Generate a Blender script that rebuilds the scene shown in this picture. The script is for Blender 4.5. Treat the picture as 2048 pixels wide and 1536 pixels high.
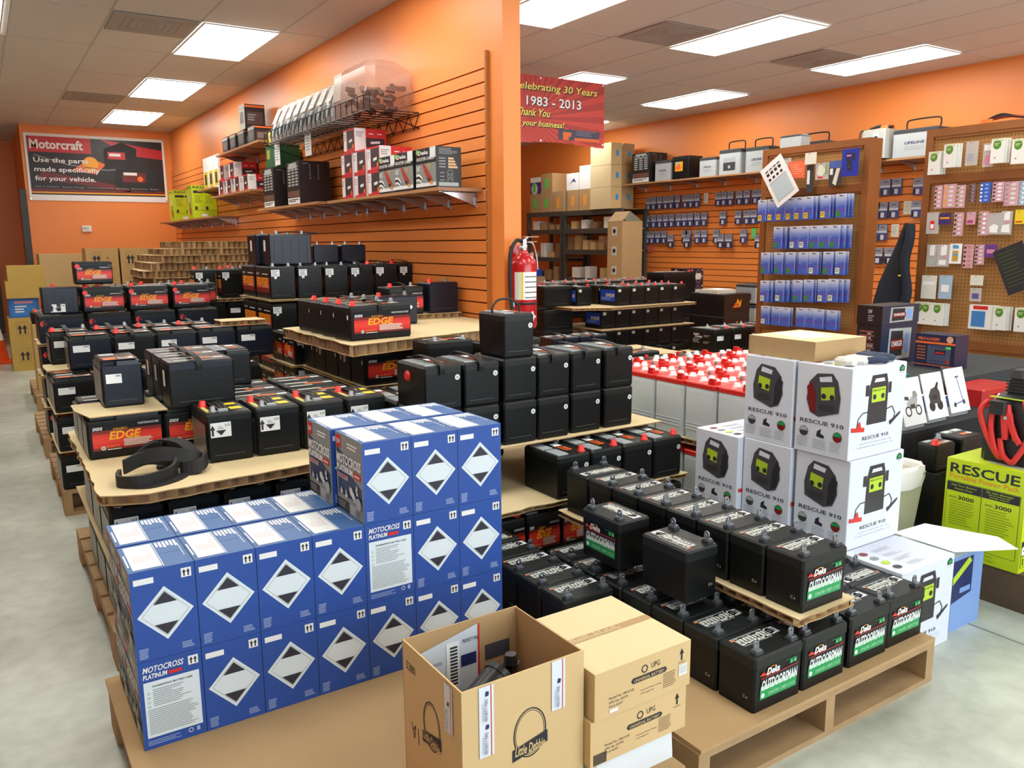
import bpy, math, random
from mathutils import Vector, Matrix
random.seed(7)
for _o in list(bpy.data.objects): bpy.data.objects.remove(_o)
SC = bpy.context.scene
COL = SC.collection
# ------------------------------------------------------------------ camera
CAMZ = 1.40
cam = bpy.data.objects.new('camera', bpy.data.cameras.new('camera')); COL.objects.link(cam)
cam.data.sensor_width = 36.0
cam.data.lens = 1623.87366 / 2048 * 36.0
cam.data.clip_start = 0.05; cam.data.clip_end = 60
def _cam():
    yaw, pitch, roll = 5.77662179e-01, 1.72713301e-01, -7.79663617e-03
    fwd = Vector((math.sin(yaw), math.cos(yaw), 0)); right = Vector((math.cos(yaw), -math.sin(yaw), 0)); up = Vector((0, 0, 1))
    f2 = fwd*math.cos(pitch) - up*math.sin(pitch); u2 = up*math.cos(pitch) + fwd*math.sin(pitch)
    r3 = right*math.cos(roll) + u2*math.sin(roll); u3 = u2*math.cos(roll) - right*math.sin(roll)
    m = Matrix((( r3.x, u3.x, -f2.x, 0), (r3.y, u3.y, -f2.y, 0), (r3.z, u3.z, -f2.z, CAMZ), (0, 0, 0, 1)))
    cam.matrix_world = m
_cam()
SC.camera = cam
SC.view_settings.view_transform = 'Standard'
SC.view_settings.look = 'None'
SC.view_settings.gamma = 1.0
SC.view_settings.use_curve_mapping = False
SC.view_settings.exposure = 0.0
# ------------------------------------------------------------------ world: pale daylight outside the shop windows
W = bpy.data.worlds.new('world'); SC.world = W; W.use_nodes = True
W.node_tree.nodes['Background'].inputs[0].default_value = (0.80, 0.90, 1.0, 1)
W.node_tree.nodes['Background'].inputs[1].default_value = 1.1
def area(name, loc, rot, sx, sy, power, col):
    l = bpy.data.lights.new(name, 'AREA'); l.shape = 'RECTANGLE'; l.size = sx; l.size_y = sy; l.energy = power; l.color = col
    o = bpy.data.objects.new(name, l); o.location = loc; o.rotation_euler = rot; COL.objects.link(o); return o
H = 3.05
# daylight entering through the shop-front windows behind the photographer
area('window_daylight', (3.6, -3.55, 1.75), (math.radians(90), 0, 0), 8.6, 2.4, 270, (0.86, 0.94, 1.0))

# ------------------------------------------------------------------ helpers
def lin(c):
    return tuple((x/12.92 if x <= 0.04045 else ((x+0.055)/1.055)**2.4) for x in c)
def rgb(h):
    return lin((int(h[0:2], 16)/255, int(h[2:4], 16)/255, int(h[4:6], 16)/255))
_M = {}
def mat(name, hexc, rough=0.6, metal=0.0, spec=0.5, noise=0.0, nscale=8.0, bump=0.0, bscale=60.0, coat=0.0, trans=0.0, alpha=1.0, emis=0.0):
    if name in _M: return _M[name]
    m = bpy.data.materials.new(name); m.use_nodes = True
    nt = m.node_tree; b = nt.nodes['Principled BSDF']; c = rgb(hexc)
    b.inputs['Base Color'].default_value = (*c, 1); b.inputs['Roughness'].default_value = rough
    b.inputs['Metallic'].default_value = metal; b.inputs['Specular IOR Level'].default_value = spec
    if coat: b.inputs['Coat Weight'].default_value = coat
    if trans: b.inputs['Transmission Weight'].default_value = trans
    if alpha < 1: b.inputs['Alpha'].default_value = alpha
    if emis:
        b.inputs['Emission Color'].default_value = (*c, 1); b.inputs['Emission Strength'].default_value = emis
    if noise or bump:
        tc = nt.nodes.new('ShaderNodeTexCoord')
        n = nt.nodes.new('ShaderNodeTexNoise'); n.inputs['Scale'].default_value = nscale; n.inputs['Detail'].default_value = 4
        nt.links.new(tc.outputs['Object'], n.inputs['Vector'])
    if noise:
        r = nt.nodes.new('ShaderNodeMix'); r.data_type = 'RGBA'; r.blend_type = 'MIX'
        r.inputs[6].default_value = (*[max(0, x*(1-noise)) for x in c], 1); r.inputs[7].default_value = (*[min(1, x*(1+noise)) for x in c], 1)
        nt.links.new(n.outputs['Fac'], r.inputs[0]); nt.links.new(r.outputs[2], b.inputs['Base Color'])
    if bump:
        n2 = nt.nodes.new('ShaderNodeTexNoise'); n2.inputs['Scale'].default_value = bscale; n2.inputs['Detail'].default_value = 3
        nt.links.new(tc.outputs['Object'], n2.inputs['Vector'])
        bp = nt.nodes.new('ShaderNodeBump'); bp.inputs['Strength'].default_value = bump; bp.inputs['Distance'].default_value = 0.002
        nt.links.new(n2.outputs['Fac'], bp.inputs['Height']); nt.links.new(bp.outputs['Normal'], b.inputs['Normal'])
    _M[name] = m; return m
BLK = mat('battery_black', '0e1112', 0.38, spec=0.3, bump=0.25, bscale=90)
BLK2 = mat('battery_black_lid', '1a1f1e', 0.42, spec=0.35, bump=0.3, bscale=90)
DKB = mat('battery_navy_black', '0f1726', 0.30, spec=0.4)
DGR = mat('dark_grey', '3a3f42', 0.5)
LEAD = mat('lead', '8d9298', 0.38, metal=0.7)
STEEL = mat('steel', 'c4c8cc', 0.25, metal=0.9)
WHT = mat('white_paper', 'eef3f4', 0.6)
WHT2 = mat('white_carton', 'd8dfeb', 0.45)
OFFW = mat('offwhite', 'd9dccf', 0.6)
LGT = mat('light_grey', 'aab4b4', 0.5)
GRY = mat('grey_print', '8f9794', 0.5)
INK = mat('ink', '22262c', 0.6)
FAINT = mat('faint_print', 'a3aab4', 0.6)
RED = mat('red', 'd62a22', 0.4)
REDC = mat('red_cap', 'e8332e', 0.35)
DRED = mat('dark_red', '7d1a14', 0.4)
ORG = mat('orange_print', 'e9702a', 0.45)
GOLD = mat('gold_print', 'f0a81e', 0.4)
YEL = mat('yellow', 'e6d02a', 0.5)
GRN = mat('green', '1c9a55', 0.45)
LGRN = mat('light_green_print', 'bfe8c9', 0.45)
NEON = mat('neon_green', '4fe05a', 0.5)
TEAL = mat('teal', '13787a', 0.45)
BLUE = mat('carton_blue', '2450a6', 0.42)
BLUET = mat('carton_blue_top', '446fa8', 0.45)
NAVY = mat('navy', '1b2a5e', 0.45)
RBLUE = mat('royal_blue', '1c49c4', 0.4)
PURP = mat('purple', '4d3b8c', 0.5)
PINK = mat('pink', 'd88fae', 0.5)
LIME = mat('lime', 'bfd80e', 0.42)
CARD = mat('cardboard', 'b39468', 0.8, noise=0.10, nscale=6)
CARDL = mat('cardboard_light', 'd3b583', 0.8, noise=0.08, nscale=3)
CARDP = mat('cardboard_pale', 'dfcc9e', 0.8, noise=0.06, nscale=3)
CARDD = mat('cardboard_dark', '8a6b4e', 0.85, noise=0.12, nscale=9)
WOOD = mat('pallet_wood', 'a88a63', 0.8, noise=0.25, nscale=12, bump=0.3, bscale=40)
WOODD = mat('weathered_wood', '5b4a3a', 0.85, noise=0.35, nscale=14, bump=0.4, bscale=40)
FRAME = mat('brown_frame', '8a5528', 0.5, noise=0.15, nscale=5)
METALD = mat('shelf_metal', '4a4d4a', 0.45, metal=0.2)
RUB = mat('rubber', '17191b', 0.6)
CARPET = mat('grey_carpet', '3c4143', 0.95, noise=0.3, nscale=60, bump=0.8, bscale=200)
CARPETD = mat('dark_carpet', '1f2224', 0.95, noise=0.3, nscale=60, bump=0.8, bscale=200)
PLAST = mat('clear_plastic', 'cfd8dc', 0.15, alpha=0.35)
BAG = mat('clear_bag', 'd8dcdc', 0.25, alpha=0.5)
SHELFW = mat('shelf_laminate', '9a6f4c', 0.4)
ORANGE = mat('wall_orange', 'ee8f45', 0.42)
GROOVE = mat('slat_groove', '7a4218', 0.6)

class G:
    def __init__(s): s.v = []; s.f = []; s.mi = []; s.m = []; s.sm = []
    def _m(s, m):
        if m not in s.m: s.m.append(m)
        return s.m.index(m)
    def add(s, vs, fs, m, smooth=False):
        b = len(s.v); s.v += [tuple(v) for v in vs]; k = s._m(m)
        for f in fs: s.f.append(tuple(b+i for i in f)); s.mi.append(k); s.sm.append(smooth)
    def box(s, x0, y0, z0, x1, y1, z1, m):
        v = [(x0,y0,z0),(x1,y0,z0),(x1,y1,z0),(x0,y1,z0),(x0,y0,z1),(x1,y0,z1),(x1,y1,z1),(x0,y1,z1)]
        s.add(v, [(0,3,2,1),(4,5,6,7),(0,1,5,4),(1,2,6,5),(2,3,7,6),(3,0,4,7)], m)
    def boxm(s, x0, y0, z0, x1, y1, z1, mt, mf, ml, mr=None, mb=None):
        v = [(x0,y0,z0),(x1,y0,z0),(x1,y1,z0),(x0,y1,z0),(x0,y0,z1),(x1,y0,z1),(x1,y1,z1),(x0,y1,z1)]
        for f, m in (((0,3,2,1), mf), ((4,5,6,7), mt), ((0,1,5,4), mf), ((1,2,6,5), mr or mf), ((2,3,7,6), mb or mf), ((3,0,4,7), ml)): s.add(v, [f], m)
    def loft(s, rings, m, c=0.006):
        # rings of chamfered rectangles (z, x0, x1, y0, y1)
        vs = []; fs = []
        for (z, x0, x1, y0, y1) in rings:
            vs += [(x0+c,y0,z),(x1-c,y0,z),(x1,y0+c,z),(x1,y1-c,z),(x1-c,y1,z),(x0+c,y1,z),(x0,y1-c,z),(x0,y0+c,z)]
        n = len(rings)
        for k in range(n-1):
            for i in range(8):
                j = (i+1) % 8; fs.append((k*8+i, k*8+j, (k+1)*8+j, (k+1)*8+i))
        fs.append(tuple(reversed(range(8)))); fs.append(tuple((n-1)*8+i for i in range(8)))
        s.add(vs, fs, m)
    def cyl(s, a, b, r0, m, r1=None, n=12, cap=True, smooth=True):
        a = Vector(a); b = Vector(b); r1 = r0 if r1 is None else r1
        d = (b-a).normalized(); u = d.orthogonal().normalized(); w = d.cross(u)
        vs = [a+(u*math.cos(t)+w*math.sin(t))*r0 for t in [2*math.pi*i/n for i in range(n)]] + [b+(u*math.cos(t)+w*math.sin(t))*r1 for t in [2*math.pi*i/n for i in range(n)]]
        s.add(vs, [(i, (i+1) % n, n+(i+1) % n, n+i) for i in range(n)], m, smooth)
        if cap: s.add(vs, [tuple(reversed(range(n))), tuple(n+i for i in range(n))], m)
    def lathe(s, prof, m, c=(0, 0, 0), n=20, smooth=True):
        vs = []; k = len(prof)
        for (r, z) in prof:
            vs += [(c[0]+r*math.cos(2*math.pi*i/n), c[1]+r*math.sin(2*math.pi*i/n), c[2]+z) for i in range(n)]
        fs = [(a*n+i, a*n+(i+1) % n, (a+1)*n+(i+1) % n, (a+1)*n+i) for a in range(k-1) for i in range(n)]
        s.add(vs, fs, m, smooth); s.add(vs, [tuple(reversed(range(n))), tuple((k-1)*n+i for i in range(n))], m)
    def tube(s, pts, r, m, n=8):
        pts = smooth_path(pts); vs = []; pv = None
        for i, p in enumerate(pts):
            d = (pts[min(i+1, len(pts)-1)] - pts[max(i-1, 0)]).normalized()
            u = (pv - d*pv.dot(d)) if pv is not None else d.orthogonal()
            if u.length < 1e-5: u = d.orthogonal()
            u.normalize(); pv = u; w = d.cross(u)
            vs += [p+(u*math.cos(2*math.pi*k/n)+w*math.sin(2*math.pi*k/n))*r for k in range(n)]
        L = len(pts)
        s.add(vs, [(a*n+k, a*n+(k+1) % n, (a+1)*n+(k+1) % n, (a+1)*n+k) for a in range(L-1) for k in range(n)], m, True)
        s.add(vs, [tuple(reversed(range(n))), tuple((L-1)*n+k for k in range(n))], m)
    def ribbon(s, pts, wd, w, t, m):
        pts = smooth_path(pts); wd = Vector(wd).normalized()*w/2; vs = []
        for i, p in enumerate(pts):
            d = (pts[min(i+1, len(pts)-1)] - pts[max(i-1, 0)]).normalized(); nn = d.cross(wd).normalized()*t/2
            vs += [p-wd-nn, p+wd-nn, p+wd+nn, p-wd+nn]
        L = len(pts)
        s.add(vs, [(a*4+k, a*4+(k+1) % 4, (a+1)*4+(k+1) % 4, (a+1)*4+k) for a in range(L-1) for k in range(4)]+[(3,2,1,0), tuple((L-1)*4+k for k in range(4))], m, False)
    def prism(s, poly, z0, z1, m, mtop=None):
        n = len(poly); vs = [(p[0], p[1], z0) for p in poly]+[(p[0], p[1], z1) for p in poly]
        s.add(vs, [(i, (i+1) % n, n+(i+1) % n, n+i) for i in range(n)], m); s.add(vs, [tuple(reversed(range(n)))], m); s.add(vs, [tuple(n+i for i in range(n))], mtop or m)
    def obj(s, name, parent=None, loc=(0,0,0), rz=0.0):
        me = bpy.data.meshes.new(name); me.from_pydata(s.v, [], s.f)
        for m in s.m: me.materials.append(m)
        me.polygons.foreach_set('material_index', s.mi); me.polygons.foreach_set('use_smooth', s.sm); me.update()
        o = bpy.data.objects.new(name, me); COL.objects.link(o); o.location = loc; o.rotation_euler = (0, 0, rz)
        if parent is not None: o.parent = parent
        return o
def smooth_path(pts, k=5):
    P = [Vector(p) for p in pts]
    if len(P) < 3: return P
    out = []
    for i in range(len(P)-1):
        p0 = P[max(i-1, 0)]; p1 = P[i]; p2 = P[i+1]; p3 = P[min(i+2, len(P)-1)]
        for j in range(k):
            t = j/k
            out.append(0.5*((2*p1)+(-p0+p2)*t+(2*p0-5*p1+4*p2-p3)*t*t+(-p0+3*p1-3*p2+p3)*t**3))
    out.append(P[-1]); return out
_T = {}
def text_mesh(st, bold=0.0):
    k = (st, bold)
    if k in _T: return _T[k]
    cu = bpy.data.curves.new('t', 'FONT'); cu.body = st; cu.resolution_u = 2; cu.offset = bold; cu.fill_mode = 'FRONT'
    o = bpy.data.objects.new('t', cu); COL.objects.link(o)
    dg = bpy.context.evaluated_depsgraph_get(); dg.update()
    me = bpy.data.meshes.new_from_object(o.evaluated_get(dg))
    vs = [(v.co.x, v.co.y) for v in me.vertices]; fs = [tuple(p.vertices) for p in me.polygons]
    bpy.data.objects.remove(o); bpy.data.curves.remove(cu); bpy.data.meshes.remove(me)
    x0 = min(v[0] for v in vs); x1 = max(v[0] for v in vs); y0 = min(v[1] for v in vs); y1 = max(v[1] for v in vs)
    _T[k] = ([((x-x0)/(x1-x0), (y-y0)/(y1-y0)) for x, y in vs], fs); return _T[k]
class D:
    """flat printing on a face: o origin, U right, V up; coordinates in metres, each layer lies a little further out"""
    def __init__(s, g, o, U, V, eps=0.0007):
        s.g = g; s.o = Vector(o); s.U = Vector(U); s.V = Vector(V); s.N = s.U.cross(s.V).normalized(); s.eps = eps
    def P(s, u, v, l): return s.o+s.U*u+s.V*v+s.N*(s.eps*(l+1))
    def poly(s, pts, m, l=0): s.g.add([s.P(u, v, l) for u, v in pts], [tuple(range(len(pts)))], m)
    def rect(s, u0, v0, u1, v1, m, l=0): s.poly([(u0,v0),(u1,v0),(u1,v1),(u0,v1)], m, l)
    def disc(s, u, v, r, m, l=0, n=14, ry=None): s.poly([(u+r*math.cos(2*math.pi*i/n), v+(ry or r)*math.sin(2*math.pi*i/n)) for i in range(n)], m, l)
    def ring(s, u, v, r, t, m, l=0, n=22, ry=None):
        ry = ry or r
        for i in range(n):
            a = 2*math.pi*i/n; b = 2*math.pi*(i+1)/n
            s.poly([(u+(r-t)*math.cos(a), v+(ry-t)*math.sin(a)), (u+r*math.cos(a), v+ry*math.sin(a)), (u+r*math.cos(b), v+ry*math.sin(b)), (u+(r-t)*math.cos(b), v+(ry-t)*math.sin(b))], m, l)
    def text(s, st, u, v, w, h, m, l=1, shear=0.0, bold=0.0):
        vs, fs = text_mesh(st, bold)
        s.g.add([s.P(u+x*w+y*h*shear, v+y*h, l) for x, y in vs], fs, m)
    def lines(s, u0, v0, u1, v1, n, m, l=1, seed=1, fill=0.5, ragged=0.35):
        r = random.Random(seed); dv = (v1-v0)/n
        for i in range(n):
            e = u1-(u1-u0)*ragged*r.random(); s.rect(u0, v1-(i+fill)*dv, e, v1-i*dv, m, l)
    def stroke(s, pts, t, m, l=0):
        for (a, b), (c, d) in zip(pts[:-1], pts[1:]):
            q = Vector((c-a, d-b)); 
            if q.length < 1e-6: continue
            q.normalize(); nx, ny = -q.y*t/2, q.x*t/2
            s.poly([(a-nx,b-ny),(c-nx,d-ny),(c+nx,d+ny),(a+nx,b+ny)], m, l)
    def arrow(s, u, v, h, m, l=1):
        s.rect(u-h*.09, v, u+h*.09, v+h*.62, m, l); s.poly([(u-h*.24, v+h*.55), (u+h*.24, v+h*.55), (u, v+h)], m, l)
def FR(g, x0, y0, z0, sgn='F', w=0, d=0):   # front (-Y) face of a box with lower-left corner
    return D(g, (x0, y0, z0), (1,0,0), (0,0,1))
def LF(g, x0, y1, z0): return D(g, (x0, y1, z0), (0,-1,0), (0,0,1))     # -X face, u runs from back to front
def TP(g, x0, y0, z): return D(g, (x0, y0, z), (1,0,0), (0,1,0))
def RT(g, x1, y0, z0): return D(g, (x1, y0, z0), (0,1,0), (0,0,1))      # +X face
def BK(g, x1, y1, z0): return D(g, (x1, y1, z0), (-1,0,0), (0,0,1))     # +Y face
def tag(o, label, cat, group=None, kind=None):
    if label: o['label'] = label
    if cat: o['category'] = cat
    if group: o['group'] = group
    if kind: o['kind'] = kind
    return o
def thing(name, label=None, cat=None, loc=(0,0,0), rz=0.0, group=None):
    o = bpy.data.objects.new(name, None); o.empty_display_size = 0.05; COL.objects.link(o); o.location = loc; o.rotation_euler = (0,0,rz)
    return tag(o, label, cat, group)
def copy_tree(o, parent=None):
    c = o.copy(); COL.objects.link(c)
    if parent is not None: c.parent = parent
    for ch in list(KIDS.get(o.name, [])): 
        copy_tree(ch, c)
    return c
KIDS = {}
class Proto:
    def __init__(s, build): s.build = build; s.root = None; s.used = False
    def place(s, loc, rz, label, group=None, cat=None):
        if s.root is None:
            s.root = s.build()
            ch = {c.name.split('.')[0]: c for c in s.root.children}
            for c in list(s.root.children):
                b = c.name.split('.')[0]
                if b in ('top_label', 'top_labels') and ('lid' in ch or 'carton' in ch): c.parent = ch.get('lid') or ch['carton']
                elif b in ('front_label', 'side_label_or_reflection', 'end_label', 'label', 'front_print', 'side_print', 'top_print', 'print', 'picture', 'header_card'):
                    for k in ('body', 'carton', 'case', 'card', 'bag'):
                        if k in ch: c.parent = ch[k]; break
                elif b == 'vent_cap' and 'lid' in ch: c.parent = ch['lid']
            def reg(o):
                KIDS[o.name] = list(o.children)
                for c in o.children: reg(c)
            bpy.context.view_layer.update()
            reg(s.root)
        if not s.used: o = s.root; s.used = True
        else: o = copy_tree(s.root)
        o.location = loc; o.rotation_euler = (0, 0, rz)
        o['label'] = label
        if group: o['group'] = group
        if cat: o['category'] = cat
        return o
def struct(name, g): return tag(g.obj(name), None, None, None, 'structure')
ORD = ['first','second','third','fourth','fifth','sixth','seventh','eighth','ninth','tenth','eleventh','twelfth','thirteenth','fourteenth','fifteenth','sixteenth','seventeenth','eighteenth','nineteenth','twentieth']
R90 = math.pi/2
# ------------------------------------------------------------------ the room
X0, X1, Y0, Y1 = -4.2, 8.2, -3.4, 15.6
def floor_mat():
    m = bpy.data.materials.new('sealed_concrete'); m.use_nodes = True; nt = m.node_tree; b = nt.nodes['Principled BSDF']; L = nt.links
    tc = nt.nodes.new('ShaderNodeTexCoord'); n1 = nt.nodes.new('ShaderNodeTexNoise'); n1.inputs['Scale'].default_value = 1.3; n1.inputs['Detail'].default_value = 8; n1.inputs['Roughness'].default_value = 0.62
    n2 = nt.nodes.new('ShaderNodeTexNoise'); n2.inputs['Scale'].default_value = 14; n2.inputs['Detail'].default_value = 6
    L.new(tc.outputs['Object'], n1.inputs['Vector']); L.new(tc.outputs['Object'], n2.inputs['Vector'])
    r = nt.nodes.new('ShaderNodeValToRGB'); r.color_ramp.elements[0].position = 0.34; r.color_ramp.elements[0].color = (*rgb('a3ab9e'), 1); r.color_ramp.elements[1].position = 0.66; r.color_ramp.elements[1].color = (*rgb('cdd5c9'), 1)
    L.new(n1.outputs['Fac'], r.inputs[0])
    mx = nt.nodes.new('ShaderNodeMix'); mx.data_type = 'RGBA'; mx.blend_type = 'MULTIPLY'; mx.inputs[0].default_value = 0.35
    r2 = nt.nodes.new('ShaderNodeValToRGB'); r2.color_ramp.elements[0].position = 0.3; r2.color_ramp.elements[0].color = (0.55, 0.55, 0.53, 1); r2.color_ramp.elements[1].position = 0.6
    L.new(n2.outputs['Fac'], r2.inputs[0]); L.new(r.outputs[0], mx.inputs[6]); L.new(r2.outputs[0], mx.inputs[7]); L.new(mx.outputs[2], b.inputs['Base Color'])
    b.inputs['Roughness'].default_value = 0.33; b.inputs['Specular IOR Level'].default_value = 0.5
    return m
g = G(); fm = floor_mat(); jm = mat('floor_joint', '757b72', 0.7)
g.box(X0, Y0, -0.1, X1, Y1, -0.001, fm); g.box(X0, Y0, -0.001, 2.93, Y1, 0.0, fm); g.box(2.94, Y0, -0.001, X1, Y1, 0.0, fm)
g.box(2.93, Y0, -0.003, 2.94, Y1, -0.0006, jm)
struct('floor', g)
def ceil_mat():
    m = bpy.data.materials.new('ceiling_tiles'); m.use_nodes = True; nt = m.node_tree; b = nt.nodes['Principled BSDF']; L = nt.links
    tc = nt.nodes.new('ShaderNodeTexCoord'); n = nt.nodes.new('ShaderNodeTexNoise'); n.inputs['Scale'].default_value = 120; n.inputs['Detail'].default_value = 2
    L.new(tc.outputs['Object'], n.inputs['Vector'])
    mx = nt.nodes.new('ShaderNodeMix'); mx.data_type = 'RGBA'; mx.inputs[6].default_value = (*rgb('d2cecb'), 1); mx.inputs[7].default_value = (*rgb('e2deda'), 1)
    L.new(n.outputs['Fac'], mx.inputs[0]); L.new(mx.outputs[2], b.inputs['Base Color']); b.inputs['Roughness'].default_value = 0.95; b.inputs['Specular IOR Level'].default_value = 0.1
    return m
cm = ceil_mat(); tg = mat('ceiling_grid', 'c4c0bd', 0.7)
g = G(); g.box(X0, Y0, H+0.006, X1, Y1, H+0.12, cm)
# T-bar grid on both sides of the partition
def grid(xa, xb, ox, oy):
    k = math.floor((xa-ox)/0.61)
    x = ox+k*0.61
    while x < xb:
        if x > xa: g.box(x-0.007, Y0, H+0.003, x+0.007, Y1, H+0.006, tg)
        x += 0.61
    y = oy-9*1.22
    while y < Y1:
        if y > Y0: g.box(xa, y-0.007, H+0.003, xb, y+0.007, H+0.0055, tg)
        y += 1.22
grid(X0, 2.66, 1.605, 6.69-0.0)
grid(2.68, X1, 5.17, 4.22)
struct('ceiling', g)
# walls
g = G(); g.box(X1, Y0-0.15, 0, X1+0.15, Y1+0.15, H+0.1, ORANGE); struct('wall_right', g)
g = G(); g.box(X0-0.15, Y0-0.15, 0, X0, Y1+0.15, H+0.1, ORANGE); struct('wall_left', g)
YB = 13.34
g = G(); g.box(0.68, YB, 0, X1, YB+0.12, H+0.1, ORANGE); g.box(0.68, YB+0.12, 0, 0.80, Y1, H+0.1, ORANGE); struct('wall_back', g)
g = G(); g.box(X0, Y1, 0, X1, Y1+0.15, H+0.1, ORANGE); struct('wall_back_hallway', g)
g = G(); g.box(2.62, 4.09, 0, 2.74, YB, H+0.1, ORANGE); struct('wall_partition', g)
# shop-front wall behind the camera with its window openings
WIN = mat('window_frame_metal', '6c6f72', 0.4, metal=0.5); OFFWALL = mat('front_wall', 'c9c4ba', 0.8)
g = G(); g.box(X0, Y0-0.15, 0, X1, Y0, 0.5, OFFWALL); g.box(X0, Y0-0.15, 2.95, X1, Y0, H+0.1, OFFWALL)
g.box(X0, Y0-0.15, 0.5, -0.75, Y0, 2.95, OFFWALL); g.box(7.95, Y0-0.15, 0.5, X1, Y0, 2.95, OFFWALL); struct('wall_front', g)
for i in range(4):
    xa = -0.75+i*2.175
    g = G(); g.box(xa, Y0-0.12, 0.5, xa+0.05, Y0-0.03, 2.95, WIN); g.box(xa+2.125, Y0-0.12, 0.5, xa+2.175, Y0-0.03, 2.95, WIN)
    g.box(xa, Y0-0.12, 0.5, xa+2.175, Y0-0.03, 0.55, WIN); g.box(xa, Y0-0.12, 2.9, xa+2.175, Y0-0.03, 2.95, WIN)
    struct('window_%d' % (i+1), g)
# slat panels (grooved boards) : partition and right wall
def slat_panel(name, x, y0, y1, z_top, z_bot, side, start):
    g = G(); t = 0.018
    xb = x-side*0.004; xf = x-side*t
    a, b = sorted((x, xb)); g.box(a, y0, z_bot, b, y1, z_top, GROOVE)
    zs = []
    z = start
    while z > z_bot+0.02: zs.append(z); z -= 0.0762
    edges = [z_top]+[q for q in zs]
    a, b = sorted((xb, xf))
    prev = z_top
    for q in zs:
        g.box(a, y0, q+0.0045, b, y1, prev, ORANGE); prev = q-0.0045
    g.box(a, y0, z_bot, b, y1, prev, ORANGE)
    return struct(name, g)
slat_panel('wall_partition_slats', 2.62, 4.255, YB-0.01, 2.49, 0.35, 1, 2.405)
slat_panel('wall_right_slats', 8.2, 1.0, 9.35, 2.40, 0.35, 1, 2.32)
g = G(); g.box(2.596, 4.235, 0.35, 2.6195, 4.254, 2.50, mat('slat_edge_trim', 'b06a2c', 0.4))
for k in range(14): g.cyl((2.596, 4.245, 2.46-k*0.15), (2.593, 4.245, 2.46-k*0.15), 0.005, LGT, n=6)
struct('trim_1', g)
# doorway beside the banner wall and a door further back in the passage
g = G(); g.box(0.60, YB-0.03, 0, 0.685, YB+0.06, 2.18, DGR); struct('trim_2', g)
g = G(); g.box(-0.75, Y1-0.05, 0, 0.30, Y1-0.001, 2.15, mat('grey_door', '4d5454', 0.5)); g.cyl((0.2, Y1-0.06, 1.0), (0.2, Y1-0.09, 1.0), 0.03, STEEL); struct('door_1', g)
# ------------------------------------------------------------------ ceiling lights and vents
EM = bpy.data.materials.new('lit_diffuser'); EM.use_nodes = True
_b = EM.node_tree.nodes['Principled BSDF']; _b.inputs['Base Color'].default_value = (0.9, 0.9, 0.9, 1); _b.inputs['Emission Color'].default_value = (1.0, 0.965, 0.90, 1); _b.inputs['Emission Strength'].default_value = 11.5
LFR = mat('light_frame', 'd8d8d6', 0.5)
def b_light():
    r = thing('ceiling_light', None, 'light')
    g = G(); x, y = 0.292, 0.597
    g.box(-x, -y, -0.010, -x+0.012, y, -0.0005, LFR); g.box(x-0.012, -y, -0.010, x, y, -0.0005, LFR); g.box(-x+0.012, -y, -0.010, x-0.012, -y+0.012, -0.0005, LFR); g.box(-x+0.012, y-0.012, -0.010, x-0.012, y, -0.0005, LFR)
    g.obj('frame', r)
    g = G(); g.box(-x+0.012, -y+0.012, -0.007, x-0.012, y-0.012, -0.0008, EM); g.obj('diffuser', r); return r
PL = Proto(b_light)
lights = [(1.91, 7.28, 'ceiling light left of the partition, nearest of the row of three'), (1.91, 9.72, 'ceiling light left of the partition, middle of the row of three'), (1.91, 12.05, 'ceiling light left of the partition, farthest and nearest to the banner wall'),
 (0.05, 7.28, 'ceiling light cut by the left edge of the photo'), (3.66, 4.87, 'ceiling light just right of the partition end, cut by the top of the photo'), (5.49, 4.87, 'large bright ceiling light in the middle of the right room'),
 (5.49, 7.25, 'ceiling light partly hidden behind the hanging red banner'), (7.33, 4.82, 'ceiling light nearest to the right orange wall'), (7.33, 7.25, 'ceiling light beside the right wall above the shelf of batteries'), (7.33, 9.72, 'ceiling light far back, just showing right of the red banner'),
 (3.66, 2.43, 'ceiling light above the golf cart batteries, outside the top of the photo'), (5.49, 2.43, 'ceiling light above the display steps, outside the photo'), (7.33, 2.38, 'ceiling light above the right pegboard, outside the photo'),
 (1.91, 4.84, 'ceiling light beside the near end of the partition, outside the photo'), (1.91, 2.40, 'ceiling light above the gap between the front pallets, outside the photo'), (0.05, 4.84, 'ceiling light above the left aisle, outside the photo'), (0.05, 2.40, 'ceiling light left of the blue cartons, outside the photo'), (0.05, 9.72, 'ceiling light over the far left aisle, outside the photo'),
 (1.91, -0.04, 'ceiling light just behind the camera, left, outside the photo'), (4.6, -0.04, 'ceiling light just behind the camera, right, outside the photo')]
for x, y, lb in lights: PL.place((x, y, H), 0, lb, 'ceiling lights')
def b_vent():
    r = thing('ceiling_vent', None, 'vent'); vm = mat('vent_grey', 'a8a3a0', 0.7); vd = mat('vent_dark', 'a09b98', 0.7)
    g = G(); g.box(-0.59, -0.29, -0.004, 0.59, 0.29, -0.0005, vm) if False else g.box(-0.29, -0.29, -0.004, 0.29, 0.29, -0.0005, vm); g.obj('plate', r)
    g = G()
    for k in range(1, 5):
        q = 0.05*k
        for (a, b, c, d) in ((-q, -q, q, -q+0.012), (-q, q-0.012, q, q), (-q, -q+0.012, -q+0.012, q-0.012), (q-0.012, -q+0.012, q, q-0.012)): g.box(a, b, -0.006, c, d, -0.004, vd)
    g.obj('louvre', r); return r
PV = Proto(b_vent)
for x, y, lb in [(1.30, 6.99, 'grey ceiling vent left of the nearest left light'), (1.30, 10.65, 'grey ceiling vent beside the middle left light'), (4.88, 5.13, 'grey ceiling vent left of the large right light'), (6.72, 5.1, 'grey ceiling vent left of the light by the right wall')]:
    PV.place((x, y, H), 0, lb, 'ceiling vents')
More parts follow.
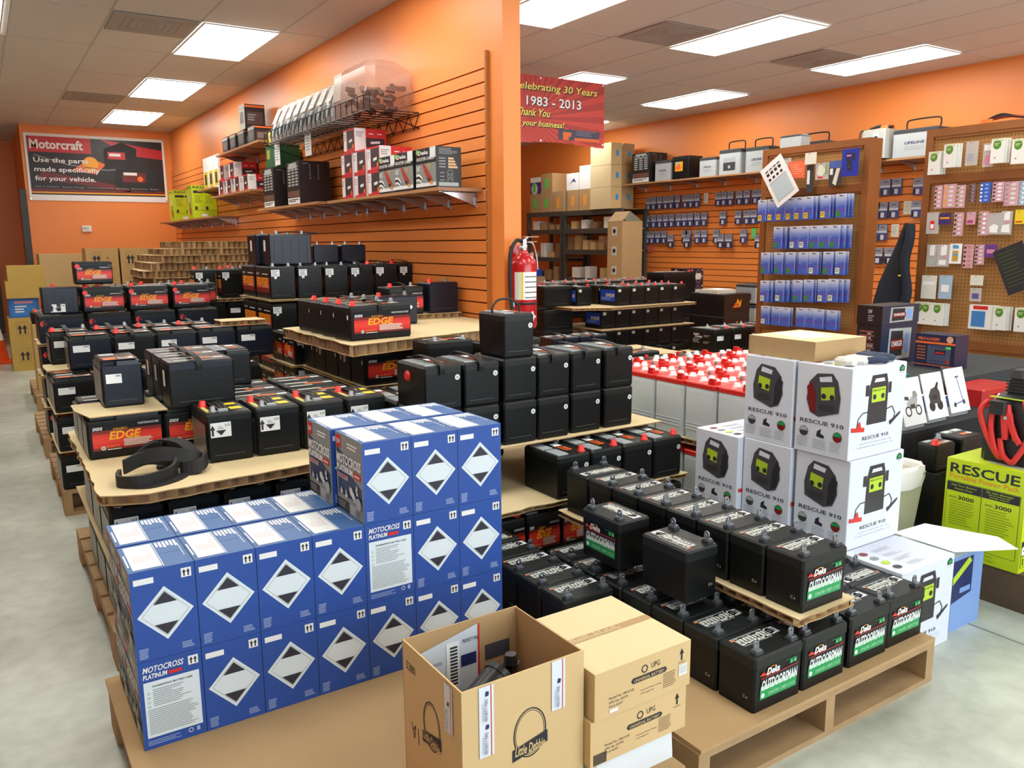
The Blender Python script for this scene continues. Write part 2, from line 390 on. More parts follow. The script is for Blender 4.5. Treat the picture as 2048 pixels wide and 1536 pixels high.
# ------------------------------------------------------------------ pallets, honeycomb sheets
def pallet(label, x0, y0, x1, y1, group='wooden pallets', skirt=None):
    r = thing('pallet', label, 'pallet', (x0, y0, 0), 0, group); w = x1-x0; d = y1-y0
    n = 7; bw = d/n*0.86
    for k in range(n):
        g = G(); y = k*(d-bw)/(n-1); g.box(0, y, 0.118, w, y+bw, 0.138, WOOD); g.obj('deck_board', r)
    for k in range(3):
        x = k*(w-0.04)/2
        g = G()
        for j in range(3):
            y = j*(d-0.14)/2; g.box(x, y, 0.018, x+0.04, y+0.14, 0.098, WOOD)
        g.box(x, 0, 0.098, x+0.04, d, 0.118, WOOD)
        g.obj('stringer', r)
    for j in range(3):
        y = j*(d-0.12)/2; g = G(); g.box(0, y, 0.0, w, y+0.12, 0.018, WOOD); g.obj('bottom_board', r)
    return r
def sheet(label, poly, z, t=0.004, group='cardboard sheets', m=None, name='cardboard_sheet'):
    g = G(); g.prism(poly, z, z+t, CARD, m or CARDP); return tag(g.obj(name), label, 'cardboard', group)
def honey(label, poly, z, t, cell=0.05, group='honeycomb cardboard sheets', seed=1, jag=0.008):
    """honeycomb layer pad: flat liners with crumpled open cells between them"""
    rr = random.Random(seed); g = G(); n = len(poly)
    area2 = sum(poly[i][0]*poly[(i+1) % n][1]-poly[(i+1) % n][0]*poly[i][1] for i in range(n))
    if area2 < 0: poly = list(reversed(poly))
    edge = []; inn = []
    cx = sum(p[0] for p in poly)/n; cy = sum(p[1] for p in poly)/n
    for i in range(n):
        a = Vector(poly[i]); b = Vector(poly[(i+1) % n]); d = (b-a); L = d.length; d.normalize(); nn = Vector((d.y, -d.x))
        k = max(2, int(L/cell))
        for j in range(k):
            p = a+d*(L*j/k); edge.append(p+nn*(rr.uniform(-jag, jag) if j else 0))
    for z0, z1, m in ((z+t-0.004, z+t, CARDP), (z, z+0.003, CARD)):
        g.prism([tuple(p) for p in edge], z0, z1, CARD, m)
    # zigzag cell walls, every other fold painted darker as shading
    for i in range(n):
        a = Vector(poly[i]); b = Vector(poly[(i+1) % n]); d = (b-a); L = d.length; d.normalize(); nn = Vector((d.y, -d.x))
        k = max(2, int(L/cell)*2); vs = []; prev = None
        for j in range(k+1):
            s = L*j/k; o = (-0.004 if (j//1) % 2 else -0.030)+rr.uniform(-0.003, 0.003)
            if j in (0, k): o = -0.02
            p = a+d*s+nn*o
            if prev is not None:
                g.add([(prev.x, prev.y, z+0.003), (p.x, p.y, z+0.003), (p.x, p.y, z+t-0.004), (prev.x, prev.y, z+t-0.004)], [(0,1,2,3)], CARD if j % 2 else CARDD)
            prev = p
    return tag(g.obj('honeycomb_sheet'), label, 'cardboard', group)
def rot(poly, c, a):
    return [(c[0]+(x-c[0])*math.cos(a)-(y-c[1])*math.sin(a), c[1]+(x-c[0])*math.sin(a)+(y-c[1])*math.cos(a)) for x, y in poly]
def R4(x0, y0, x1, y1): return [(x0,y0),(x1,y0),(x1,y1),(x0,y1)]

# ------------------------------------------------------------------ batteries
def b_garden():
    """small garden tractor battery with two L posts and a white strip label on top; green label on the front"""
    r = thing('garden_battery', None, 'battery')
    g = G(); g.loft([(0, -.0955, .0955, -.063, .063), (.128, -.0965, .0965, -.064, .064)], BLK, .005)
    d = LF(g, -.0965, .063, 0); d.text('C', .09, .035, .008, .009, OFFW, 1); d.text('4', .1, .035, .006, .007, OFFW, 1); g.obj('body', r)
    g = G(); g.loft([(.128, -.0985, .0985, -.066, .066), (.154, -.0985, .0985, -.066, .066), (.160, -.094, .094, -.0615, .0615)], BLK2, .006); g.obj('lid', r)
    g = G(); d = TP(g, -.098, -.066, .160); rr = random.Random(3)
    for k in range(11):
        u = .016+k*.0125; o = rr.uniform(-.004, .004); d.rect(u+.012, .071+o, u+.027, .100+o*.6, OFFW, 0)
        d.rect(u+.014, .076+o, u+.017, .094, FAINT, 1); d.rect(u+.020, .080+o, u+.024, .083, INK, 1)
    d.rect(.148, .070, .184, .104, WHT, 0)
    for k in range(7): d.rect(.154+k*.0035, .078, .1555+k*.0035, .096, INK, 1)
    for k in range(14):
        d.rect(.020+k*.009, .104+rr.uniform(-.002, .003), .026+k*.009, .112, LGT, 0); d.rect(.030+k*.008, .060+rr.uniform(0, .003), .035+k*.008, .066, LGT, 0)
    d.rect(.016, .098, .03, .104, ORG, 1)
    g.obj('top_label', r)
    g = G(); d = FR(g, -.0965, -.0645, 0)
    z = .018
    d.poly([(.022, .034), (.172, .032), (.172, .062), (.022, .060)], GRN, 0)
    d.text('STARTER / DEEP CYCLE', .055, .040, .11, .009, LGRN, 1, .1)
    d.disc(.033, .045, .007, WHT, 1); 
    d.poly([(.022, .060), (.172, .062), (.176, .098), (.026, .092)], INK, 0)
    d.poly([(.024, .060), (.172, .0625), (.172, .074), (.024, .072)], LGRN, 1)
    d.text('OUTDOORSMAN', .025, .060, .145, .030, WHT, 3, .05, .02)
    d.poly([(.024, .094), (.176, .0985), (.176, .1005), (.024, .096)], RED, 1)
    d.poly([(.018, .104), (.062, .100), (.050, .108)], ORG, 1); d.poly([(.018, .107), (.05, .102), (.03, .114)], RED, 2)
    d.text('Deka', .044, .100, .052, .020, WHT, 2, .3, .03); d.ring(.07, .112, .018, .002, GOLD, 1, ry=.010)
    d.rect(.140, .106, .153, .118, GRN, 1); d.rect(.155, .106, .168, .118, GRN, 1); d.text('2', .144, .108, .005, .008, LGRN, 2); d.text('YR', .157, .108, .009, .008, LGRN, 2)
    d.rect(.122, .1195, .168, .121, GRN, 1)
    g.obj('front_label', r)
    for sx in (-1, 1):
        g = G(); x = sx*.071; y = -.045
        g.loft([(.160, x-.016, x+.016, y-.012, y+.012), (.168, x-.016, x+.016, y-.012, y+.012)], DGR, .003)
        g.box(x-.011, y-.009, .168, x+.011, y+.009, .173, LEAD)
        # upright tab with a hole
        n = 12; R_ = .010; h = .0042; cz = .186
        for k in range(n):
            a = 2*math.pi*k/n; b = 2*math.pi*(k+1)/n
            def o(t): return (R_*math.cos(t), R_*math.sin(t))
            def i(t): return (h*math.cos(t), h*math.sin(t))
            for q0, q1 in ((a, b),):
                oa, ob, ia, ib = o(q0), o(q1), i(q0), i(q1)
                for yy, fl in ((y+.001, 0), (y+.005, 1)):
                    v = [(x+oa[0], yy, cz+oa[1]), (x+ob[0], yy, cz+ob[1]), (x+ib[0], yy, cz+ib[1]), (x+ia[0], yy, cz+ia[1])]
                    g.add(v, [(0,1,2,3) if not fl else (3,2,1,0)], LEAD)
                g.add([(x+oa[0], y+.001, cz+oa[1]), (x+ob[0], y+.001, cz+ob[1]), (x+ob[0], y+.005, cz+ob[1]), (x+oa[0], y+.005, cz+oa[1])], [(0,3,2,1)], LEAD)
                g.add([(x+ia[0], y+.001, cz+ia[1]), (x+ib[0], y+.001, cz+ib[1]), (x+ib[0], y+.005, cz+ib[1]), (x+ia[0], y+.005, cz+ia[1])], [(0,1,2,3)], LEAD)
        g.box(x-R_, y+.001, .172, x-.0045, y+.005, .186, LEAD); g.box(x+.0045, y+.001, .172, x+R_, y+.005, .186, LEAD); g.box(x-.0045, y+.001, .172, x+.0045, y+.005, .181, LEAD)
        g.obj('terminal', r)
    return r
def edge_print(d, w, h, s=1.0):
    """red band with gold lettering; d spans the long face w x h"""
    a, b = .06*w, .97*w
    d.rect(a, .20*h, b, .26*h, DRED, 0); d.rect(a, .26*h, b, .58*h, RED, 0); d.rect(a, .58*h, b, .66*h, DRED, 0); d.rect(a, .36*h, b, .50*h, mat('red_bright', 'e03a28', .4), 1)
    d.text('EXIDE', .07*w, .68*h, .12*w, .07*h, WHT, 2, .2, .03); d.text('MAINTENANCE FREE', .66*w, .73*h, .28*w, .05*h, WHT, 2, .1)
    d.text("DRIVER'S", .33*w, .645*h, .18*w, .06*h, GOLD, 3, .2); d.text('EDGE', .27*w, .43*h, .40*w, .20*h, GOLD, 3, .22, .035)
    d.lines(.46*w, .24*h, .86*w, .42*h, 5, OFFW, 2, 4, .55, .4); d.disc(.19*w, .25*h, .05*h, OFFW, 2); d.disc(.19*w, .25*h, .03*h, GRY, 3)
    d.text('ENERGY', .24*w, .25*h, .17*w, .06*h, ORG, 2, 0, .02); d.rect(.24*w, .20*h, .42*w, .22*h, OFFW, 2)
def corrosive(d, u, v, w, h, code='L13'):
    d.rect(u, v, u+w, v+h, WHT, 1); d.arrow(u+.10*w, v+.12*h, .72*h, INK, 2)
    d.poly([(u+.30*w, v+.42*h), (u+.50*w, v+.12*h), (u+.72*w, v+.42*h)], INK, 2); d.rect(u+.28*w, v+.42*h, u+.74*w, v+.47*h, INK, 2)
    d.lines(u+.36*w, v+.52*h, u+.66*w, v+.74*h, 3, FAINT, 2, 2); d.text(code, u+.72*w, v+.72*h, .22*w, .16*h, INK, 2, 0, .02)
def battery(*a_, **k_):
    p = _battery(*a_, **k_); cache = []
    def bare():
        if not cache:
            kk = dict(k_); kk['posts'] = None; kk['strap'] = False; cache.append(_battery(*a_, **kk))
        return cache[0]
    p.bare = bare
    return p
def _battery(w, d, h, front=None, left=None, right=None, top='caps', strap=False, body=None, lid=None, posts='redright', ribs=0, name='car_battery', side_disc=False, notch=False):
    body = body or BLK; lid = lid or BLK2
    def build():
        r = thing(name, None, 'battery')
        hl = h*.84
        g = G(); g.loft([(0, -w/2+.005, w/2-.005, -d/2+.005, d/2-.005), (.01, -w/2+.002, w/2-.002, -d/2+.002, d/2-.002), (hl, -w/2+.001, w/2-.001, -d/2+.001, d/2-.001)], body, .006)
        for k in range(ribs):
            x = -w/2+w*(k+.6)/(ribs+.2); g.box(x, -d/2-.0015, .02, x+w/(ribs+.2)*.45, -d/2+.003, hl-.01, body)
        if front != 'edge': g.box(-w*.36, -d/2-.0012, .026, w*.30, -d/2+.001, .029, DGR)
        g.obj('body', r)
        g = G(); e = .0005
        if notch:
            g.loft([(hl, -w/2+e, w/2-e, -d/2+e, d/2-e), (h*.89, -w/2+e, w/2-e, -d/2+e, d/2-e)], lid, .006); g.loft([(h*.89, -w*.46, w*.46, -d*.36, d*.46), (h-.003, -w*.46, w*.46, -d*.34, d*.44), (h, -w*.45, w*.45, -d*.33, d*.43)], lid, .006)
            g.loft([(h*.89, -w*.12, w*.46, -d*.47, -d*.37), (h-.004, -w*.12, w*.46, -d*.46, -d*.37)], lid, .003)
        else:
            g.loft([(hl, -w/2+e, w/2-e, -d/2+e, d/2-e), (h-.008, -w/2+e, w/2-e, -d/2+e, d/2-e), (h, -w/2+.006, w/2-.006, -d/2+.006, d/2-.006)], lid, .007)
        g.obj('lid', r)
        T = G(); t = TP(T, -w/2, -d/2, h); long_x = w > d
        if top == 'caps':
            if long_x:
                for u in (.10, .52): T.box(-w/2+u*w, d*.14, h, -w/2+(u+.34)*w, d*.36, h+.004, LGT); t.rect(u*w+.01*w, .66*d, (u+.33)*w, .84*d, OFFW, 6)
                t.rect(.40*w, .26*d, .68*w, .44*d, ORG, 1); t.rect(.70*w, .26*d, .84*w, .44*d, WHT, 1)
            else:
                for v in (.08, .52): T.box(-w*.42, -d/2+v*d, h, -w*.10, -d/2+(v+.36)*d, h+.004, LGT); t.lines(.10*w, (v+.02)*d, .38*w, (v+.34)*d, 5, FAINT, 6, 3)
                t.rect(.56*w, .30*d, .78*w, .56*d, ORG, 1); t.rect(.56*w, .60*d, .78*w, .78*d, WHT, 1); t.lines(.58*w, .32*d, .76*w, .54*d, 4, DRED, 2)
        elif top == 'stripes':
            t.rect(.12*w, .62*d, .52*w, .72*d, OFFW, 1); t.rect(.55*w, .80*d, .95*w, .88*d, OFFW, 1) if False else t.rect(.12*w, .16*d, .50*w, .26*d, OFFW, 1)
            t.rect(.42*w, .36*d, .72*w, .52*d, ORG, 1); t.rect(.74*w, .36*d, .90*w, .52*d, WHT, 1)
        elif top == 'print':
            t.rect(.10*w, .10*d, .90*w, .52*d, mat('brown_label', '6b4a40', .5), 1); t.rect(.12*w, .12*d, .42*w, .34*d, ORG, 2); t.rect(.50*w, .16*d, .86*w, .42*d, OFFW, 2); t.lines(.52*w, .2*d, .84*w, .4*d, 3, DRED, 3); t.rect(.12*w, .64*d, .50*w, .90*d, LGT, 1)
        elif top == 'l13':
            t.rect(.62*w, .22*d, .88*w, .42*d, YEL, 1); t.rect(.62*w, .58*d, .88*w, .76*d, YEL, 1); t.rect(.08*w, .14*d, .18*w, .60*d, mat('pale_yellow', 'c9c46a', .5), 1); t.rect(.20*w, .14*d, .34*w, .22*d, LGT, 1); t.stroke([(.30*w, .20*d), (.22*w, .60*d)], .004, RED, 2)
        if T.v: T.obj('top_labels', r)
        # posts
        pp = {'redright': ((.36*w, .36*d, 0), (.36*w, -.36*d, 1)), 'redleft': ((.40*w, .30*d, 0), (-.40*w, -.30*d, 1)), 'l13': ((-.28*w, -.30*d, 0), (-.34*w, .16*d, 1)), 'leftrow': ((.30*w, .3*d, 0), (-.30*w, .3*d, 1)), 'grey2': ((-.3*w, -.38*d, 0), (.3*w, -.38*d, 0)), None: ()}[posts]
        for x, y, red in pp:
            g = G(); g.lathe([(.016, 0), (.016, .004), (.0105, .005), (.0095, .020), (.006, .022)] if not red else [(.0175, 0), (.0175, .004), (.0125, .005), (.0125, .022), (.008, .024)], REDC if red else LEAD, (x, y, h), 12); g.obj('terminal_cap' if red else 'terminal_post', r)
        F_ = G(); f = FR(F_, -w/2, -d/2, 0)
        if front == 'dot': f.disc(.86*w, .72*h, .011, WHT, 1); f.disc(.86*w, .72*h, .006, LGT, 2)
        elif front == 'dotl': f.disc(.82*w, .60*h, .011, WHT, 1)
        elif front == 'edge': edge_print(f, w, h)
        elif front == 'edge_red': edge_print(f, w, h*.98); f.disc(.08*w, .80*h, .016, REDC, 3); f.disc(.94*w, .80*h, .013, DGR, 3)
        elif front == 'reddot': f.disc(.11*w, .70*h, .019, REDC, 1, 16); f.disc(.11*w, .70*h, .009, DRED, 2)
        elif front == 'l13': corrosive(f, .08*w, .52*h, .44*w, .30*h)
        elif front == 'corr_low': corrosive(f, .22*w, .08*h, .40*w, .30*h, 'L4')
        elif front == 'sticker': f.rect(.10*w, .52*h, .48*w, .72*h, WHT, 1); f.rect(.34*w, .66*h, .46*w, .70*h, FAINT, 2)
        elif front == 'stickerb': f.rect(.06*w, .70*h, .38*w, .90*h, WHT, 1); f.lines(.09*w, .72*h, .35*w, .87*h, 4, FAINT, 2); f.disc(.22*w, .67*h, .010, WHT, 1)
        elif front == 'square': f.rect(.10*w, .72*h, .30*w, .86*h, OFFW, 1); f.rect(.13*w, .75*h, .18*w, .83*h, FAINT, 2)
        elif front == 'flame': f.poly([(.35*w, .40*h), (.62*w, .42*h), (.66*w, .78*h), (.58*w, .62*h), (.50*w, .80*h), (.46*w, .62*h), (.40*w, .58*h)], GOLD, 1); f.poly([(.33*w, .42*h), (.58*w, .44*h), (.56*w, .60*h), (.40*w, .58*h)], ORG, 2); f.stroke([(.30*w, .38*h), (.60*w, .41*h)], .004, RED, 3); f.text('DURACELL' if False else 'BATTERY', .36*w, .48*h, .2*w, .06*h, INK, 3)
        if F_.v: F_.obj('front_label', r)
        L_ = G(); l = LF(L_, -w/2, d/2, 0)
        if left == 'oval': l.disc(.88*d, .68*h, .008, WHT, 1, 12, .013)
        elif left == 'ovals': l.disc(.30*d, .66*h, .008, WHT, 1, 12, .013); l.rect(.50*d, .55*h, .68*d, .80*h, OFFW, 1); l.lines(.52*d, .58*h, .66*d, .78*h, 4, FAINT, 2)
        elif left == 'edge': l.rect(.08*d, .20*h, .95*d, .34*h, DRED, 1); l.rect(.08*d, .34*h, .95*d, .66*h, mat('orange_red_label', 'd65a22', .4), 1); l.text('EDGE', .14*d, .42*h, .72*d, .24*h, GOLD, 2, .1, .03); l.text('ENERGY', .5*d, .36*h, .38*d, .05*h, WHT, 2); l.text('EXIDE', .10*d, .74*h, .20*d, .06*h, WHT, 2); l.rect(.50*d, .75*h, .90*d, .78*h, OFFW, 2)
        elif left == 'exide': l.rect(.08*d, .22*h, .92*d, .82*h, RBLUE, 1); l.text('EXIDE', .38*d, .46*h, .48*d, .16*h, OFFW, 2, .1, .03); l.lines(.12*d, .28*h, .86*d, .42*h, 3, mat('pale_blue', '7fa6ee', .5), 2)
        elif left == 'white': l.rect(.40*d, .45*h, .62*d, .80*h, WHT, 1)
        elif left == 'grey': l.rect(.06*d, .06*h, .94*d, .78*h, mat('side_reflection', '6c7570', .3), 0)  # grey panel paints a reflection into the black side face
        elif left == 'deep': l.text('DEEP', .18*d, .70*h, .22*d, .08*h, WHT, 1, 0, .02); l.text('POWER', .24*d, .60*h, .28*d, .08*h, WHT, 1, 0, .02); l.lines(.16*d, .36*h, .46*d, .56*h, 4, GRY, 1); l.lines(.56*d, .62*h, .82*d, .74*h, 2, GRY, 1); l.lines(.56*d, .34*h, .80*d, .46*h, 2, GRY, 1)
        if L_.v: L_.obj('side_label_or_reflection', r)
        R_ = G(); q = RT(R_, w/2, -d/2, 0)
        if right == 'stickerb': q.rect(.12*d, .66*h, .52*d, .88*h, WHT, 1); q.lines(.15*d, .68*h, .49*d, .86*h, 4, FAINT, 2); q.disc(.34*d, .62*h, .010, WHT, 1)
        if R_.v: R_.obj('end_label', r)
        if side_disc:
            g = G(); g.cyl((-w/2+.001, 0.02 if d > w else 0, h*.72), (-w/2-.008, 0.02 if d > w else 0, h*.72), .022, REDC, .016, 16); g.obj('side_terminal_cap', r)
            if False: pass
        if strap == 1:
            g = G(); g.ribbon([(-.01, -d/2-.004, h*.80), (-.01, -d/2-.006, h+.002), (-.02, -d*.25, h+.022), (-.02, d*.2, h+.024), (-.01, d/2-.02, h+.010)], (1, 0, 0), .022, .003, RUB); g.obj('strap', r)
        elif strap == 2:
            g = G()
            for k in range(3): g.ribbon([(-.02+k*.012, -d*.30, h+.003), (-.03+k*.014, -d*.1, h+.012+k*.004), (-.035+k*.014, d*.15, h+.012+k*.003), (-.03+k*.012, d*.38, h+.004)], (1, 0, 0), .010, .003, RUB)
            g.box(-.028, -d*.36, h, .006, -d*.28, h+.008, LGT); g.obj('strap', r)
        elif strap == 3:
            g = G(); g.tube([(-w*.42, 0, h-.012), (-w*.44, 0, h+.02), (-w*.2, 0.01, h+.05), (w*.2, 0.01, h+.05), (w*.44, 0, h+.02), (w*.42, 0, h-.012)], .005, RUB); g.obj('carry_handle', r)
        return r
    return Proto(build)
# ------------------------------------------------------------------ blue battery carton
def blue_box(alt):
    def build():
        r = thing('battery_carton', None, 'box'); w, d, h = .1505, .199, .2345
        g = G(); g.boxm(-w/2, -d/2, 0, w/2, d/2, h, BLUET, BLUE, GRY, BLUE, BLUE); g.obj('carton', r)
        g = G(); f = FR(g, -w/2, -d/2, 0)
        f.rect(.118, .198, .142, .222, WHT, 0); f.arrow(.125, .201, .018, INK); f.arrow(.135, .201, .018, INK)
        if not alt:
            f.rect(.008, .200, .054, .215, WHT, 0)
            cx, cy, a, b = .076, .116, .066, .070
            f.poly([(cx-a, cy), (cx, cy-b), (cx+a, cy), (cx, cy+b)], mat('diamond_white', 'dfeef6', .5), 0)
            k = .80
            f.stroke([(cx-a*.84, cy), (cx, cy-b*.84), (cx+a*.84, cy), (cx, cy+b*.84), (cx-a*.84, cy)], .0008, GRY, 1)
            f.poly([(cx-a*.42, cy+b*.38), (cx+a*.42, cy+b*.38), (cx, cy+b*.80)], mat('diamond_black', '2b2c3b', .5), 2)
            f.poly([(cx-a*.42, cy-b*.38), (cx, cy-b*.80), (cx+a*.42, cy-b*.38)], mat('diamond_black', '2b2c3b', .5), 2)
            f.lines(.008, .006, .036, .034, 6, mat('pale_print', '9fb4dc', .5), 0, 5); f.lines(.108, .010, .140, .028, 4, mat('pale_print', '9fb4dc', .5), 0, 6)
        else:
            f.text('MOTOCROSS', .010, .205, .095, .016, WHT, 1, .2, .02); f.text('PLATINUM', .010, .188, .056, .013, WHT, 1, .1, .03); f.rect(.070, .189, .102, .198, RED, 1)
            f.rect(.010, .030, .142, .180, mat('diamond_white', 'dfeef6', .5), 0); f.text('POWERSPORTS BATTERY CARE', .030, .164, .095, .005, INK, 1, .1, .02)
            f.lines(.030, .110, .130, .158, 9, GRY, 1, 11, .35, .6); f.lines(.016, .036, .136, .106, 14, GRY, 1, 12, .35, .25)
            for k in range(4): f.ring(.020, .150-k*.012, .0035, .001, GRY, 1, 10)
            f.lines(.010, .008, .090, .022, 3, mat('pale_print', '9fb4dc', .5), 0, 8, .4, .2); f.ring(.112, .020, .006, .0015, WHT, 1, 12); f.rect(.126, .014, .134, .026, mat('pale_print', '9fb4dc', .5), 1)
        g.obj('front_print', r)
        g = G(); l = LF(g, -w/2, d/2, 0); nv = mat('carton_navy', '223a63', .45)
        l.poly([(.012, .050), (.188, .050), (.188, .096), (.110, .122), (.012, .122)], nv, 0)
        l.rect(.006, .190, .044, .228, RED, 0); l.text('12V', .010, .202, .030, .014, WHT, 1, 0, .03)
        l.lines(.090, .195, .170, .215, 2, WHT, 0, 3, .5)
        l.poly([(.010, .190), (.110, .160), (.110, .150), (.010, .175)], nv, 0)
        l.text('MOTOCROSS', .008, .146, .182, .030, WHT, 2, .1, .03); l.text('PLATINUM', .010, .122, .120, .020, WHT, 2, .0, .04); l.rect(.134, .120, .184, .138, RED, 1); l.rect(.140, .127, .178, .131, WHT, 2)
        l.rect(.012, .100, .090, .114, LGT, 1); l.lines(.016, .102, .086, .112, 2, RED, 2, 4)
        rr = random.Random(9)
        for (cx, cy, s) in ((.040, .070, .018), (.078, .058, .015), (.115, .082, .024), (.138, .066, .022), (.160, .088, .020)):
            for k in range(4): l.disc(cx+rr.uniform(-.008, .008), cy+rr.uniform(-.010, .010), s*rr.uniform(.3, .55), OFFW if k % 2 else LGT, 2+k, 7)
        l.disc(.172, .052, .018, LGT, 6, 12); l.rect(.0, .002, .09, .036, mat('print_black', '2a2d33', .5), 0); l.lines(.008, .008, .08, .030, 3, GRY, 1, 5); l.rect(.096, .004, .186, .034, LGT, 0)
        for k in range(8): l.rect(.140+k*.005, .008, .1425+k*.005, .030, GRY, 1)
        g.obj('side_print', r)
        g = G(); t = TP(g, -w/2, -d/2, h)
        t.rect(.012, .012, .079, .188, WHT, 0); rr = random.Random(4)
        for k in range(7): t.rect(.024+k*.007, .060, .0255+k*.007, .060+rr.uniform(.04, .08), mat('pink_print', 'e0c4c2', .6), 1)
        t.rect(.004, .040, .008, .130, WHT, 0); t.rect(.081, .008, .083, .190, WHT, 0)
        for k in range(6): t.rect(.088+k*.009, .150-((k % 3)*.006), .094+k*.009, .186, WHT, 0)
        for k in range(6): t.rect(.138, .060+k*.017, .1415, .070+k*.017, WHT, 0)
        g.box(-w/2, -.001, h-.0005, w/2, .001, h+.0004, BLUE); g.obj('top_print', r)
        return r
    return Proto(build)
# ------------------------------------------------------------------ white power pack carton
DEV = mat('device_print', '46464a', .45); DEV2 = mat('device_print_dark', '2a2b30', .45); LIMEP = mat('lime_print', 'b4d433', .45)
def dev_side(l, w, h, rev=False):
    """three-quarter view of the portable power pack with handle"""
    def q(u, v): return ((w-u*w) if rev else u*w, v*h)
    l.poly([q(*p) for p in ([(.20,.50),(.56,.42),(.72,.46),(.80,.60),(.76,.80),(.62,.90),(.34,.92),(.24,.84),(.18,.66)] if not rev else reversed([(.20,.50),(.56,.42),(.72,.46),(.80,.60),(.76,.80),(.62,.90),(.34,.92),(.24,.84),(.18,.66)]))], DEV, 1)
    l.poly([q(*p) for p in ([(.34,.83),(.56,.81),(.58,.86),(.36,.89)] if not rev else reversed([(.34,.83),(.56,.81),(.58,.86),(.36,.89)]))], WHT2, 2)
    l.poly([q(*p) for p in ([(.62,.45),(.74,.50),(.80,.74),(.72,.80),(.64,.70)] if not rev else reversed([(.62,.45),(.74,.50),(.80,.74),(.72,.80),(.64,.70)]))], DRED if rev else DEV2, 2)
    l.poly([q(*p) for p in ([(.28,.64),(.52,.61),(.54,.75),(.30,.78)] if not rev else reversed([(.28,.64),(.52,.61),(.54,.75),(.30,.78)]))], LIMEP, 2)
    for u in (.33, .48): l.disc(*q(u, .66), .010, INK, 3, 8)
    for k in range(4): l.rect(min(q(.28,0)[0], q(.56,0)[0]), (.50+k*.02)*h, max(q(.28,0)[0], q(.56,0)[0]), (.507+k*.02)*h, DEV2, 2)
def power_box(rev):
    def build():
        r = thing('power_pack_carton', None, 'box'); w, d, h = .318, .222, .322
        g = G(); g.loft([(0, -w/2, w/2, -d/2, d/2), (h-.002, -w/2, w/2, -d/2, d/2), (h, -w/2+.002, w/2-.002, -d/2+.002, d/2-.002)], WHT2, .002); g.obj('carton', r)
        g = G(); l = LF(g, -w/2, d/2, 0); dev_side(l, d, h, rev)
        l.text('RESCUE 910', .10*d, .335*h, .80*d, .045*h, INK, 1, 0, .01)
        for k, (c1, c2) in enumerate(((DGR, LGT), (INK, INK), (DRED, GRN))):
            u = (.18+.31*k)*d
            l.disc(u, .235*h, .058*h, c1, 1, 14) if k != 1 else l.poly([(u-.05*h, .20*h), (u+.05*h, .19*h), (u+.05*h, .22*h), (u, .24*h), (u+.01*h, .29*h), (u-.04*h, .26*h)], INK, 1)
            if k != 1: l.poly([(u-.055*h, .24*h), (u+.055*h, .24*h), (u+.03*h, .285*h), (u-.03*h, .285*h)], c2, 2)
            l.lines(u-.13*d, .05*h, u+.13*d, .165*h, 5, FAINT, 1, k+3, .3, .35)
        g.obj('side_print', r)
        g = G(); f = FR(g, -w/2, -d/2, 0)
        f.poly([(.30*w,.36*h),(.66*w,.36*h),(.66*w,.78*h),(.62*w,.90*h),(.36*w,.90*h),(.32*w,.78*h)], DEV2, 1); f.poly([(.39*w,.82*h),(.59*w,.82*h),(.57*w,.86*h),(.41*w,.86*h)], WHT2, 2)
        f.rect(.25*w, .68*h, .31*w, .80*h, DEV2, 1); f.rect(.67*w, .68*h, .72*w, .80*h, DEV2, 1); f.poly([(.36*w,.60*h),(.61*w,.60*h),(.61*w,.76*h),(.36*w,.76*h)], LIMEP, 2); f.text('RESCUE 910', .38*w, .72*h, .21*w, .022*h, DEV2, 3)
        for u in (.41, .56): f.disc(u*w, .66*h, .010, INK, 3, 8)
        f.stroke([(.32*w, .50*h), (.22*w, .50*h), (.14*w, .44*h), (.13*w, .36*h)], .004, DGR, 1); f.stroke([(.65*w, .50*h), (.76*w, .52*h), (.82*w, .44*h), (.80*w, .36*h)], .004, DGR, 1)
        f.poly([(.03*w,.31*h),(.26*w,.29*h),(.26*w,.34*h),(.14*w,.34*h),(.03*w,.36*h)], RED, 2); f.poly([(.74*w,.31*h),(.92*w,.42*h),(.93*w,.45*h),(.76*w,.37*h),(.72*w,.36*h)], DEV2, 2)
        f.poly([(.10*w,.33*h),(.17*w,.42*h),(.20*w,.34*h)], RED, 3)
        f.text('RESCUE 910', .24*w, .195*h, .48*w, .04*h, INK, 1, 0, .0); f.text('Jump Start / Portable Power Pack / 12V', .20*w, .145*h, .58*w, .022*h, FAINT, 1); f.text('Portable Power Pack / Jump-Start / 12V', .16*w, .105*h, .66*w, .022*h, FAINT, 1)
        f.poly([(.86*w,.90*h),(.955*w,.90*h),(.955*w,.945*h),(.908*w,.975*h),(.86*w,.945*h)], INK, 1); f.poly([(.872*w,.912*h),(.943*w,.912*h),(.943*w,.94*h),(.908*w,.960*h),(.872*w,.94*h)], GRN, 2); f.rect(.87*w, .88*h, .95*w, .885*h, FAINT, 1)
        g.obj('front_print', r)
        g = G(); t = TP(g, -w/2, -d/2, h)
        for k, c in enumerate((DGR, LIMEP, GRY, DRED)): t.disc(.17*w+.025*k, .22*d+.045*k, .018, c, 1, 14, .012) if False else t.disc(.14*w, (.20+.19*k)*d, .018, c, 1, 14, .014)
        for k in range(4): t.lines(.30*w, (.12+.19*k)*d, .62*w, (.22+.19*k)*d, 3, mat('very_faint', 'c6ccd4', .6), 1, k, .4)
        g.obj('top_print', r)
        return r
    return Proto(build)
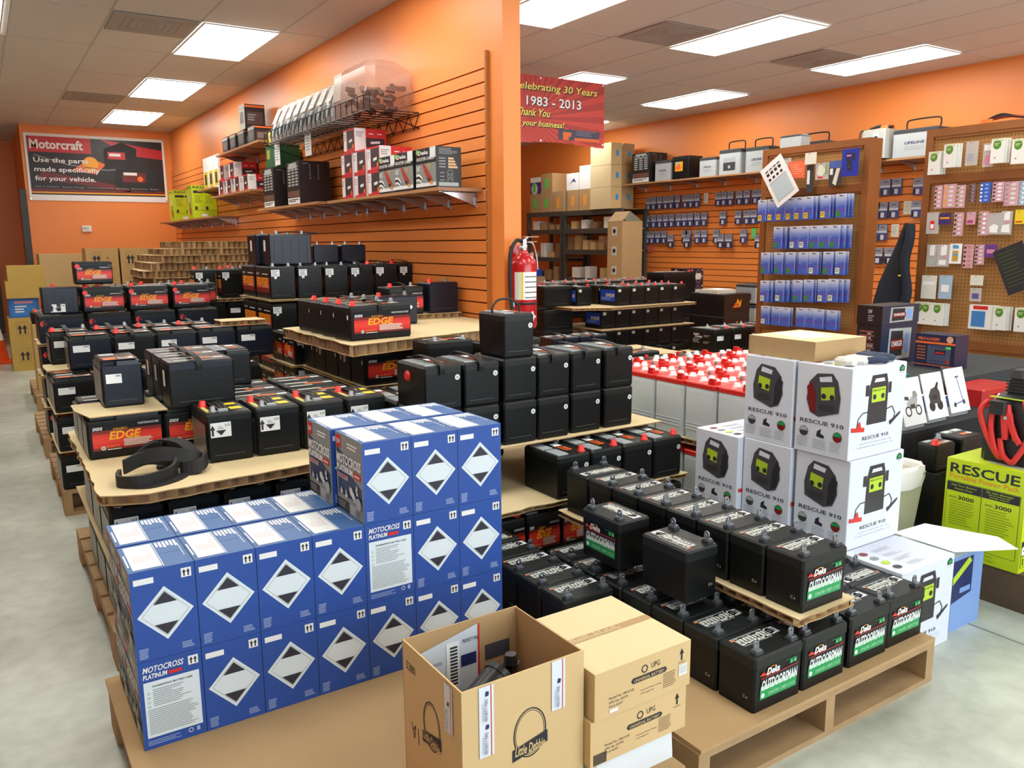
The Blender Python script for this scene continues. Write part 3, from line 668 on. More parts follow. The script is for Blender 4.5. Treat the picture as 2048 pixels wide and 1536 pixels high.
def plain_box(name, w, d, h, m=CARD, mtop=None, mleft=None, deco=None, tape=True):
    def build():
        r = thing(name, None, 'box'); g = G(); g.boxm(-w/2, -d/2, 0, w/2, d/2, h, mtop or m, m, mleft or m, m, m)
        if tape: TP(g, -w/2, -d/2, h).rect(.0, d*.46, w, d*.54, CARD, 0)
        g.obj('carton', r)
        if deco:
            g = G(); deco(g, w, d, h); g.obj('print', r)
        return r
    return Proto(build)
# ================================================================== pallet A : blue cartons, open box, brown cartons
pallet('wooden pallet under the blue battery cartons at front left', .20, 1.27, 1.31, 2.49)
sheet('flat brown cardboard sheet under the blue cartons and the open box', [(.195, 1.262), (1.315, 1.262), (1.315, 2.495), (.195, 2.495)], .1385, .0105, m=CARD)
PB = blue_box(False); PB2 = blue_box(True)
lay = ['bottom', 'middle', 'top']; row = ['front', 'back']
for L, cols in ((0, range(7)), (1, range(7)), (2, (4, 5, 6))):
    for rw in (0, 1):
        for c in cols:
            x = .232+.1523*c+.0757; y = 2.055+.2005*rw+.10+(.01 if rw else 0); z = .1495+L*.2355
            alt = (L == 0 and c == 0 and rw == 0) or (L == 1 and c == 4 and rw == 0)
            if alt: lb = 'blue carton with white instruction panel, %s' % ('bottom left corner of the blue stack' if L == 0 else 'below the first carton of the top layer')
            elif L == 2: lb = 'blue carton, %s from the left in the %s row of the raised top layer' % (ORD[c-4], row[rw])
            else: lb = 'blue carton with a blank white diamond, %s column from the left, %s layer, %s row' % (ORD[c], lay[L], row[rw])
            (PB2 if alt else PB).place((x+(-.012 if rw and L == 2 else 0), y, z), 0, lb, 'blue battery cartons')
# open carton in front
def open_box():
    r = thing('open_carton', 'open brown cardboard carton full of discarded black parts at the front', 'box', (.735, 1.325, .1495))
    w, d, h, t = .315, .275, .352, .004
    g = G(); cl = CARDL
    g.box(0, 0, 0, w, d, t, CARD); g.box(0, 0, t, w, t, h, cl); g.box(0, d-t, t, w, d, h, CARD); g.box(0, t, t, t, d-t, h, cl); g.box(w-t, t, t, w, d-t, h-.002, CARD)
    g.obj('carton', r)
    g = G(); f = FR(g, 0, 0, 0)
    # oval emblem outline with name banner
    for (fc, cu, cv, k) in ((f, .168, .205, 1.0),):
        fc.ring(cu, cv, .043, .003, INK, 0, 28, .058); fc.ring(cu, cv, .038, .0013, INK, 0, 28, .052)
        fc.poly([(cu-.046, cv-.056), (cu+.046, cv-.036), (cu+.046, cv-.008), (cu-.046, cv-.028)], INK, 1)
        fc.text('Little Debbie', cu-.040, cv-.045, .078, .022, CARDL, 2, .1, .02)
    g.obj('front_print', r)
    g = G(); l = LF(g, 0, d, 0); l.ring(.140, .205, .040, .003, INK, 0, 28, .058); l.ring(.140, .205, .035, .0014, INK, 0, 28, .052)
    l.poly([(.096, .149), (.184, .169), (.184, .197), (.096, .177)], INK, 1); l.text('Little Debbie', .102, .160, .075, .022, CARDL, 2, .1, .02)
    l.text('5280', .020, .290, .045, .020, INK, 0); l.stroke([(.040, .165), (.052, .130), (.060, .165), (.048, .150)], .003, INK, 0); l.stroke([(.072, .165), (.074, .125)], .003, INK, 0)
    g.obj('side_print', r)
    tp = mat('mail_tape', 'dde4ee', .35)
    for k, (dd, u, v0, v1) in enumerate(((f, 0, 0, 0),)):
        pass
    def tape(face, u, v0, v1, w=.036):
        face.rect(u, v0, u+w, v1, tp, 2); face.rect(u+w*.78, v0, u+w*.84, v1, RED, 3)
        n = max(1, int((v1-v0)/.075))
        for j in range(n):
            v = v0+.008+j*.075
            sub = D(face.g, face.P(u+w*.55, v, 0), face.V, -face.U, .0016)
            sub.text('PRIORITY MAIL', 0, 0, .050, .008, NAVY, 2); sub.rect(.0, .010, .040, .0115, FAINT, 2)
            face.poly([(u+w*.40, v+.055), (u+w*.62, v+.055), (u+w*.66, v+.064), (u+w*.46, v+.066)], NAVY, 4)
    for (fc_, u_, a_, b_, w_) in (('F', .040, .190, .350, .036), ('F', .225, .235, .352, .036), ('F', .120, .0, .045, .036), ('L', .205, .235, .345, .034)):
        g = G(); tape(FR(g, 0, 0, 0) if fc_ == 'F' else LF(g, 0, d, 0), u_, a_, b_, w_); g.obj('mail_tape', r)
    # inside wrapping: padded envelope taped along the far wall
    g = G(); b = D(g, (.02, d-t, .15), (1, 0, 0), (0, 0, 1)); en = mat('envelope', 'cfd9e2', .35)
    b.poly([(.015, .0), (.185, .0), (.18, .19), (.02, .155)], en, 3); b.rect(.09, .04, .125, .16, WHT, 5)
    for k in range(12): b.rect(.100, .05+k*.0085, .120, .055+k*.0085, INK, 6)
    b.text('PRIORITY MAIL', .135, .15, .045, .010, NAVY, 6); b.rect(.178, .02, .182, .19, RED, 6); b.rect(.13, .09, .172, .12, NAVY, 6); b.lines(.03, .02, .08, .12, 6, FAINT, 6)
    b.rect(.20, .085, .27, .125, mat('dark_tape', '3b3f4a', .5), 2); b.rect(.20, .05, .24, .056, INK, 2)
    g.obj('envelope', r)
    return r
open_box()
def junk():
    bl = mat('glossy_black', '17181c', .3); 
    g = G(); g.cyl((.80, 1.43, .37), (.905, 1.455, .415), .036, bl, .040, 18); g.cyl((.905, 1.455, .415), (.918, 1.458, .421), .043, bl, .043, 18); g.cyl((.77, 1.42, .345), (.80, 1.43, .37), .020, bl, .034, 14); g.box(.785, 1.405, .385, .80, 1.409, .391, LGT)
    tag(g.obj('lamp_head'), 'black round lamp head lying in the open carton', 'part')
    g = G(); g.loft([(.17, .905, .975, 1.44, 1.50), (.36, .930, .972, 1.455, 1.495), (.425, .935, .970, 1.460, 1.492), (.435, .932, .973, 1.457, 1.495)], bl, .012); g.loft([(.4352, .935, .970, 1.46, 1.492), (.455, .938, .967, 1.463, 1.489)], bl, .01)
    tag(g.obj('battery_grip'), 'black tool battery standing upright in the open carton', 'part')
    rr = random.Random(5)
    for k, (x, y, z, s, m) in enumerate(((.79, 1.50, .34, .042, bl), (.88, 1.53, .345, .040, DGR), (.97, 1.54, .36, .034, RED), (1.01, 1.47, .355, .026, bl), (.87, 1.375, .345, .034, bl), (.97, 1.385, .34, .036, bl))):
        g = G(); a = rr.uniform(0, 1.2)
        g.loft([(.155, -s*.8, s*.8, -s*.6, s*.6), (z-.01, -s*.9, s*.9, -s*.65, s*.65), (z+.015, -s*.6, s*.6, -s*.4, s*.4)], m, .012)
        x = min(max(x, .745+s*1.15), 1.045-s*1.15)
        tag(g.obj('scrap_part', None, (x, y, 0), a*.3), '%s plastic scrap part in the open carton, %s of the pile' % ('red' if m is RED else 'dark', ORD[k]), 'part', 'scrap parts in the open carton')
junk()
def upg(g, w, d, h):
    f = FR(g, -w/2, -d/2, 0)
    f.ring(.50*w, .74*h, .010, .003, INK, 0, 14); f.text('UPG', .57*w, .70*h, .09*w, .12*h, INK, 0); f.poly([(.38*w, .50*h), (.72*w, .50*h), (.74*w, .56*h), (.72*w, .62*h), (.38*w, .62*h), (.36*w, .56*h)], INK, 0); f.text('UNIVERSAL BATTERY', .39*w, .525*h, .32*w, .065*h, CARDL, 1, 0, .01)
    f.arrow(.90*w, .62*h, .030, INK, 0); f.text('THIS SIDE UP', .86*w, .56*h, .08*w, .03*h, INK, 0)
    f.lines(.70*w, .12*h, .84*w, .46*h, 8, mat('brown_print', '8a6f50', .7), 0, 3, .4, .2); f.text('Model No. UB12120', .14*w, .36*h, .25*w, .05*h, INK, 0); f.text('UPG No. D5775', .14*w, .27*h, .19*w, .05*h, INK, 0); f.text('PO # 45257', .14*w, .18*h, .14*w, .05*h, INK, 0)
    f.text('Universal Power Group', .46*w, .27*h, .22*w, .04*h, INK, 0); f.text('www.upgi.com', .46*w, .20*h, .14*w, .04*h, INK, 0)
def upg1(g, w, d, h):
    upg(g, w, d, h); f = FR(g, -w/2, -d/2, 0); f.rect(.87*w, .28*h, .96*w, .52*h, WHT, 1)
    for k in range(9): f.rect(.88*w+k*.0026, .32*h, .8815*w+k*.0026, .50*h, NAVY, 2)
    f.rect(.145*w, .08*h, .23*w, .15*h, WHT, 1); t = TP(g, -w/2, -d/2, h); rr = random.Random(1)
    for k in range(20): t.rect(.04+k*.008, d*.46, .043+k*.008, d*.46+rr.uniform(.01, .026), mat('pale_tape', 'd9c69a', .3), 1)
def upg2(g, w, d, h):
    upg(g, w, d, h); f = FR(g, -w/2, -d/2, 0)
    for k in range(14): f.rect(.03*w+k*.0028, .02*h, .036*w+k*.0028, .26*h, INK, 0)
plain_box('brown_carton', .297, .298, .116, CARDL, CARDP, None, upg1).place((1.2085, 1.447, .3345), 0, 'flat brown carton with black emblem and white barcode sticker, upper of two at the front', 'flat brown cartons at the front', 'box')
plain_box('brown_carton', .297, .298, .112, CARDL, CARDP, None, upg2).place((1.2000, 1.450, .2215), 0, 'flat brown carton with printed barcode, lower of two at the front', 'flat brown cartons at the front', 'box')
g = G(); g.loft([(.1495, 1.062, 1.325, 1.305, 1.59), (.220, 1.065, 1.322, 1.308, 1.588)], mat('shrink_white', 'dfe6ea', .25), .012); tag(g.obj('wrapped_parcel'), 'white plastic wrapped parcel under the two flat brown cartons', 'parcel')
# ================================================================== pallet B : garden batteries
pallet('wooden pallet at front right carrying the garden batteries', 1.385, 1.285, 2.44, 2.42)
sheet('brown cardboard sheet on the front right pallet', R4(1.39, 1.283, 2.438, 2.44), .1385, .0105, m=CARD)
GB = Proto(b_garden); z = .1495
cx = lambda x0: x0+.0985
def gb(x, y, z, rz, lb): GB.place((x, y, z), rz, lb, 'black garden batteries')
for k, (x, y) in enumerate(((1.619, 1.315), (1.820, 1.315), (2.036, 1.318), (2.238, 1.325))):
    gb(cx(x), y+.066, z, 0, 'garden battery with green front label on the pallet edge, %s from the left' % ORD[k])
for rw in range(1, 7):
    for k, x in enumerate((1.619, 1.822, 2.036, 2.238)):
        y = 1.315+.136*rw+.066
        gb(cx(x), y, z, 0 if not (k == 3 and rw in (1,)) else math.pi, 'garden battery in the bottom layer, %s row behind the pallet edge, %s from the left' % (ORD[rw-1], ORD[k]))
for rw in range(5):
    y = 1.873+.1355*rw+.066
    gb(cx(1.407), y, z, 0 if rw < 4 else math.pi, 'garden battery in the short left column beside the blue cartons, %s from the front' % ORD[rw])
honey('honeycomb sheet under the upper strip of garden batteries', R4(1.795, 1.305, 2.050, 2.46), .3385, .024, .06, seed=3) if False else None
for k in range(8):
    y = 1.333+.1365*k+.066
    gb(cx(1.822), y, .3745, 0 if k < 7 else math.pi, 'garden battery in the raised diagonal strip, %s' % ('nearest, with its green label showing' if k == 0 else ORD[k]+' from the front'))
honey('honeycomb sheet under the raised strip of garden batteries', [(1.792, 1.315), (2.045, 1.318), (2.042, 2.44), (1.80, 2.44)], .3505, .0235, .05, seed=3)
gb(1.706, 1.990, .3505, -R90, 'single garden battery standing on the lower layer with its green label facing left')
gb(1.706, 1.692, .3505, R90, 'single garden battery with blank black sides standing on the lower layer near the brown cartons')
# ================================================================== centre stack
BW = .166; BDp = .25
PD = battery(BW, BDp, .178, front='dot', top='caps')
PDS = battery(BW, BDp, .178, front='dot', top='caps', strap=1, posts=None, side_disc=True)
PDN = battery(BW, BDp, .178, front='dot', top='caps', posts=None, side_disc=True)
pallet('wooden pallet under the tall centre stack of black batteries', 1.38, 2.50, 2.60, 3.60)
PDL = battery(BW, BDp, .178, front='edge', top='caps')
for k in range(7):
    for rw in range(1):
        (PDL if k < 2 else PDL.bare()).place((1.385+BW/2+.171*k, 2.545+.128+rw*.255, .1495), 0, 'black battery, bottom layer of the centre stack, %s from the left, %s row' % (ORD[k], ORD[rw]), 'bottom layer of the centre stack')
honey('honeycomb sheet between the bottom and second layer of the centre stack', [(1.375, 2.535), (2.60, 2.535), (2.60, 3.54), (1.375, 3.54)], .352, .018, seed=5)
for k in range(4):
    PD.place((1.872+.085+.1735*k, 2.505+.13+.03, .3705), 0, 'black battery with red post, %s from the left before the centre wall' % ORD[k], 'front row of the centre stack')
for k in range(2):
    PDN.place((1.385+BW/2+.181*k, 2.75+.125, .3705), 0, 'black battery with white dot, centre wall, second layer, %s from the left' % ORD[k], 'centre wall of batteries')
honey('thin sheet under the upper two layers of the centre wall', [(1.375, 2.722), (2.60, 2.722), (2.60, 3.30), (1.375, 3.30)], .550 if False else .5745, .004, seed=6, jag=.004) if False else sheet('thin cardboard sheet under the upper two layers of the centre wall', R4(1.375, 2.712, 2.60, 3.30), .5715, .004)
XS = [1.385, 1.560, 1.744, 1.914, 2.099, 2.284]
for L in range(2):
    for k, x in enumerate(XS):
        p = PDS if L == 1 and k not in (2,) else PDN
        p.place((x+BW/2, 2.735+.125+(.012 if k > 3 else 0), .5765+L*.1795-(.0)), 0, 'black battery with white dot, centre wall, %s layer, %s from the left' % (('third', 'uppermost')[L], ORD[k]), 'centre wall of batteries')
PDT = battery(.150, .20, .180, front='dot', top='caps', strap=3, posts=None)
PDT.place((1.745+.075, 2.735+.10, .936), 0, 'single black battery with a carry handle standing on top of the centre wall')
for rw in range(2):
    for k, x in enumerate(XS):
        if rw and k > 3: continue
        PDN.place((x+BW/2, 3.005+.125+rw*.255, .3705 if rw else .5765), 0, 'black battery behind the centre wall, %s from the left, %s row back' % (ORD[k], ORD[rw+1]), 'batteries behind the centre wall')
        if rw: PDN.place((x+BW/2, 3.26+.125, .5505), 0, 'black battery behind the centre wall, %s from the left, raised in the third row' % ORD[k], 'batteries behind the centre wall')
for k in range(2):
    battery(.25, .16, .19, top='stripes', posts='grey2').place((1.71+.125+k*.31, 3.42, .7565 if k == 0 else .7290), 0, 'long low black battery with two grey posts behind the centre wall' if k == 0 else 'low black battery half hidden behind the centre wall')
# ================================================================== wall pallet with the turned batteries
ED = battery(.352, .172, .168, front='edge', left='oval', right=None, top='stripes', posts='redleft')
EDS = battery(.352, .172, .168, front='edge', left='oval', top='stripes', posts='redleft', strap=1)
EDO = battery(.352, .172, .168, front='edge', left='ovals', top='stripes', posts='redleft')
pallet('wooden pallet against the partition behind the centre stack', 1.49, 3.62, 2.60, 5.10)
for L, z in ((0, .1495), (1, .335), (2, .5205), (3, .706)):
    for rw in range(5 if L > 1 else 3):
        for k in range(3):
            if k and (rw or L < 2): continue
            q_ = EDO if rw == 1 or rw == 3 else ED
            q_.bare().place((1.545+.176+.356*k, 3.70+.086+.18*rw, z), 0, 'black red battery by the partition, %s layer, %s row back, %s from left' % (ORD[L], ORD[rw], ORD[k]), 'red labelled batteries by the partition')
    if L: honey('honeycomb sheet below layer %s of the red labelled stack by the partition' % ('two', 'three', 'four')[L-1], R4(1.535, 3.69, 2.60, 4.60), z-.0175, .016, seed=L, jag=.003)
SP = [(1.43, 3.56), (2.60, 3.85), (2.595, 3.90), (2.585, 4.075), (2.585, 4.75), (1.42, 4.56)]
honey('large buckled honeycomb sheet in front of the partition end', SP, .8765, .055, .06, seed=11)
a = .12
for k in range(4):
    (EDS if k in (0, 2) else ED).place((1.482+.176*math.cos(a)-.086*math.sin(a)+.01*k*0, 3.70+.086+.17*math.sin(a)+.178*k, .933), a*(1 if k < 1 else .9), 'black and red battery on the large sheet by the partition, %s' % ('nearest, label fully visible' if k == 0 else ORD[k]+' from the front'), 'batteries on the large honeycomb sheet')
battery(.26, .15, .165, front='dotl', top='none', body=DKB, lid=DKB, posts='redleft').place((1.90+.12, 4.38, .933), 0, 'navy black battery with one white dot behind the red labelled battery on the large sheet')
honey('small honeycomb sheet lying on the large sheet at the slatted wall', [(2.14, 4.56), (2.57, 4.52), (2.58, 4.72), (2.14, 4.73)], .9335, .03, .05, seed=12)
WB = battery(.21, .17, .19, front=None, top='none', body=DKB, lid=DKB, posts='redleft', ribs=0)
WB.place((2.455, 4.63, .965), 0, 'navy black battery standing against the slatted wall at the end of the stack')
battery(.24, .17, .17, front='edge', top='stripes', posts='redleft', strap=1).place((2.20, 4.64, .965), 0, 'black battery with red label and strap left of the navy battery at the slatted wall')
# ================================================================== stack F: tall batteries along the partition
F31 = battery(.172, .32, .212, front='stickerb', left='edge', top='none', posts='grey2')
F31r = battery(.172, .32, .212, front='stickerb', left='edge', top='none', posts='redright', strap=1)
pallet('wooden pallet under the tall batteries with white stickers along the partition', 1.56, 5.30, 2.60, 6.20)
zz = [.1395, .3555, .5805, .8055, 1.045]
for L, z in enumerate(zz):
    for k in range(6):
        if L < 4 and k > 1: continue
        (F31r if L == 4 and k > 2 else F31 if L == 4 and k < 7 else F31.bare()).place((1.58+.086+(.1835 if k < 5 else .183)*k, 5.28+.16, z), 0, 'tall stickered battery by the partition, %s from the left, %s layer down' % (ORD[k], ORD[4-L]), 'tall batteries along the partition')
    for k in range(5 if L == 4 else 1):
        F31.bare().place((1.58+.086+.1835*k, 5.62+.16, z), 0, 'tall battery, second row by the partition, %s from left, %s layer down' % (ORD[k], ORD[4-L]), 'tall batteries along the partition')
for L, z in enumerate(zz[2:]):
    honey('honeycomb sheet between the tall batteries by the partition, %s from the top' % ORD[2-L], R4(1.565, 5.26, 2.60, 5.98), z-.0125, .011, .05, seed=20+L, jag=.004)
BIG = battery(.29, .20, .205, front=None, left='white', top='none', ribs=5, body=DKB, lid=DKB, posts='grey2')
BIG.place((1.63+.145, 5.42+.10, 1.2615), 0, 'large ribbed navy battery on top of the tall batteries, nearer of two')
BIG.place((1.60+.145, 5.63+.10, 1.2615), 0, 'large ribbed navy battery on top of the tall batteries, behind the nearer one')
LOWB = battery(.19, .17, .13, top='none', body=DKB, lid=DKB, posts='grey2')
for k in range(2): LOWB.place((2.10+.21*k, 5.72, 1.2615), 0, 'low navy battery on the tall stack by the partition, %s of two' % ('left', 'right')[k], 'low batteries on the tall stack')
g = G(); g.ribbon([(1.70, 5.52, 1.472), (1.80, 5.60, 1.482), (1.95, 5.62, 1.480), (2.02, 5.60, 1.475)], (0, 1, 0), .05, .008, RUB); tag(g.obj('rubber_strip'), 'black rubber strip lying across the large ribbed batteries', 'strip')
# EDGE batteries seen edge on between F and the wall pallet
E2 = battery(.205, .17, .172, front='edge', left='edge', top='stripes', posts=None, right='stickerb')
for L in range(4):
    for k in range(2):
        E2.place((1.50+.087, 4.73+.21*k, (.1395, .330, .516, .703)[L]), -R90, 'black and red battery turned sideways in the narrow stack, %s layer, %s of two' % (ORD[L], ('nearer', 'farther')[k]), 'red labelled batteries in the narrow stack')
    if L: honey('honeycomb sheet in the narrow stack below its %s layer' % ORD[L], R4(1.48, 4.61, 1.70, 5.06), (0, .330, .516, .703)[L]-.0145, .0125, .05, seed=30+L, jag=.003)
# ================================================================== stack G behind F
GST = battery(.20, .30, .185, front='sticker', left='edge', top='none', posts='redright')
pallet('wooden pallet behind the tall batteries', 1.51, 6.48, 2.55, 7.40)
for L in range(6):
    for k in range(5 if L < 4 else 0):
        if k > 1 or (k == 1 and L < 3): continue
        (GST if L == 3 else GST.bare()).place((1.40+.10+.21*k, 6.52+.15, .1395+L*.2125), 0, 'black stickered battery behind the tall batteries, %s from the left, %s layer' % (ORD[k], ORD[L]), 'stack behind the tall batteries')
    if 0 < L < 5: honey('crumpled honeycomb sheet behind the tall batteries, below the %s layer' % ORD[L], R4(1.345, 6.50, 2.45, 6.85), .1395+L*.2125-.0265, .024, .05, seed=40+L, jag=.006)
for k, (x, y, z) in enumerate(((1.60, 6.62, .9875), (1.82, 6.70, .9875), (1.60, 6.95, .9875))):
    pass
ET = battery(.16, .17, .22, front='stickerb', left='edge', top='none', posts='leftrow')
ET.place((1.66, 6.62, .9895), 0, 'tall black and red battery with white sticker beside the cardboard heap')
ET.place((1.48, 6.70, .9895), 0, 'short black and red battery left of the taller one beside the cardboard pile')
ET.place((1.85, 6.62, .9895), 0, 'tall black battery right of the one beside the cardboard pile')
ET.place((1.60, 6.62+.0, .9895+.222) if False else (1.78, 6.85, .9895), 0, 'tall black battery behind the others near the cardboard pile')
# pile of crumpled cardboard sheets
pz = .96
rr = random.Random(8)
pallet('wooden pallet under the heap of used cardboard sheets', 1.20, 7.50, 2.40, 8.60)
hs = [.1395]
for L in range(4):
    for k in range(4):
        if k not in (0, 3): continue
        GST.bare().place((1.30+.10+.21*k, 7.52+.15, .1395+L*.19), 0, 'black battery under the cardboard heap, %s end, %s layer' % ('left' if k == 0 else 'right', ORD[L]), 'batteries under the cardboard pile')
z = .925
for k in range(9):
    t = (.03, .03, .055, .075, .06, .065, .06, .055, .06)[k]; ins = (0, .03, .02, .04, .0, .05, .10, .16, .28)[k]
    poly = rot(R4(1.20+ins*1.1, 7.48+ins*.3, 2.46-ins*.1, 8.5), (1.8, 8.0), rr.uniform(-.05, .05))
    honey('crumpled used honeycomb sheet in the tall cardboard heap, %s from the bottom' % ORD[k], poly, z, t, .045, 'heap of used honeycomb sheets', 50+k, .03); z += t+.002
# ================================================================== pallet C (behind the blue cartons)
pallet('wooden pallet at left behind the blue cartons', .26, 2.82, 1.37, 4.02)
L13 = battery(.170, .255, .185, front='l13', left='grey', top='l13', posts='l13', strap=2, side_disc=False)
L13b = battery(.170, .255, .180, front='l13', left='grey', top='none', posts='grey2')
EC = battery(.268, .172, .165, front='edge', left='grey', top='stripes', posts=None, notch=True)
for L, z in enumerate((.1395, .355)):
    for k in range(6):
        for rw in range(3):
            if rw and k: continue
            (L13b if L and rw == 0 else L13b.bare()).place((.285+.085+.186*k, 2.885+.128+.262*rw, z), 0, 'black battery under the large brown sheet, %s from the left, %s row, %s layer' % (ORD[k], ORD[rw], ('bottom', 'upper')[L]), 'batteries under the large brown sheet')
    if L: honey('honeycomb sheet between the two lower layers of the left pallet', R4(.272, 2.87, 1.46, 3.95), z-.0135, .012, seed=61, jag=.004) if False else sheet('cardboard sheet between the two lower layers of the left pallet', R4(.272, 2.875, 1.378, 3.95), z-.0055, .004)
honey('large curling honeycomb sheet on the left pallet with rubber straps on it', [(.262, 2.86), (.40, 2.80), (.70, 2.83), (1.0, 2.85), (1.378, 2.87), (1.378, 3.98), (.262, 3.98)], .563, .034, .055, seed=62, jag=.006)
for k in range(4):
    L13.place((.650+.085+.1835*k, 3.06+.128, .598), 0, 'black battery with yellow top labels, %s from the left on the brown sheet' % ORD[k], 'batteries with yellow top labels')
for rw in range(3):
    for k in range(4):
        EC.place((.286+.134+.273*k, 3.367+.086+.178*rw, .598), 0, 'black battery with wide red label on the left pallet, %s from the left, %s row' % (ORD[k], ORD[rw]), 'red labelled batteries on the left pallet')
sheet('small brown card lying on the red labelled battery at left', [(.262, 3.66), (.262, 3.52), (.298, 3.345), (.572, 3.345), (.572, 3.66)], .7635, .004, m=CARDP, name='cardboard_card')
DIN = battery(.150, .27, .185, front='sticker', left='grey', top='print', posts=None, body=DKB, lid=DKB, notch=True)
DIN.place((.366+.075, 3.50+.135, .768), 0, 'single shiny navy battery with white sticker standing on the small brown card', None)
BB = battery(.252, .172, .185, front=None, left='white', top='stripes', posts=None, body=BLK, lid=DKB, strap=1)
for k in range(3): BB.place((.580+.126, 3.33+.086+.178*k, .7645), 0, 'large black battery with blank front and strap on the left pallet, %s of three' % ('nearest' if k == 0 else ORD[k]), 'three large black batteries with straps')
DS = battery(.17, .24, .165, front='sticker', left='grey', top='caps', posts=None, notch=True)
DS.place((.93, 4.00-.13, .7645), 0, 'small black battery with white sticker right of the large black batteries')
g = G()
g.ribbon([(.345, 3.02, .612), (.33, 2.93, .612), (.40, 2.885, .614), (.50, 2.93, .622), (.52, 3.02, .64), (.44, 3.06, .655), (.36, 3.03, .640)], (0, .05, 1), .050, .012, RUB)
g.ribbon([(.345, 2.94, .601), (.42, 2.89, .601), (.52, 2.93, .601), (.58, 3.02, .603), (.55, 3.10, .606), (.48, 3.12, .606)], (.2, 1, 0), .07, .008, RUB)
g.ribbon([(.42, 3.06, .660), (.50, 3.02, .668), (.58, 2.99, .650), (.62, 3.02, .622), (.57, 3.03, .610), (.54, 2.98, .612), (.60, 2.955, .628), (.63, 3.0, .64)], (.1, .5, .9), .052, .011, RUB)
g.ribbon([(.40, 3.10, .64), (.48, 3.10, .70), (.56, 3.09, .69), (.60, 3.05, .65), (.63, 3.03, .61)], (1, .3, 0), .045, .010, RUB)
tag(g.obj('rubber_straps'), 'tangle of wide black rubber straps on the large brown sheet', 'strap')
# ================================================================== pallet D
pallet('second wooden pallet in the left row, under the narrow batteries with white stickers', .262, 4.70, 1.40, 5.65)
DL = battery(.205, .175, .178, front='sticker', left='grey', top='print', posts=None, notch=True)
DT = battery(.213, .25, .182, front='sticker', left='grey', top='print', posts=None, notch=True, body=DKB)
DTs = battery(.213, .25, .182, front='sticker', left='grey', top='print', posts='redleft', notch=True, body=BLK, strap=1)
dz = [.1395, .345, .5505]
for L in range(3):
    for k in range(5):
        for rw in range(2 if L < 2 else 3):
            if (L < 2 and k > 1) or (rw and k): continue
            DL.place((.268+.1025+.213*k, 4.71+.088+.180*rw, dz[L]), 0, 'small stickered battery, second left pallet, %s column, %s row, %s layer' % (ORD[k], ORD[rw], ORD[L]), 'small batteries on the second left pallet')
    if L: sheet('cardboard sheet under the %s layer of the second left pallet' % ORD[L], R4(.262, 4.70, 1.35, 5.25), dz[L]-.0055, .004)
honey('crumpled honeycomb sheet sticking out left of the second left pallet', R4(.245, 5.02, .262+.9, 5.26) if False else R4(.262, 4.98, 1.30, 5.26), .7300, .008, seed=70, jag=.008)
for k in range(5):
    (DTs if k == 1 else DT).place((.368+.107+.222*k, 4.90+.128, .7395), 0, 'navy stickered battery, top row of the second left pallet, %s from left' % ORD[k], 'top row of the second left pallet')
for rw in range(1):
    for k in range(4): DTs.place((.300+.107+.226*k, 5.20+.128, .7395), 0, 'black battery behind the top row, second left pallet, %s from the left' % ORD[k], 'batteries behind the top row of the second left pallet')
honey('torn honeycomb sheet at the right end of the second left pallet', R4(1.28, 5.18, 1.50, 5.42), .74, .035, seed=71) if False else honey('torn honeycomb sheet on top at the right end of the second left pallet', R4(1.18, 4.95, 1.44, 5.13), .9225, .03, .04, seed=71)
# ================================================================== pallet E with red dots
pallet('third wooden pallet in the left row, under the large batteries with red dots', .262, 6.10, 1.49, 7.15)
ER = battery(.272, .175, .190, front='reddot', left=None, top='none', posts=None, ribs=6, body=BLK, lid=BLK)
ERt = battery(.272, .175, .180, front='reddot', left=None, top='stripes', posts='redleft', ribs=6, body=DKB, lid=BLK)
EE = battery(.262, .175, .165, front='edge_red', left=None, top='stripes', posts='redleft')
ez = [.1395, .350, .5605, .771]
for L in range(4):
    for k in range(4):
        for rw in range(2):
            if L < 3 and (k > 1 or (rw and k)): continue
            (ERt if L == 3 and rw == 0 and False else ERt.bare() if L == 3 else ER).place((.30+.136+.288*k, 6.10+.088+.182*rw, ez[L]), 0, 'ribbed black battery, third left pallet, %s from left, %s row, %s layer' % (ORD[k], ORD[rw], ORD[L]), 'ribbed batteries with red dots')
    if L: honey('honeycomb sheet under the %s layer of the third left pallet' % ORD[L], R4(.285, 6.09, 1.46, 6.50), ez[L]-.0185, .016, seed=80+L, jag=.006)
EN = battery(.215, .17, .175, front='corr_low', left='edge', top='none', posts=None, body=DKB, lid=DKB, ribs=4)
EN.place((.335+.11, 6.24, .9535), 0, 'shiny navy ribbed battery with corrosive label topping the third left pallet')
for k in range(3): EE.place((.575+.131+.286*k, 6.26, .9535), 0, 'red labelled battery with red dot, top of third left pallet, %s from left' % ORD[k], 'red labelled batteries on the third left pallet')
for k in range(4): EE.place((.40+.131+.280*k, 6.47, .9535), 0, 'red dotted battery, back row, top of third left pallet, %s from left' % ORD[k], 'back row on the third left pallet')
ES = battery(.232, .165, .150, front='edge_red', top='none', posts=None)
ES.place((.56+.116, 6.24, 1.1195) if False else (.546+.116, 6.26, 1.1435), 0, 'single black battery with striped red label standing on the others on the third left pallet')
BK2 = battery(.36, .18, .10, top='caps', posts='redleft', name='long_battery')
pallet('wooden pallet behind the red dotted batteries', .32, 7.9, 1.18, 9.0)
for L in range(5):
    for k in range(2):
        if L == 4: BK2.place((.53+.37*k, 8.15, .741), 0, 'long low black battery behind the third left pallet, %s of two' % ('left', 'right')[k], 'long batteries behind the third left pallet')
g = G()
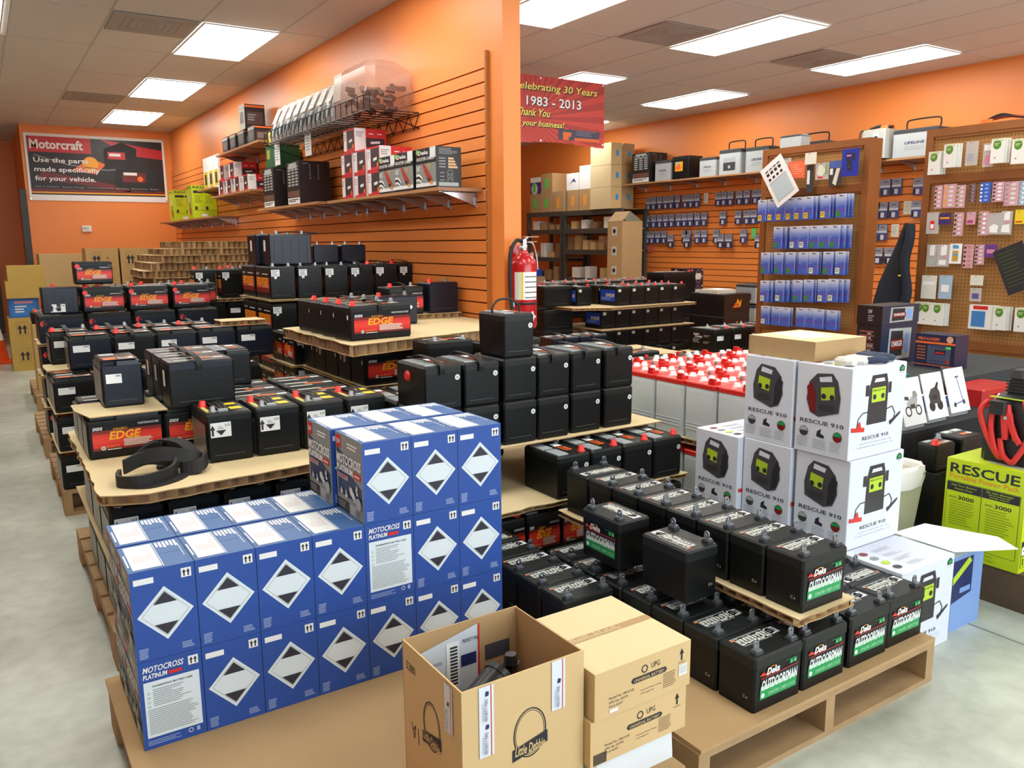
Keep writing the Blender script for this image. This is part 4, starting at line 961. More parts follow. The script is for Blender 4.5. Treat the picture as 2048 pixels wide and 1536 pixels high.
# plain brown cartons carrying the long batteries
def boxes_deco(g, w, d, h):
    f = FR(g, -w/2, -d/2, 0); f.stroke([(.18*w, .35*h), (.46*w, .35*h), (.46*w, .85*h), (.18*w, .85*h), (.18*w, .35*h)], .004, mat('brown_print', '8a6f50', .7), 0); f.arrow(.26*w, .40*h, .35*h, INK, 0); f.arrow(.38*w, .40*h, .35*h, INK, 0); f.disc(.66*w, .62*h, .018, mat('brown_print', '8a6f50', .7), 0); f.lines(.55*w, .12*h, .9*w, .25*h, 3, mat('brown_print', '8a6f50', .7), 0)
BXC = mat('carton_tan', 'c2a566', 0.8, noise=0.08, nscale=4)
PBX = plain_box('shipping_carton', .36, .36, .30, BXC, None, None, boxes_deco)
for k in range(2):
    for L in range(2): PBX.place((.53+.37*k, 8.2, .1395+L*.3005), 0, 'tan shipping carton behind the red dotted batteries, %s from the left, %s layer' % (ORD[k], ORD[L]), 'tan shipping cartons behind the batteries')
# ---------------- cartons at the far end on the left
BXY = mat('carton_yellow_tan', 'b99c4f', 0.8, noise=0.08, nscale=4)
PY = plain_box('shipping_carton', .40, .42, .30, BXY, None, None, boxes_deco)
ys = 10.9
for k, (x, z) in enumerate(((.24, 0), (.24, .301))): PY.place((x+.20, ys, z), 0, 'tan carton on the floor in the far left aisle, %s' % ('bottom' if k == 0 else 'second from the floor'), 'far left tan cartons')
def bluebx(g, w, d, h):
    f = FR(g, -w/2, -d/2, 0); f.rect(.1*w, .1*h, .9*w, .9*h, mat('sky_blue', '2f7fd0', .4), 0); f.rect(.2*w, .72*h, .8*w, .84*h, PINK, 1); f.lines(.2*w, .2*h, .6*w, .6*h, 3, WHT, 1); f.poly([(.72*w, .15*h), (.84*w, .15*h), (.80*w, .5*h)], LIMEP, 1)
plain_box('blue_carton', .30, .30, .22, mat('sky_blue2', '2a69bd', .4), None, None, bluebx, False).place((.24+.17, ys, .602), 0, 'bright blue carton between tan cartons in the far left stack', None, 'box')
plain_box('shipping_carton', .40, .42, .19, BXY, None, None, None).place((.24+.21, ys, .8225), 0, 'plain tan carton on the bright blue carton in the far left stack', None, 'box')
plain_box('shipping_carton', .36, .42, .17, BXY, None, None, None).place((.24+.22, ys, 1.013), 0, 'topmost tan carton of the far left stack', None, 'box')
BXL = mat('carton_pale_tan', 'c9ad7a', 0.8, noise=0.08, nscale=4)
plain_box('large_carton', .60, .5, 1.30, BXL, None, None, None).place((.96, 11.9, 0), 0, 'large plain tan carton standing against the banner wall', None, 'box')
PT = plain_box('shipping_carton', .34, .40, .30, mat('carton_tan2', 'b4935c', .8, noise=.08), None, None, boxes_deco)
for L in range(4): PT.place((1.24, 10.8, .165+L*.301), 0, 'tan carton with two arrows, left tower behind the batteries, %s from the floor' % ORD[L], 'two towers of arrow cartons')
for L in range(4): PT.place((1.60, 10.8, .165+L*.301), 0, 'tan carton with two arrows, right tower behind the batteries, %s from the floor' % ORD[L], 'two towers of arrow cartons')
pallet('wooden pallet under the two towers of arrow cartons', 1.03, 10.3, 1.95, 11.2)
# blue handled cases and cartons beside the cardboard heap
g = G(); g.loft([(0, -.14, .14, -.10, .10), (.30, -.13, .13, -.09, .09), (.34, -.10, .10, -.07, .07)], RBLUE, .03); g.box(-.07, -.02, .34, .07, .02, .37, INK); g.box(-.05, -.02, .37, .05, .02, .40, YEL); tag(g.obj('blue_case', None, (2.12, 10.6, .8575)), 'blue rounded case with yellow top beside the tan cartons', 'case')
plain_box('tan_carton_base', .36, .4, .43, BXL).place((2.16, 10.6, 0), 0, 'tan carton under the blue rounded case, lower of two', None, 'box')
plain_box('tan_carton_base', .36, .4, .425, BXL).place((2.16, 10.6, .432), 0, 'tan carton under the blue rounded case, upper of two', None, 'box')
def blu2(g, w, d, h): f = FR(g, -w/2, -d/2, 0); f.rect(.1*w, .25*h, .95*w, .70*h, LGT, 0)
for L in range(4): plain_box('blue_carton', .34, .3, .285, RBLUE, None, None, blu2, False).place((2.44, 10.2, L*.286), 0, 'blue and white carton left of the cardboard heap, %s from the floor' % ORD[L], 'blue and white cartons', 'box')
# traffic cone at the far left
g = G(); co = mat('cone_orange', 'e8501e', .5); g.box(-.17, -.17, 0, .17, .17, .03, co); g.lathe([(.13, .03), (.095, .28), (.0949, .281)], co, (0, 0, 0), 18); g.lathe([(.095, .281), (.065, .45)], WHT, (0, 0, 0), 18); g.lathe([(.065, .451), (.03, .72)], co, (0, 0, 0), 18)
tag(g.obj('traffic_cone', None, (.10, 11.6, 0)), 'orange traffic cone with white band at the far left edge', 'cone')
# ================================================================== things on the partition wall
MDF = mat('shelf_edge', 'b98a5c', .5); STK = mat('black_box', '1c1a1c', .4)
def wall_shelf(label, y0, y1, z, dep=.30, lam=None, xw=2.600, group='shelves on the slatted partition', brackets=4, left=False):
    r = thing('wall_shelf', label, 'shelf', (xw, y0, z), 0, group); L = y1-y0
    g = G(); g.boxm(-dep, 0, -.019, 0, L, 0, lam or SHELFW, SHELFW, MDF, SHELFW, SHELFW); g.obj('board', r)
    for k in range(brackets):
        y = .08+(L-.16)*k/max(1, brackets-1)
        g = G(); g.prism([(-dep*.85, y-.004), (0, y-.004), (0, y+.004), (-dep*.85, y+.004)], -.023, -.0195, STEEL)
        g.add([(-.002, y-.004, -.02), (-dep*.8, y-.004, -.02), (-.002, y-.004, -.10), (-.002, y+.004, -.02), (-dep*.8, y+.004, -.02), (-.002, y+.004, -.10)], [(0,1,2), (5,4,3), (0,3,4,1), (1,4,5,2), (2,5,3,0)], STEEL)
        g.box(-.012, y-.016, -.11, -.0, y+.016, -.05, STEEL); g.obj('bracket', r)
    return r
wall_shelf('nearest wall shelf on the partition carrying the booster cable cartons', 4.30, 6.10, 1.722, .30, brackets=6)
wall_shelf('wooden wall shelf under the black instrument cartons', 6.15, 7.75, 1.722, .36, brackets=5)
wall_shelf('wall shelf under the red and white cartons left of the black cartons', 8.15, 9.75, 1.93, .30, brackets=4)
wall_shelf('wall shelf high up under the small dark cartons', 7.80, 9.40, 2.355, .30, brackets=4)
wall_shelf('wall shelf under the lime green cartons', 9.75, 12.85, 1.722, .30, brackets=6)
wall_shelf('short wall shelf under the yellow and white leaflets', 9.80, 10.55, 2.05, .26, brackets=2)
g = 'booster'
def booster(g, w, d, h):
    # big face looks left (-X)
    l = LF(g, -w/2, d/2, 0)
    l.rect(0, .62*h, d, h, STK, 0); l.rect(0, .14*h, d, .62*h, GRY, 0); l.rect(0, .62*h, .45*d, .70*h, STK, 1); l.rect(0, .05*h, d, .14*h, WHT, 1); l.rect(0, 0, d, .05*h, STK, 1)
    l.rect(.72*d, .74*h, d, h, WHT, 1); l.poly([(.02*d, .90*h), (.12*d, .86*h), (.16*d, .97*h), (.06*d, .99*h)], NEON, 2)
    l.poly([(.06*d, .86*h), (.20*d, .98*h), (.20*d, .84*h)], ORG, 2); l.text('Deka', .14*d, .84*h, .5*d, .10*h, WHT, 3, .3, .03); l.text('BOOSTER CABLES', .06*d, .70*h, .86*d, .08*h, WHT, 2, .1, .02)
    l.poly([(.34*d, .62*h), (.46*d, .60*h), (.80*d, .26*h), (.84*d, .10*h), (.66*d, .14*h), (.48*d, .36*h)], mat('clamp_red', 'b23a2a', .4), 3); l.poly([(.56*d, .26*h), (.72*d, .24*h), (.70*d, .14*h), (.60*d, .20*h)], INK, 4); l.rect(.72*d, .11*h, .84*d, .17*h, GOLD, 5); l.poly([(.66*d,.60*h),(.74*d,.60*h),(.70*d,.40*h)], GOLD, 3)
    for k in range(3): l.stroke([(.02*d, (.34-.06*k)*h), (.14*d, (.36-.06*k)*h), (.28*d, (.30-.06*k)*h), (.34*d, (.20-.04*k)*h)], .012, WHT if k % 2 == 0 else STK, 2)
    l.lines(.05*d, .44*h, .28*d, .56*h, 4, WHT, 2)
    f = FR(g, -w/2, -d/2, 0); f.lines(.12*w, .80*h, .85*w, .96*h, 5, GRY, 0, 2, .4)
    for k in range(4): f.rect(.12*w, (.70-.07*k)*h, .38*w, (.73-.07*k)*h, GRY, 0); f.rect(.48*w, (.69-.07*k)*h, (.70+.05*k)*w, (.74-.07*k)*h, mat('cable_tan', 'd9b78a', .5), 0)
    for k in range(3): f.ring(.55*w, (.36-.09*k)*h, .02, .003, GRY, 0, 8); f.rect(.15*w, (.35-.09*k)*h, .32*w, (.37-.09*k)*h, GRY, 0)
    f.rect(.10*w, .04*h, .88*w, .13*h, LGT, 0)
PBC = plain_box('cable_carton', .17, .26, .235, STK, STK, STK, booster, False)
zz = 1.7225
PBC.place((2.30+.095, 4.29+.13+.05, zz), 0, 'booster cable carton nearest to the wall end, its dark side panel showing', 'booster cable cartons', 'box')
PBC.place((2.30+.085, 4.29+.13+.33, zz), 0, 'booster cable carton with the full red clamp picture, middle of three', 'booster cable cartons', 'box')
PBC.place((2.30+.095, 4.29+.13+.60, zz), 0, 'booster cable carton half hidden behind the middle one', 'booster cable cartons', 'box')
MAG = mat('magenta_red', 'd62f35', .4)
def redbox(g, w, d, h):
    l = LF(g, -w/2, d/2, 0); l.rect(0, 0, d, h, MAG, 0); l.rect(0, .08*h, .28*d, h, WHT, 1); l.rect(.32*d, .16*h, .95*d, .92*h, mat('photo_dark', '3b3238', .4), 1); l.poly([(.5*d,.40*h),(.8*d,.44*h),(.8*d,.56*h),(.5*d,.52*h)], WHT, 2); l.disc(.86*d, .22*h, .018, ORG, 3, 10); l.rect(0, .93*h, .28*d, h, MAG, 2); l.lines(.04*d, .5*h, .22*d, .8*h, 3, FAINT, 2)
    f = FR(g, -w/2, -d/2, 0); f.rect(0, 0, .35*w, h, WHT, 0); f.lines(.04*w, .6*h, .3*w, .85*h, 3, FAINT, 1); f.rect(.35*w, .20*h, .95*w, .60*h, mat('photo_dark', '3b3238', .4), 0); f.poly([(.5*w,.34*h),(.8*w,.38*h),(.8*w,.48*h),(.5*w,.44*h)], WHT, 1); f.rect(.45*w, .76*h, .60*w, .80*h, WHT, 0); f.rect(.72*w, .76*h, .87*w, .80*h, WHT, 0); f.disc(.88*w, .24*h, .015, ORG, 2, 10)
PRB = plain_box('charger_carton', .24, .20, .158, MAG, MAG, WHT, redbox, False)
for L, n in ((0, 3), (1, 3), (2, 1)):
    for k in range(n):
        y = 5.72-.235*k if L < 2 else 5.66
        PRB.place((2.30+.13, y-.02, zz+.159*L), 0, 'red and white charger carton on the nearest wall shelf, %s layer, %s from the left' % (ORD[L], ORD[k]), 'red and white charger cartons near', 'box')
def meter(g, w, d, h):
    l = LF(g, -w/2, d/2, 0)
    for k in range(7):
        for j in range(3): l.rect((.12+.28*j)*d, (.44+.07*k)*h, (.32+.28*j)*d, (.48+.07*k)*h, LGT, 0)
    l.rect(.2*d, .84*h, .8*d, .97*h, LGT, 0); l.rect(.04*d, .18*h, .96*d, .32*h, mat('brown_label', '6b4a40', .5), 0); l.rect(.04*d, .02*h, .96*d, .16*h, WHT, 0); l.lines(.1*d, .05*h, .9*d, .13*h, 2, INK, 1)
    f = FR(g, -w/2, -d/2, 0)
    for k in range(6): f.disc(.35*w, (.60+.06*k)*h, .006, GRY, 0, 8); f.disc(.62*w, (.60+.06*k)*h, .006, GRY, 0, 8)
    f.rect(.12*w, .93*h, .3*w, .945*h, GRY, 0)
PM = plain_box('instrument_carton', .26, .32, .345, STK, STK, STK, meter, False)
for k, y in enumerate((6.60, 7.28)): PM.place((2.24+.14+.02, y+.18, zz), 0, 'tall black instrument carton with white print, %s of two' % ('right' if k == 0 else 'left'), 'tall black instrument cartons', 'box')
for k, (y, z, w) in enumerate(((9.42, 1.9305, 0), (9.10, 1.9305, 0), (8.78, 1.9305, 0), (8.46, 1.9305, 0), (9.35, 2.0895, 0), (8.95, 2.0895, 0))):
    PRB.place((2.36+.10, y, z), 0, 'red and white charger carton on the middle wall shelf, %s layer, %s from the left' % (ORD[0 if z < 2 else 1], ORD[k % 4]), 'red and white charger cartons on the middle shelf', 'box')
def dkb(g, w, d, h):
    l = LF(g, -w/2, d/2, 0); l.rect(.05*d, .80*h, .95*d, .95*h, LGT, 0); l.rect(.15*d, .25*h, .8*d, .72*h, mat('photo_grey', '6a6468', .5), 0); l.rect(.1*d, .04*h, .9*d, .10*h, OFFW, 0)
    f = FR(g, -w/2, -d/2, 0); f.rect(.1*w, .2*h, .9*w, .7*h, mat('photo_brown', '4e3c3a', .5), 0); f.lines(.15*w, .3*h, .6*w, .6*h, 3, GRY, 1); f.rect(0, .88*h, w, .96*h, ORG, 0)
PDK = plain_box('small_carton', .20, .22, .17, STK, STK, STK, dkb, False)
for k, y in enumerate((9.20, 8.90, 8.58, 8.22)): PDK.place((2.34+.12, y, 2.3555), 0, 'small dark carton in the bottom row of the high shelf, %s from the left' % ORD[k], 'small dark cartons on the high shelf', 'box')
plain_box('small_carton', .20, .20, .235, STK, STK, OFFW, dkb, False).place((2.46, 8.50, 2.5265), 0, 'single dark carton standing upright on the row on the high shelf', None, 'box')
def limebox(g, w, d, h):
    f = FR(g, -w/2, -d/2, 0); f.text('RESCUE', .05*w, .90*h, .90*w, .075*h, INK, 0, 0, .02); f.rect(.06*w, .76*h, .46*w, .84*h, INK, 0); f.rect(.50*w, .76*h, .94*w, .84*h, INK, 0)
    f.lines(.10*w, .45*h, .42*w, .70*h, 5, mat('lime_dark', '8ea010', .5), 0); f.lines(.54*w, .45*h, .90*w, .70*h, 5, mat('lime_dark', '8ea010', .5), 0); f.rect(.10*w, .26*h, .20*w, .36*h, INK, 0); f.rect(.54*w, .26*h, .64*w, .36*h, INK, 0); f.stroke([(.03*w, .24*h), (.97*w, .24*h)], .004, INK, 0); f.rect(.35*w, .06*h, .60*w, .14*h, WHT, 0)
    l = LF(g, -w/2, d/2, 0); l.text('RESCUE', .05*d, .90*h, .80*d, .07*h, INK, 0, 0, .02); l.disc(.5*d, .58*h, .04, OFFW, 0); l.rect(.40*d, .2*h, .6*d, .5*h, mat('photo_olive', '8a7a4a', .5), 0); l.disc(.6*d, .22*h, .05, mat('photo_red', 'b4522a', .5), 1)
PLM = plain_box('lime_carton', .29, .30, .40, LIME, LIME, LIME, limebox, False)
for k, y in enumerate((11.95, 10.85)): PLM.place((2.30+.15, y, 1.7225), 0, 'lime green power pack carton on the far wall shelf, %s' % ('left and farther' if k == 0 else 'right and nearer'), 'lime green cartons on the far wall shelf', 'box')
for k, y in enumerate((9.70, 9.95, 10.2)):
    g = G(); g.box(-.012, -.11, 0, .012, .11, .36, WHT); d = LF(g, -.012, .11, 0); d.rect(.02, .02, .20, .20, YEL, 0); d.rect(.06, .05, .15, .17, DGR, 1)
    tag(g.obj('folder', None, (2.42, y+.16, 2.051)), 'white and yellow picture folder left of the red cartons, %s' % ORD[k], 'folder', 'white and yellow folders')
g = G(); g.box(-.10, -.15, 0, .12, .15, .22, mat('green_box', '1f5b38', .45)); d = LF(g, -.10, .15, 0); d.rect(.04, .1, .12, .18, mat('yellow_print', 'a8a83a', .5), 0); tag(g.obj('green_carton', None, (2.45, 7.98, 1.9305+.0) if False else (2.45, 7.62-.02, 2.0685)), 'green carton behind the tall black instrument cartons', 'box')
for k, (y, z, m) in enumerate(((7.75, 2.16, YEL), (7.35, 2.09, WHT), (6.55, 2.10, WHT))):
    g = G(); g.box(0, -.07, 0, .003, .07, .26, m); d = LF(g, 0, .07, 0); d.lines(.02, .03, .12, .23, 9, FAINT, 0, k, .4, .2); tag(g.obj('price_sign', None, (2.33 if k else 2.4, y, z)), ('yellow', 'white', 'white')[k]+' printed card above the black instrument cartons, %s from the left' % ORD[k], 'sign', 'printed cards above the shelf')
# wire basket with cable bags, dome display
r = thing('wire_basket', 'black wire basket shelf high on the partition holding bagged cables', 'basket', (0, 0, 0)); WR = mat('black_wire', '131313', .35, metal=.5)
y0, y1, xa, zb = 5.10, 7.40, 2.24, 2.262
g = G()
for (x, z) in ((xa, zb), (xa, zb+.10), (2.59, zb), (2.42, zb)): g.cyl((x, y0, z), (x, y1, z), .004, WR, n=6)
for k in range(24):
    y = y0+(y1-y0)*k/23; g.cyl((xa, y, zb), (2.59, y, zb), .003, WR, n=5); g.cyl((xa, y, zb), (xa, y, zb+.10), .003, WR, n=5)
g.obj('wire_tray', r)
g = G()
for k in range(28):
    y = y0+(y1-y0)*k/28; yy = y0+(y1-y0)*(k+1)/28; g.cyl((2.595, y, zb-(.10 if k % 2 else .0)), (2.595, yy, zb-(.0 if k % 2 else .10)), .003, WR, n=5)
for y in (y0, y1): g.cyl((xa, y, zb), (2.595, y, zb-.10), .004, WR, n=5)
g.cyl((2.595, y0, zb-.1), (2.595, y1, zb-.1), .003, WR, n=5); g.obj('wire_brace', r)
def b_bag():
    r = thing('cable_bag', None, 'bag')
    g = G(); g.loft([(0, -.13, .09, -.075, .075), (.05, -.145, .10, -.085, .085), (.20, -.10, .12, -.08, .08), (.32, -.03, .10, -.06, .06)], BAG, .02); g.obj('bag', r)
    g = G(); 
    for k in range(3): g.tube([(-.14, -.05+k*.05, .05), (-.12, -.05+k*.05, .13), (-.05, -.04+k*.045, .16), (.02, -.05+k*.05, .08), (-.06, -.04+k*.05, .02)], .013, LGT if k == 1 else DGR, 6)
    g.obj('cable_coil', r)
    g = G(); a = D(g, (-.125, .055, .165), (0, -1, 0), Vector((.42, 0, .9)).normalized()); a.rect(0, 0, .11, .14, OFFW, 1); a.lines(.015, .02, .09, .12, 5, GRY, 2); g.obj('header_card', r)
    return r
PG = Proto(b_bag)
for k in range(8): PG.place((2.42, 5.98+.185*k, 2.268), 0, 'clear bag of coiled cable in the wire basket, %s from the right' % ORD[k], 'bagged cables in the wire basket')
r = thing('display_tub', 'clear plastic tub heaped with dark cable terminals at the right end of the wire basket', 'tub', (2.42, 5.45, 2.2675))
g = G(); TUB = mat('clear_tub', 'b98f80', .1, alpha=.30); g.loft([(0, -.17, .17, -.27, .30), (.12, -.18, .175, -.34, .34), (.28, -.16, .16, -.30, .33), (.34, -.10, .12, -.20, .28)], TUB, .05); g.obj('tub', r)
g = G(); rr = random.Random(12); DB = mat('dark_brown_part', '3a2420', .35)
for k in range(46):
    x, y, z = rr.uniform(-.13, .13), rr.uniform(-.26, .24), rr.uniform(.02, .19); a = rr.uniform(0, 3.1); q = Vector((math.cos(a), math.sin(a), rr.uniform(-.3, .3)))*.03
    g.cyl(Vector((x, y, z))-q, Vector((x, y, z))+q, .018, DB, n=8)
o = g.obj('terminals', r); o['kind'] = 'stuff'
g = G(); q = D(g, (-.176, .32, .10), (0, -1, 0), (.1, 0, 1)); q.rect(.02, .02, .16, .2, OFFW, 2); g.obj('label', r)
# ================================================================== banners, thermostat, extinguisher
r = thing('banner', 'large red and black banner for car parts on the far orange wall', 'banner', (.72, YB-.012, 2.03))
w, h = 1.80, .91
g = G(); g.box(0, 0, 0, w, .006, h, WHT); f = FR(g, 0, 0, 0); BKP = mat('banner_black', '1a1518', .4); DR = mat('banner_red', 'c01f28', .4); DR2 = mat('banner_dark_red', '6b1f22', .4)
f.rect(.03, .08, w-.03, h-.04, BKP, 0); f.rect(.04, .66, .82, h-.04, DR, 1); f.poly([(.95, h-.04), (w-.03, h-.16), (w-.03, .62), (1.3, .66)], DR, 1); f.rect(.03, .12, w-.03, .16, DR2, 1); f.rect(.03, .10, w-.03, .12, GOLD, 2)
f.poly([(.55, .42), (.80, .60), (1.0, .52), (.85, .38)], ORG, 1); f.disc(.80, .52, .10, GOLD, 2, 16); f.poly([(.1, .30), (1.3, .14), (1.3, .20), (.2, .40)], DR2, 1)
f.poly([(.98, .46), (1.40, .54), (1.42, .76), (1.22, .84), (.98, .74)], INK, 3); f.rect(1.03, .60, 1.26, .70, DR, 4); f.rect(1.05, .64, 1.20, .68, WHT, 5)
f.poly([(1.10, .20), (1.62, .14), (1.70, .42), (1.45, .56), (1.12, .46)], INK, 5); f.rect(1.2, .28, 1.52, .42, DR2, 6); f.rect(1.22, .38, 1.40, .42, WHT, 7); f.disc(1.44, .33, .04, ORG, 7)
f.stroke([(.1, .62), (.5, .50), (1.0, .44), (1.5, .50)], .008, LGT, 2)
f.text('Motorcraft', .06, .70, .66, .13, WHT, 8, .0, .03); f.text('Use the parts', .09, .50, .68, .085, WHT, 8, 0, .015); f.text('made specifically', .09, .375, .82, .085, WHT, 8, 0, .015); f.text('for your vehicle.', .09, .25, .76, .085, WHT, 8, 0, .015)
f.text('Oil + Filters  Spark Plugs  Transmissions  Brakes  Batteries  Belts', .08, .175, 1.6, .022, LGT, 8)
for u, v in ((.015, h-.02), (w-.015, h-.02), (.015, .02), (w-.015, .02)): f.disc(u, v, .010, STEEL, 3, 10)
g.obj('banner_sheet', r)
r = thing('banner', 'red anniversary banner with sun rays hanging from the ceiling in the right room', 'banner', (3.86, 6.5, 2.325))
w, h = 1.49, .60
g = G(); BR = mat('banner_coral', 'c5483f', .55); BR2 = mat('banner_coral_dark', 'a93c38', .55)
nseg = 12
for k in range(nseg):
    u0, u1 = w*k/nseg, w*(k+1)/nseg
    g.box(u0, 0, -.012*math.sin(k*.7), u1, .003, h, BR)
f = FR(g, 0, 0, 0); rr = random.Random(2); c0 = (.62, .22)
for k in range(40):
    a = 2*math.pi*k/40; b = a+math.pi/40
    def hit(t):
        dx, dy = math.cos(t), math.sin(t); s = min([q for q in ((w-.005-c0[0])/dx if dx > 1e-6 else 9, (.005-c0[0])/dx if dx < -1e-6 else 9, (h-.005-c0[1])/dy if dy > 1e-6 else 9, (.008-c0[1])/dy if dy < -1e-6 else 9)]); return (c0[0]+dx*s, c0[1]+dy*s)
    f.poly([c0, hit(a), hit(b)], BR2, 0)
PYL = mat('banner_yellow', 'e8dc6a', .5)
for s_, (u, v, ww, hh, sh, m) in (('Celebrating 30 Years', (.40, .45, .99, .085, .15, PYL)), ('1983 - 2013', (.56, .33, .64, .085, 0, WHT)), ('Thank You', (.44, .235, .38, .07, .3, PYL)), ('for your business!', (.38, .13, .60, .07, .3, PYL))):
    f.text(s_, u+.008, v-.007, ww, hh, INK, 3, sh, .03); f.text(s_, u, v, ww, hh, m, 5, sh, .015)
f.rect(.93, .04, 1.12, .14, mat('slate', '3e4258', .5), 3); f.rect(1.12, .07, 1.43, .14, mat('slate', '3e4258', .5), 3); f.rect(1.12, .04, 1.43, .068, mat('logo_orange', 'd96a30', .5), 3); f.rect(.98, .04, 1.08, .115, mat('logo_orange', 'd96a30', .5), 5); f.rect(1.05, .04, 1.09, .075, mat('slate', '3e4258', .5), 6); f.lines(1.14, .08, 1.40, .135, 3, mat('slate_light', '6a6d80', .5), 5); f.rect(.97, .14, .99, .150, mat('slate', '3e4258', .5), 3); f.rect(1.06, .14, 1.08, .150, mat('slate', '3e4258', .5), 3)
for u, v in ((w-.02, h-.02), (w-.02, .02), (.72, h-.02), (.72, .02)): f.disc(u, v, .010, WHT, 6, 10)
g.obj('banner_sheet', r)
g = G()
for u in (.72, w-.02): g.cyl((u, .001, h-.02), (u, .001, H-2.325-.0005), .0015, LGT, n=5)
g.obj('hanging_wire', r)
r = thing('thermostat', 'small white thermostat on the far orange wall below the banner', 'thermostat', (1.39, YB-.03, 1.60)); g = G(); g.box(-.06, 0, 0, .06, .028, .085, WHT); g.box(-.055, -.003, .02, .03, 0, .07, OFFW); g.obj('case', r); g = G(); FR(g, -.055, -.003, 0).rect(.01, .04, .05, .055, FAINT, 0); g.obj('display', r)
# fire extinguisher on the partition end
r = thing('fire_extinguisher', 'red fire extinguisher hanging on the end of the orange partition', 'extinguisher', (2.685, 3.985, .90))
EXR = mat('extinguisher_red', 'b8141c', .25, coat=.5)
g = G(); g.lathe([(.070, 0), (.078, .02), (.078, .37), (.070, .40), (.045, .425), (.028, .435), (.026, .455)], EXR, n=28); g.obj('cylinder', r)
g = G(); g.lathe([(.024, .455), (.024, .485), (.016, .49), (.016, .50)], STEEL, n=16); g.box(-.012, -.015, .49, .012, .02, .515, STEEL); g.obj('valve', r)
g = G(); g.prism([(0, -.008), (.115, .006), (.115, .018), (0, .012)], .528, .534, STEEL); g.cyl((0, 0, .51), (.03, 0, .53), .008, STEEL); g.prism([(0, -.008), (.10, .006), (.10, .018), (0, .012)], .500, .505, STEEL); g.obj('handle', r)
g = G(); g.tube([(-.012, 0, .505), (-.055, -.01, .51), (-.098, -.015, .45), (-.110, -.02, .32), (-.104, -.02, .18), (-.090, -.03, .05)], .011, RUB, 10); g.cyl((-.090, -.03, .05), (-.088, -.03, -.02), .013, RUB, .017); g.obj('hose', r)
g = G()
for k in range(14):   # curved label wrapped on the front of the cylinder
    a = -math.pi*.92+math.pi*.62*k/14; b = -math.pi*.92+math.pi*.62*(k+1)/14
    for (rr_, z0, z1, m) in ((.0786, .17, .33, OFFW if k < 4 else (YEL if k == 4 else WHT)),):
        g.add([(rr_*math.cos(a), rr_*math.sin(a), z0), (rr_*math.cos(b), rr_*math.sin(b), z0), (rr_*math.cos(b), rr_*math.sin(b), z1), (rr_*math.cos(a), rr_*math.sin(a), z1)], [(0,1,2,3)], m)
    if k > 5:
        for j in range(5): g.add([(.0790*math.cos(a), .0790*math.sin(a), .18+.03*j), (.0790*math.cos(b-.02), .0790*math.sin(b-.02), .18+.03*j), (.0790*math.cos(b-.02), .0790*math.sin(b-.02), .186+.03*j), (.0790*math.cos(a), .0790*math.sin(a), .186+.03*j)], [(0,1,2,3)], INK)
g.obj('instruction_label', r)
g = G(); g.lathe([(.0788, .140), (.0800, .142), (.0800, .152), (.0788, .154)], RUB, n=28); g.box(-.085, -.02, .13, -.079, .01, .16, WHT); g.obj('strap', r)
g = G()
pts = [(-.5, 0), (0, -.5), (.5, 0), (0, .5)]
vs = []
for (u, v) in pts: a = -math.pi*.46+u*.85; vs.append((.0792*math.cos(a), .0792*math.sin(a), .07+v*.07))
c = (.0796*math.cos(-math.pi*.46), .0796*math.sin(-math.pi*.46), .07)
g.add(vs+[c], [(0,1,4), (1,2,4), (2,3,4), (3,0,4)], WHT); g.obj('diamond_label', r)
g = G(); g.box(-.03, .078, .25, .03, .1045, .48, EXR); g.tube([(.03, .0, .50), (.06, -.01, .49), (.085, -.01, .42), (.088, -.02, .34)], .004, STEEL, 6); g.obj('wall_hook', r)
g = G(); g.box(.045, -.03, .30, .047, .0, .44, OFFW); g.obj('tag', r)
# ================================================================== golf cart batteries
def b_golf():
    r = thing('golf_cart_battery', None, 'battery'); w, d, h = .262, .195, .252
    GB_ = mat('golf_body', 'd3dedf', .42); RL = mat('golf_lid', 'd1261f', .38)
    g = G(); g.loft([(0, -w/2+.003, w/2-.003, -d/2+.003, d/2-.003), (.05, -w/2+.001, w/2-.001, -d/2+.001, d/2-.001), (h-.02, -w/2+.001, w/2-.001, -d/2+.001, d/2-.001), (h, -w/2+.003, w/2-.003, -d/2+.003, d/2-.003)], GB_, .014)
    for z in (.045, .06, .075): g.box(-w/2-.0005, -d/2+.012, z, -w/2+.004, d/2-.012, z+.004, GB_)
    g.obj('body', r)
    g = G(); g.loft([(h, -w/2, w/2, -d/2, d/2), (h+.018, -w/2, w/2, -d/2, d/2), (h+.022, -w/2+.005, w/2-.005, -d/2+.005, d/2-.005)], RL, .012)
    for (x, y) in ((-.095, -.06), (.095, .06)): g.box(x-.022, y-.018, h+.022, x+.022, y+.018, h+.036, RL); g.box(x-.020, y-.016, h+.036, x-.004, y+.016, h+.050, RL)
    g.obj('lid', r)
    for x, y in ((-.055, .045), (.0, .045), (.055, .045), (-.055, -.035), (.0, -.035), (.055, -.035)):
        if y > 0 and x > .05: continue
        g = G(); g.lathe([(.020, 0), (.020, .004), (.0145, .005), (.0145, .016), (.012, .018)], WHT, (x, y, h+.022), 12); g.obj('vent_cap', r)
    g = G(); g.lathe([(.009, 0), (.008, .018)], LEAD, (.10, -.05, h+.022), 10); g.obj('terminal_post', r)
    g = G(); TP(g, -.03, -.008, h+.022).rect(0, 0, .05, .014, GOLD, 0); TP(g, -.11, .02, h+.022).rect(0, 0, .03, .012, OFFW, 0); g.obj('lid_label', r)
    return r
PGC = Proto(b_golf)
pallet('wooden pallet under the grey golf cart batteries with red lids', 2.79, 2.335, 3.86, 3.42)
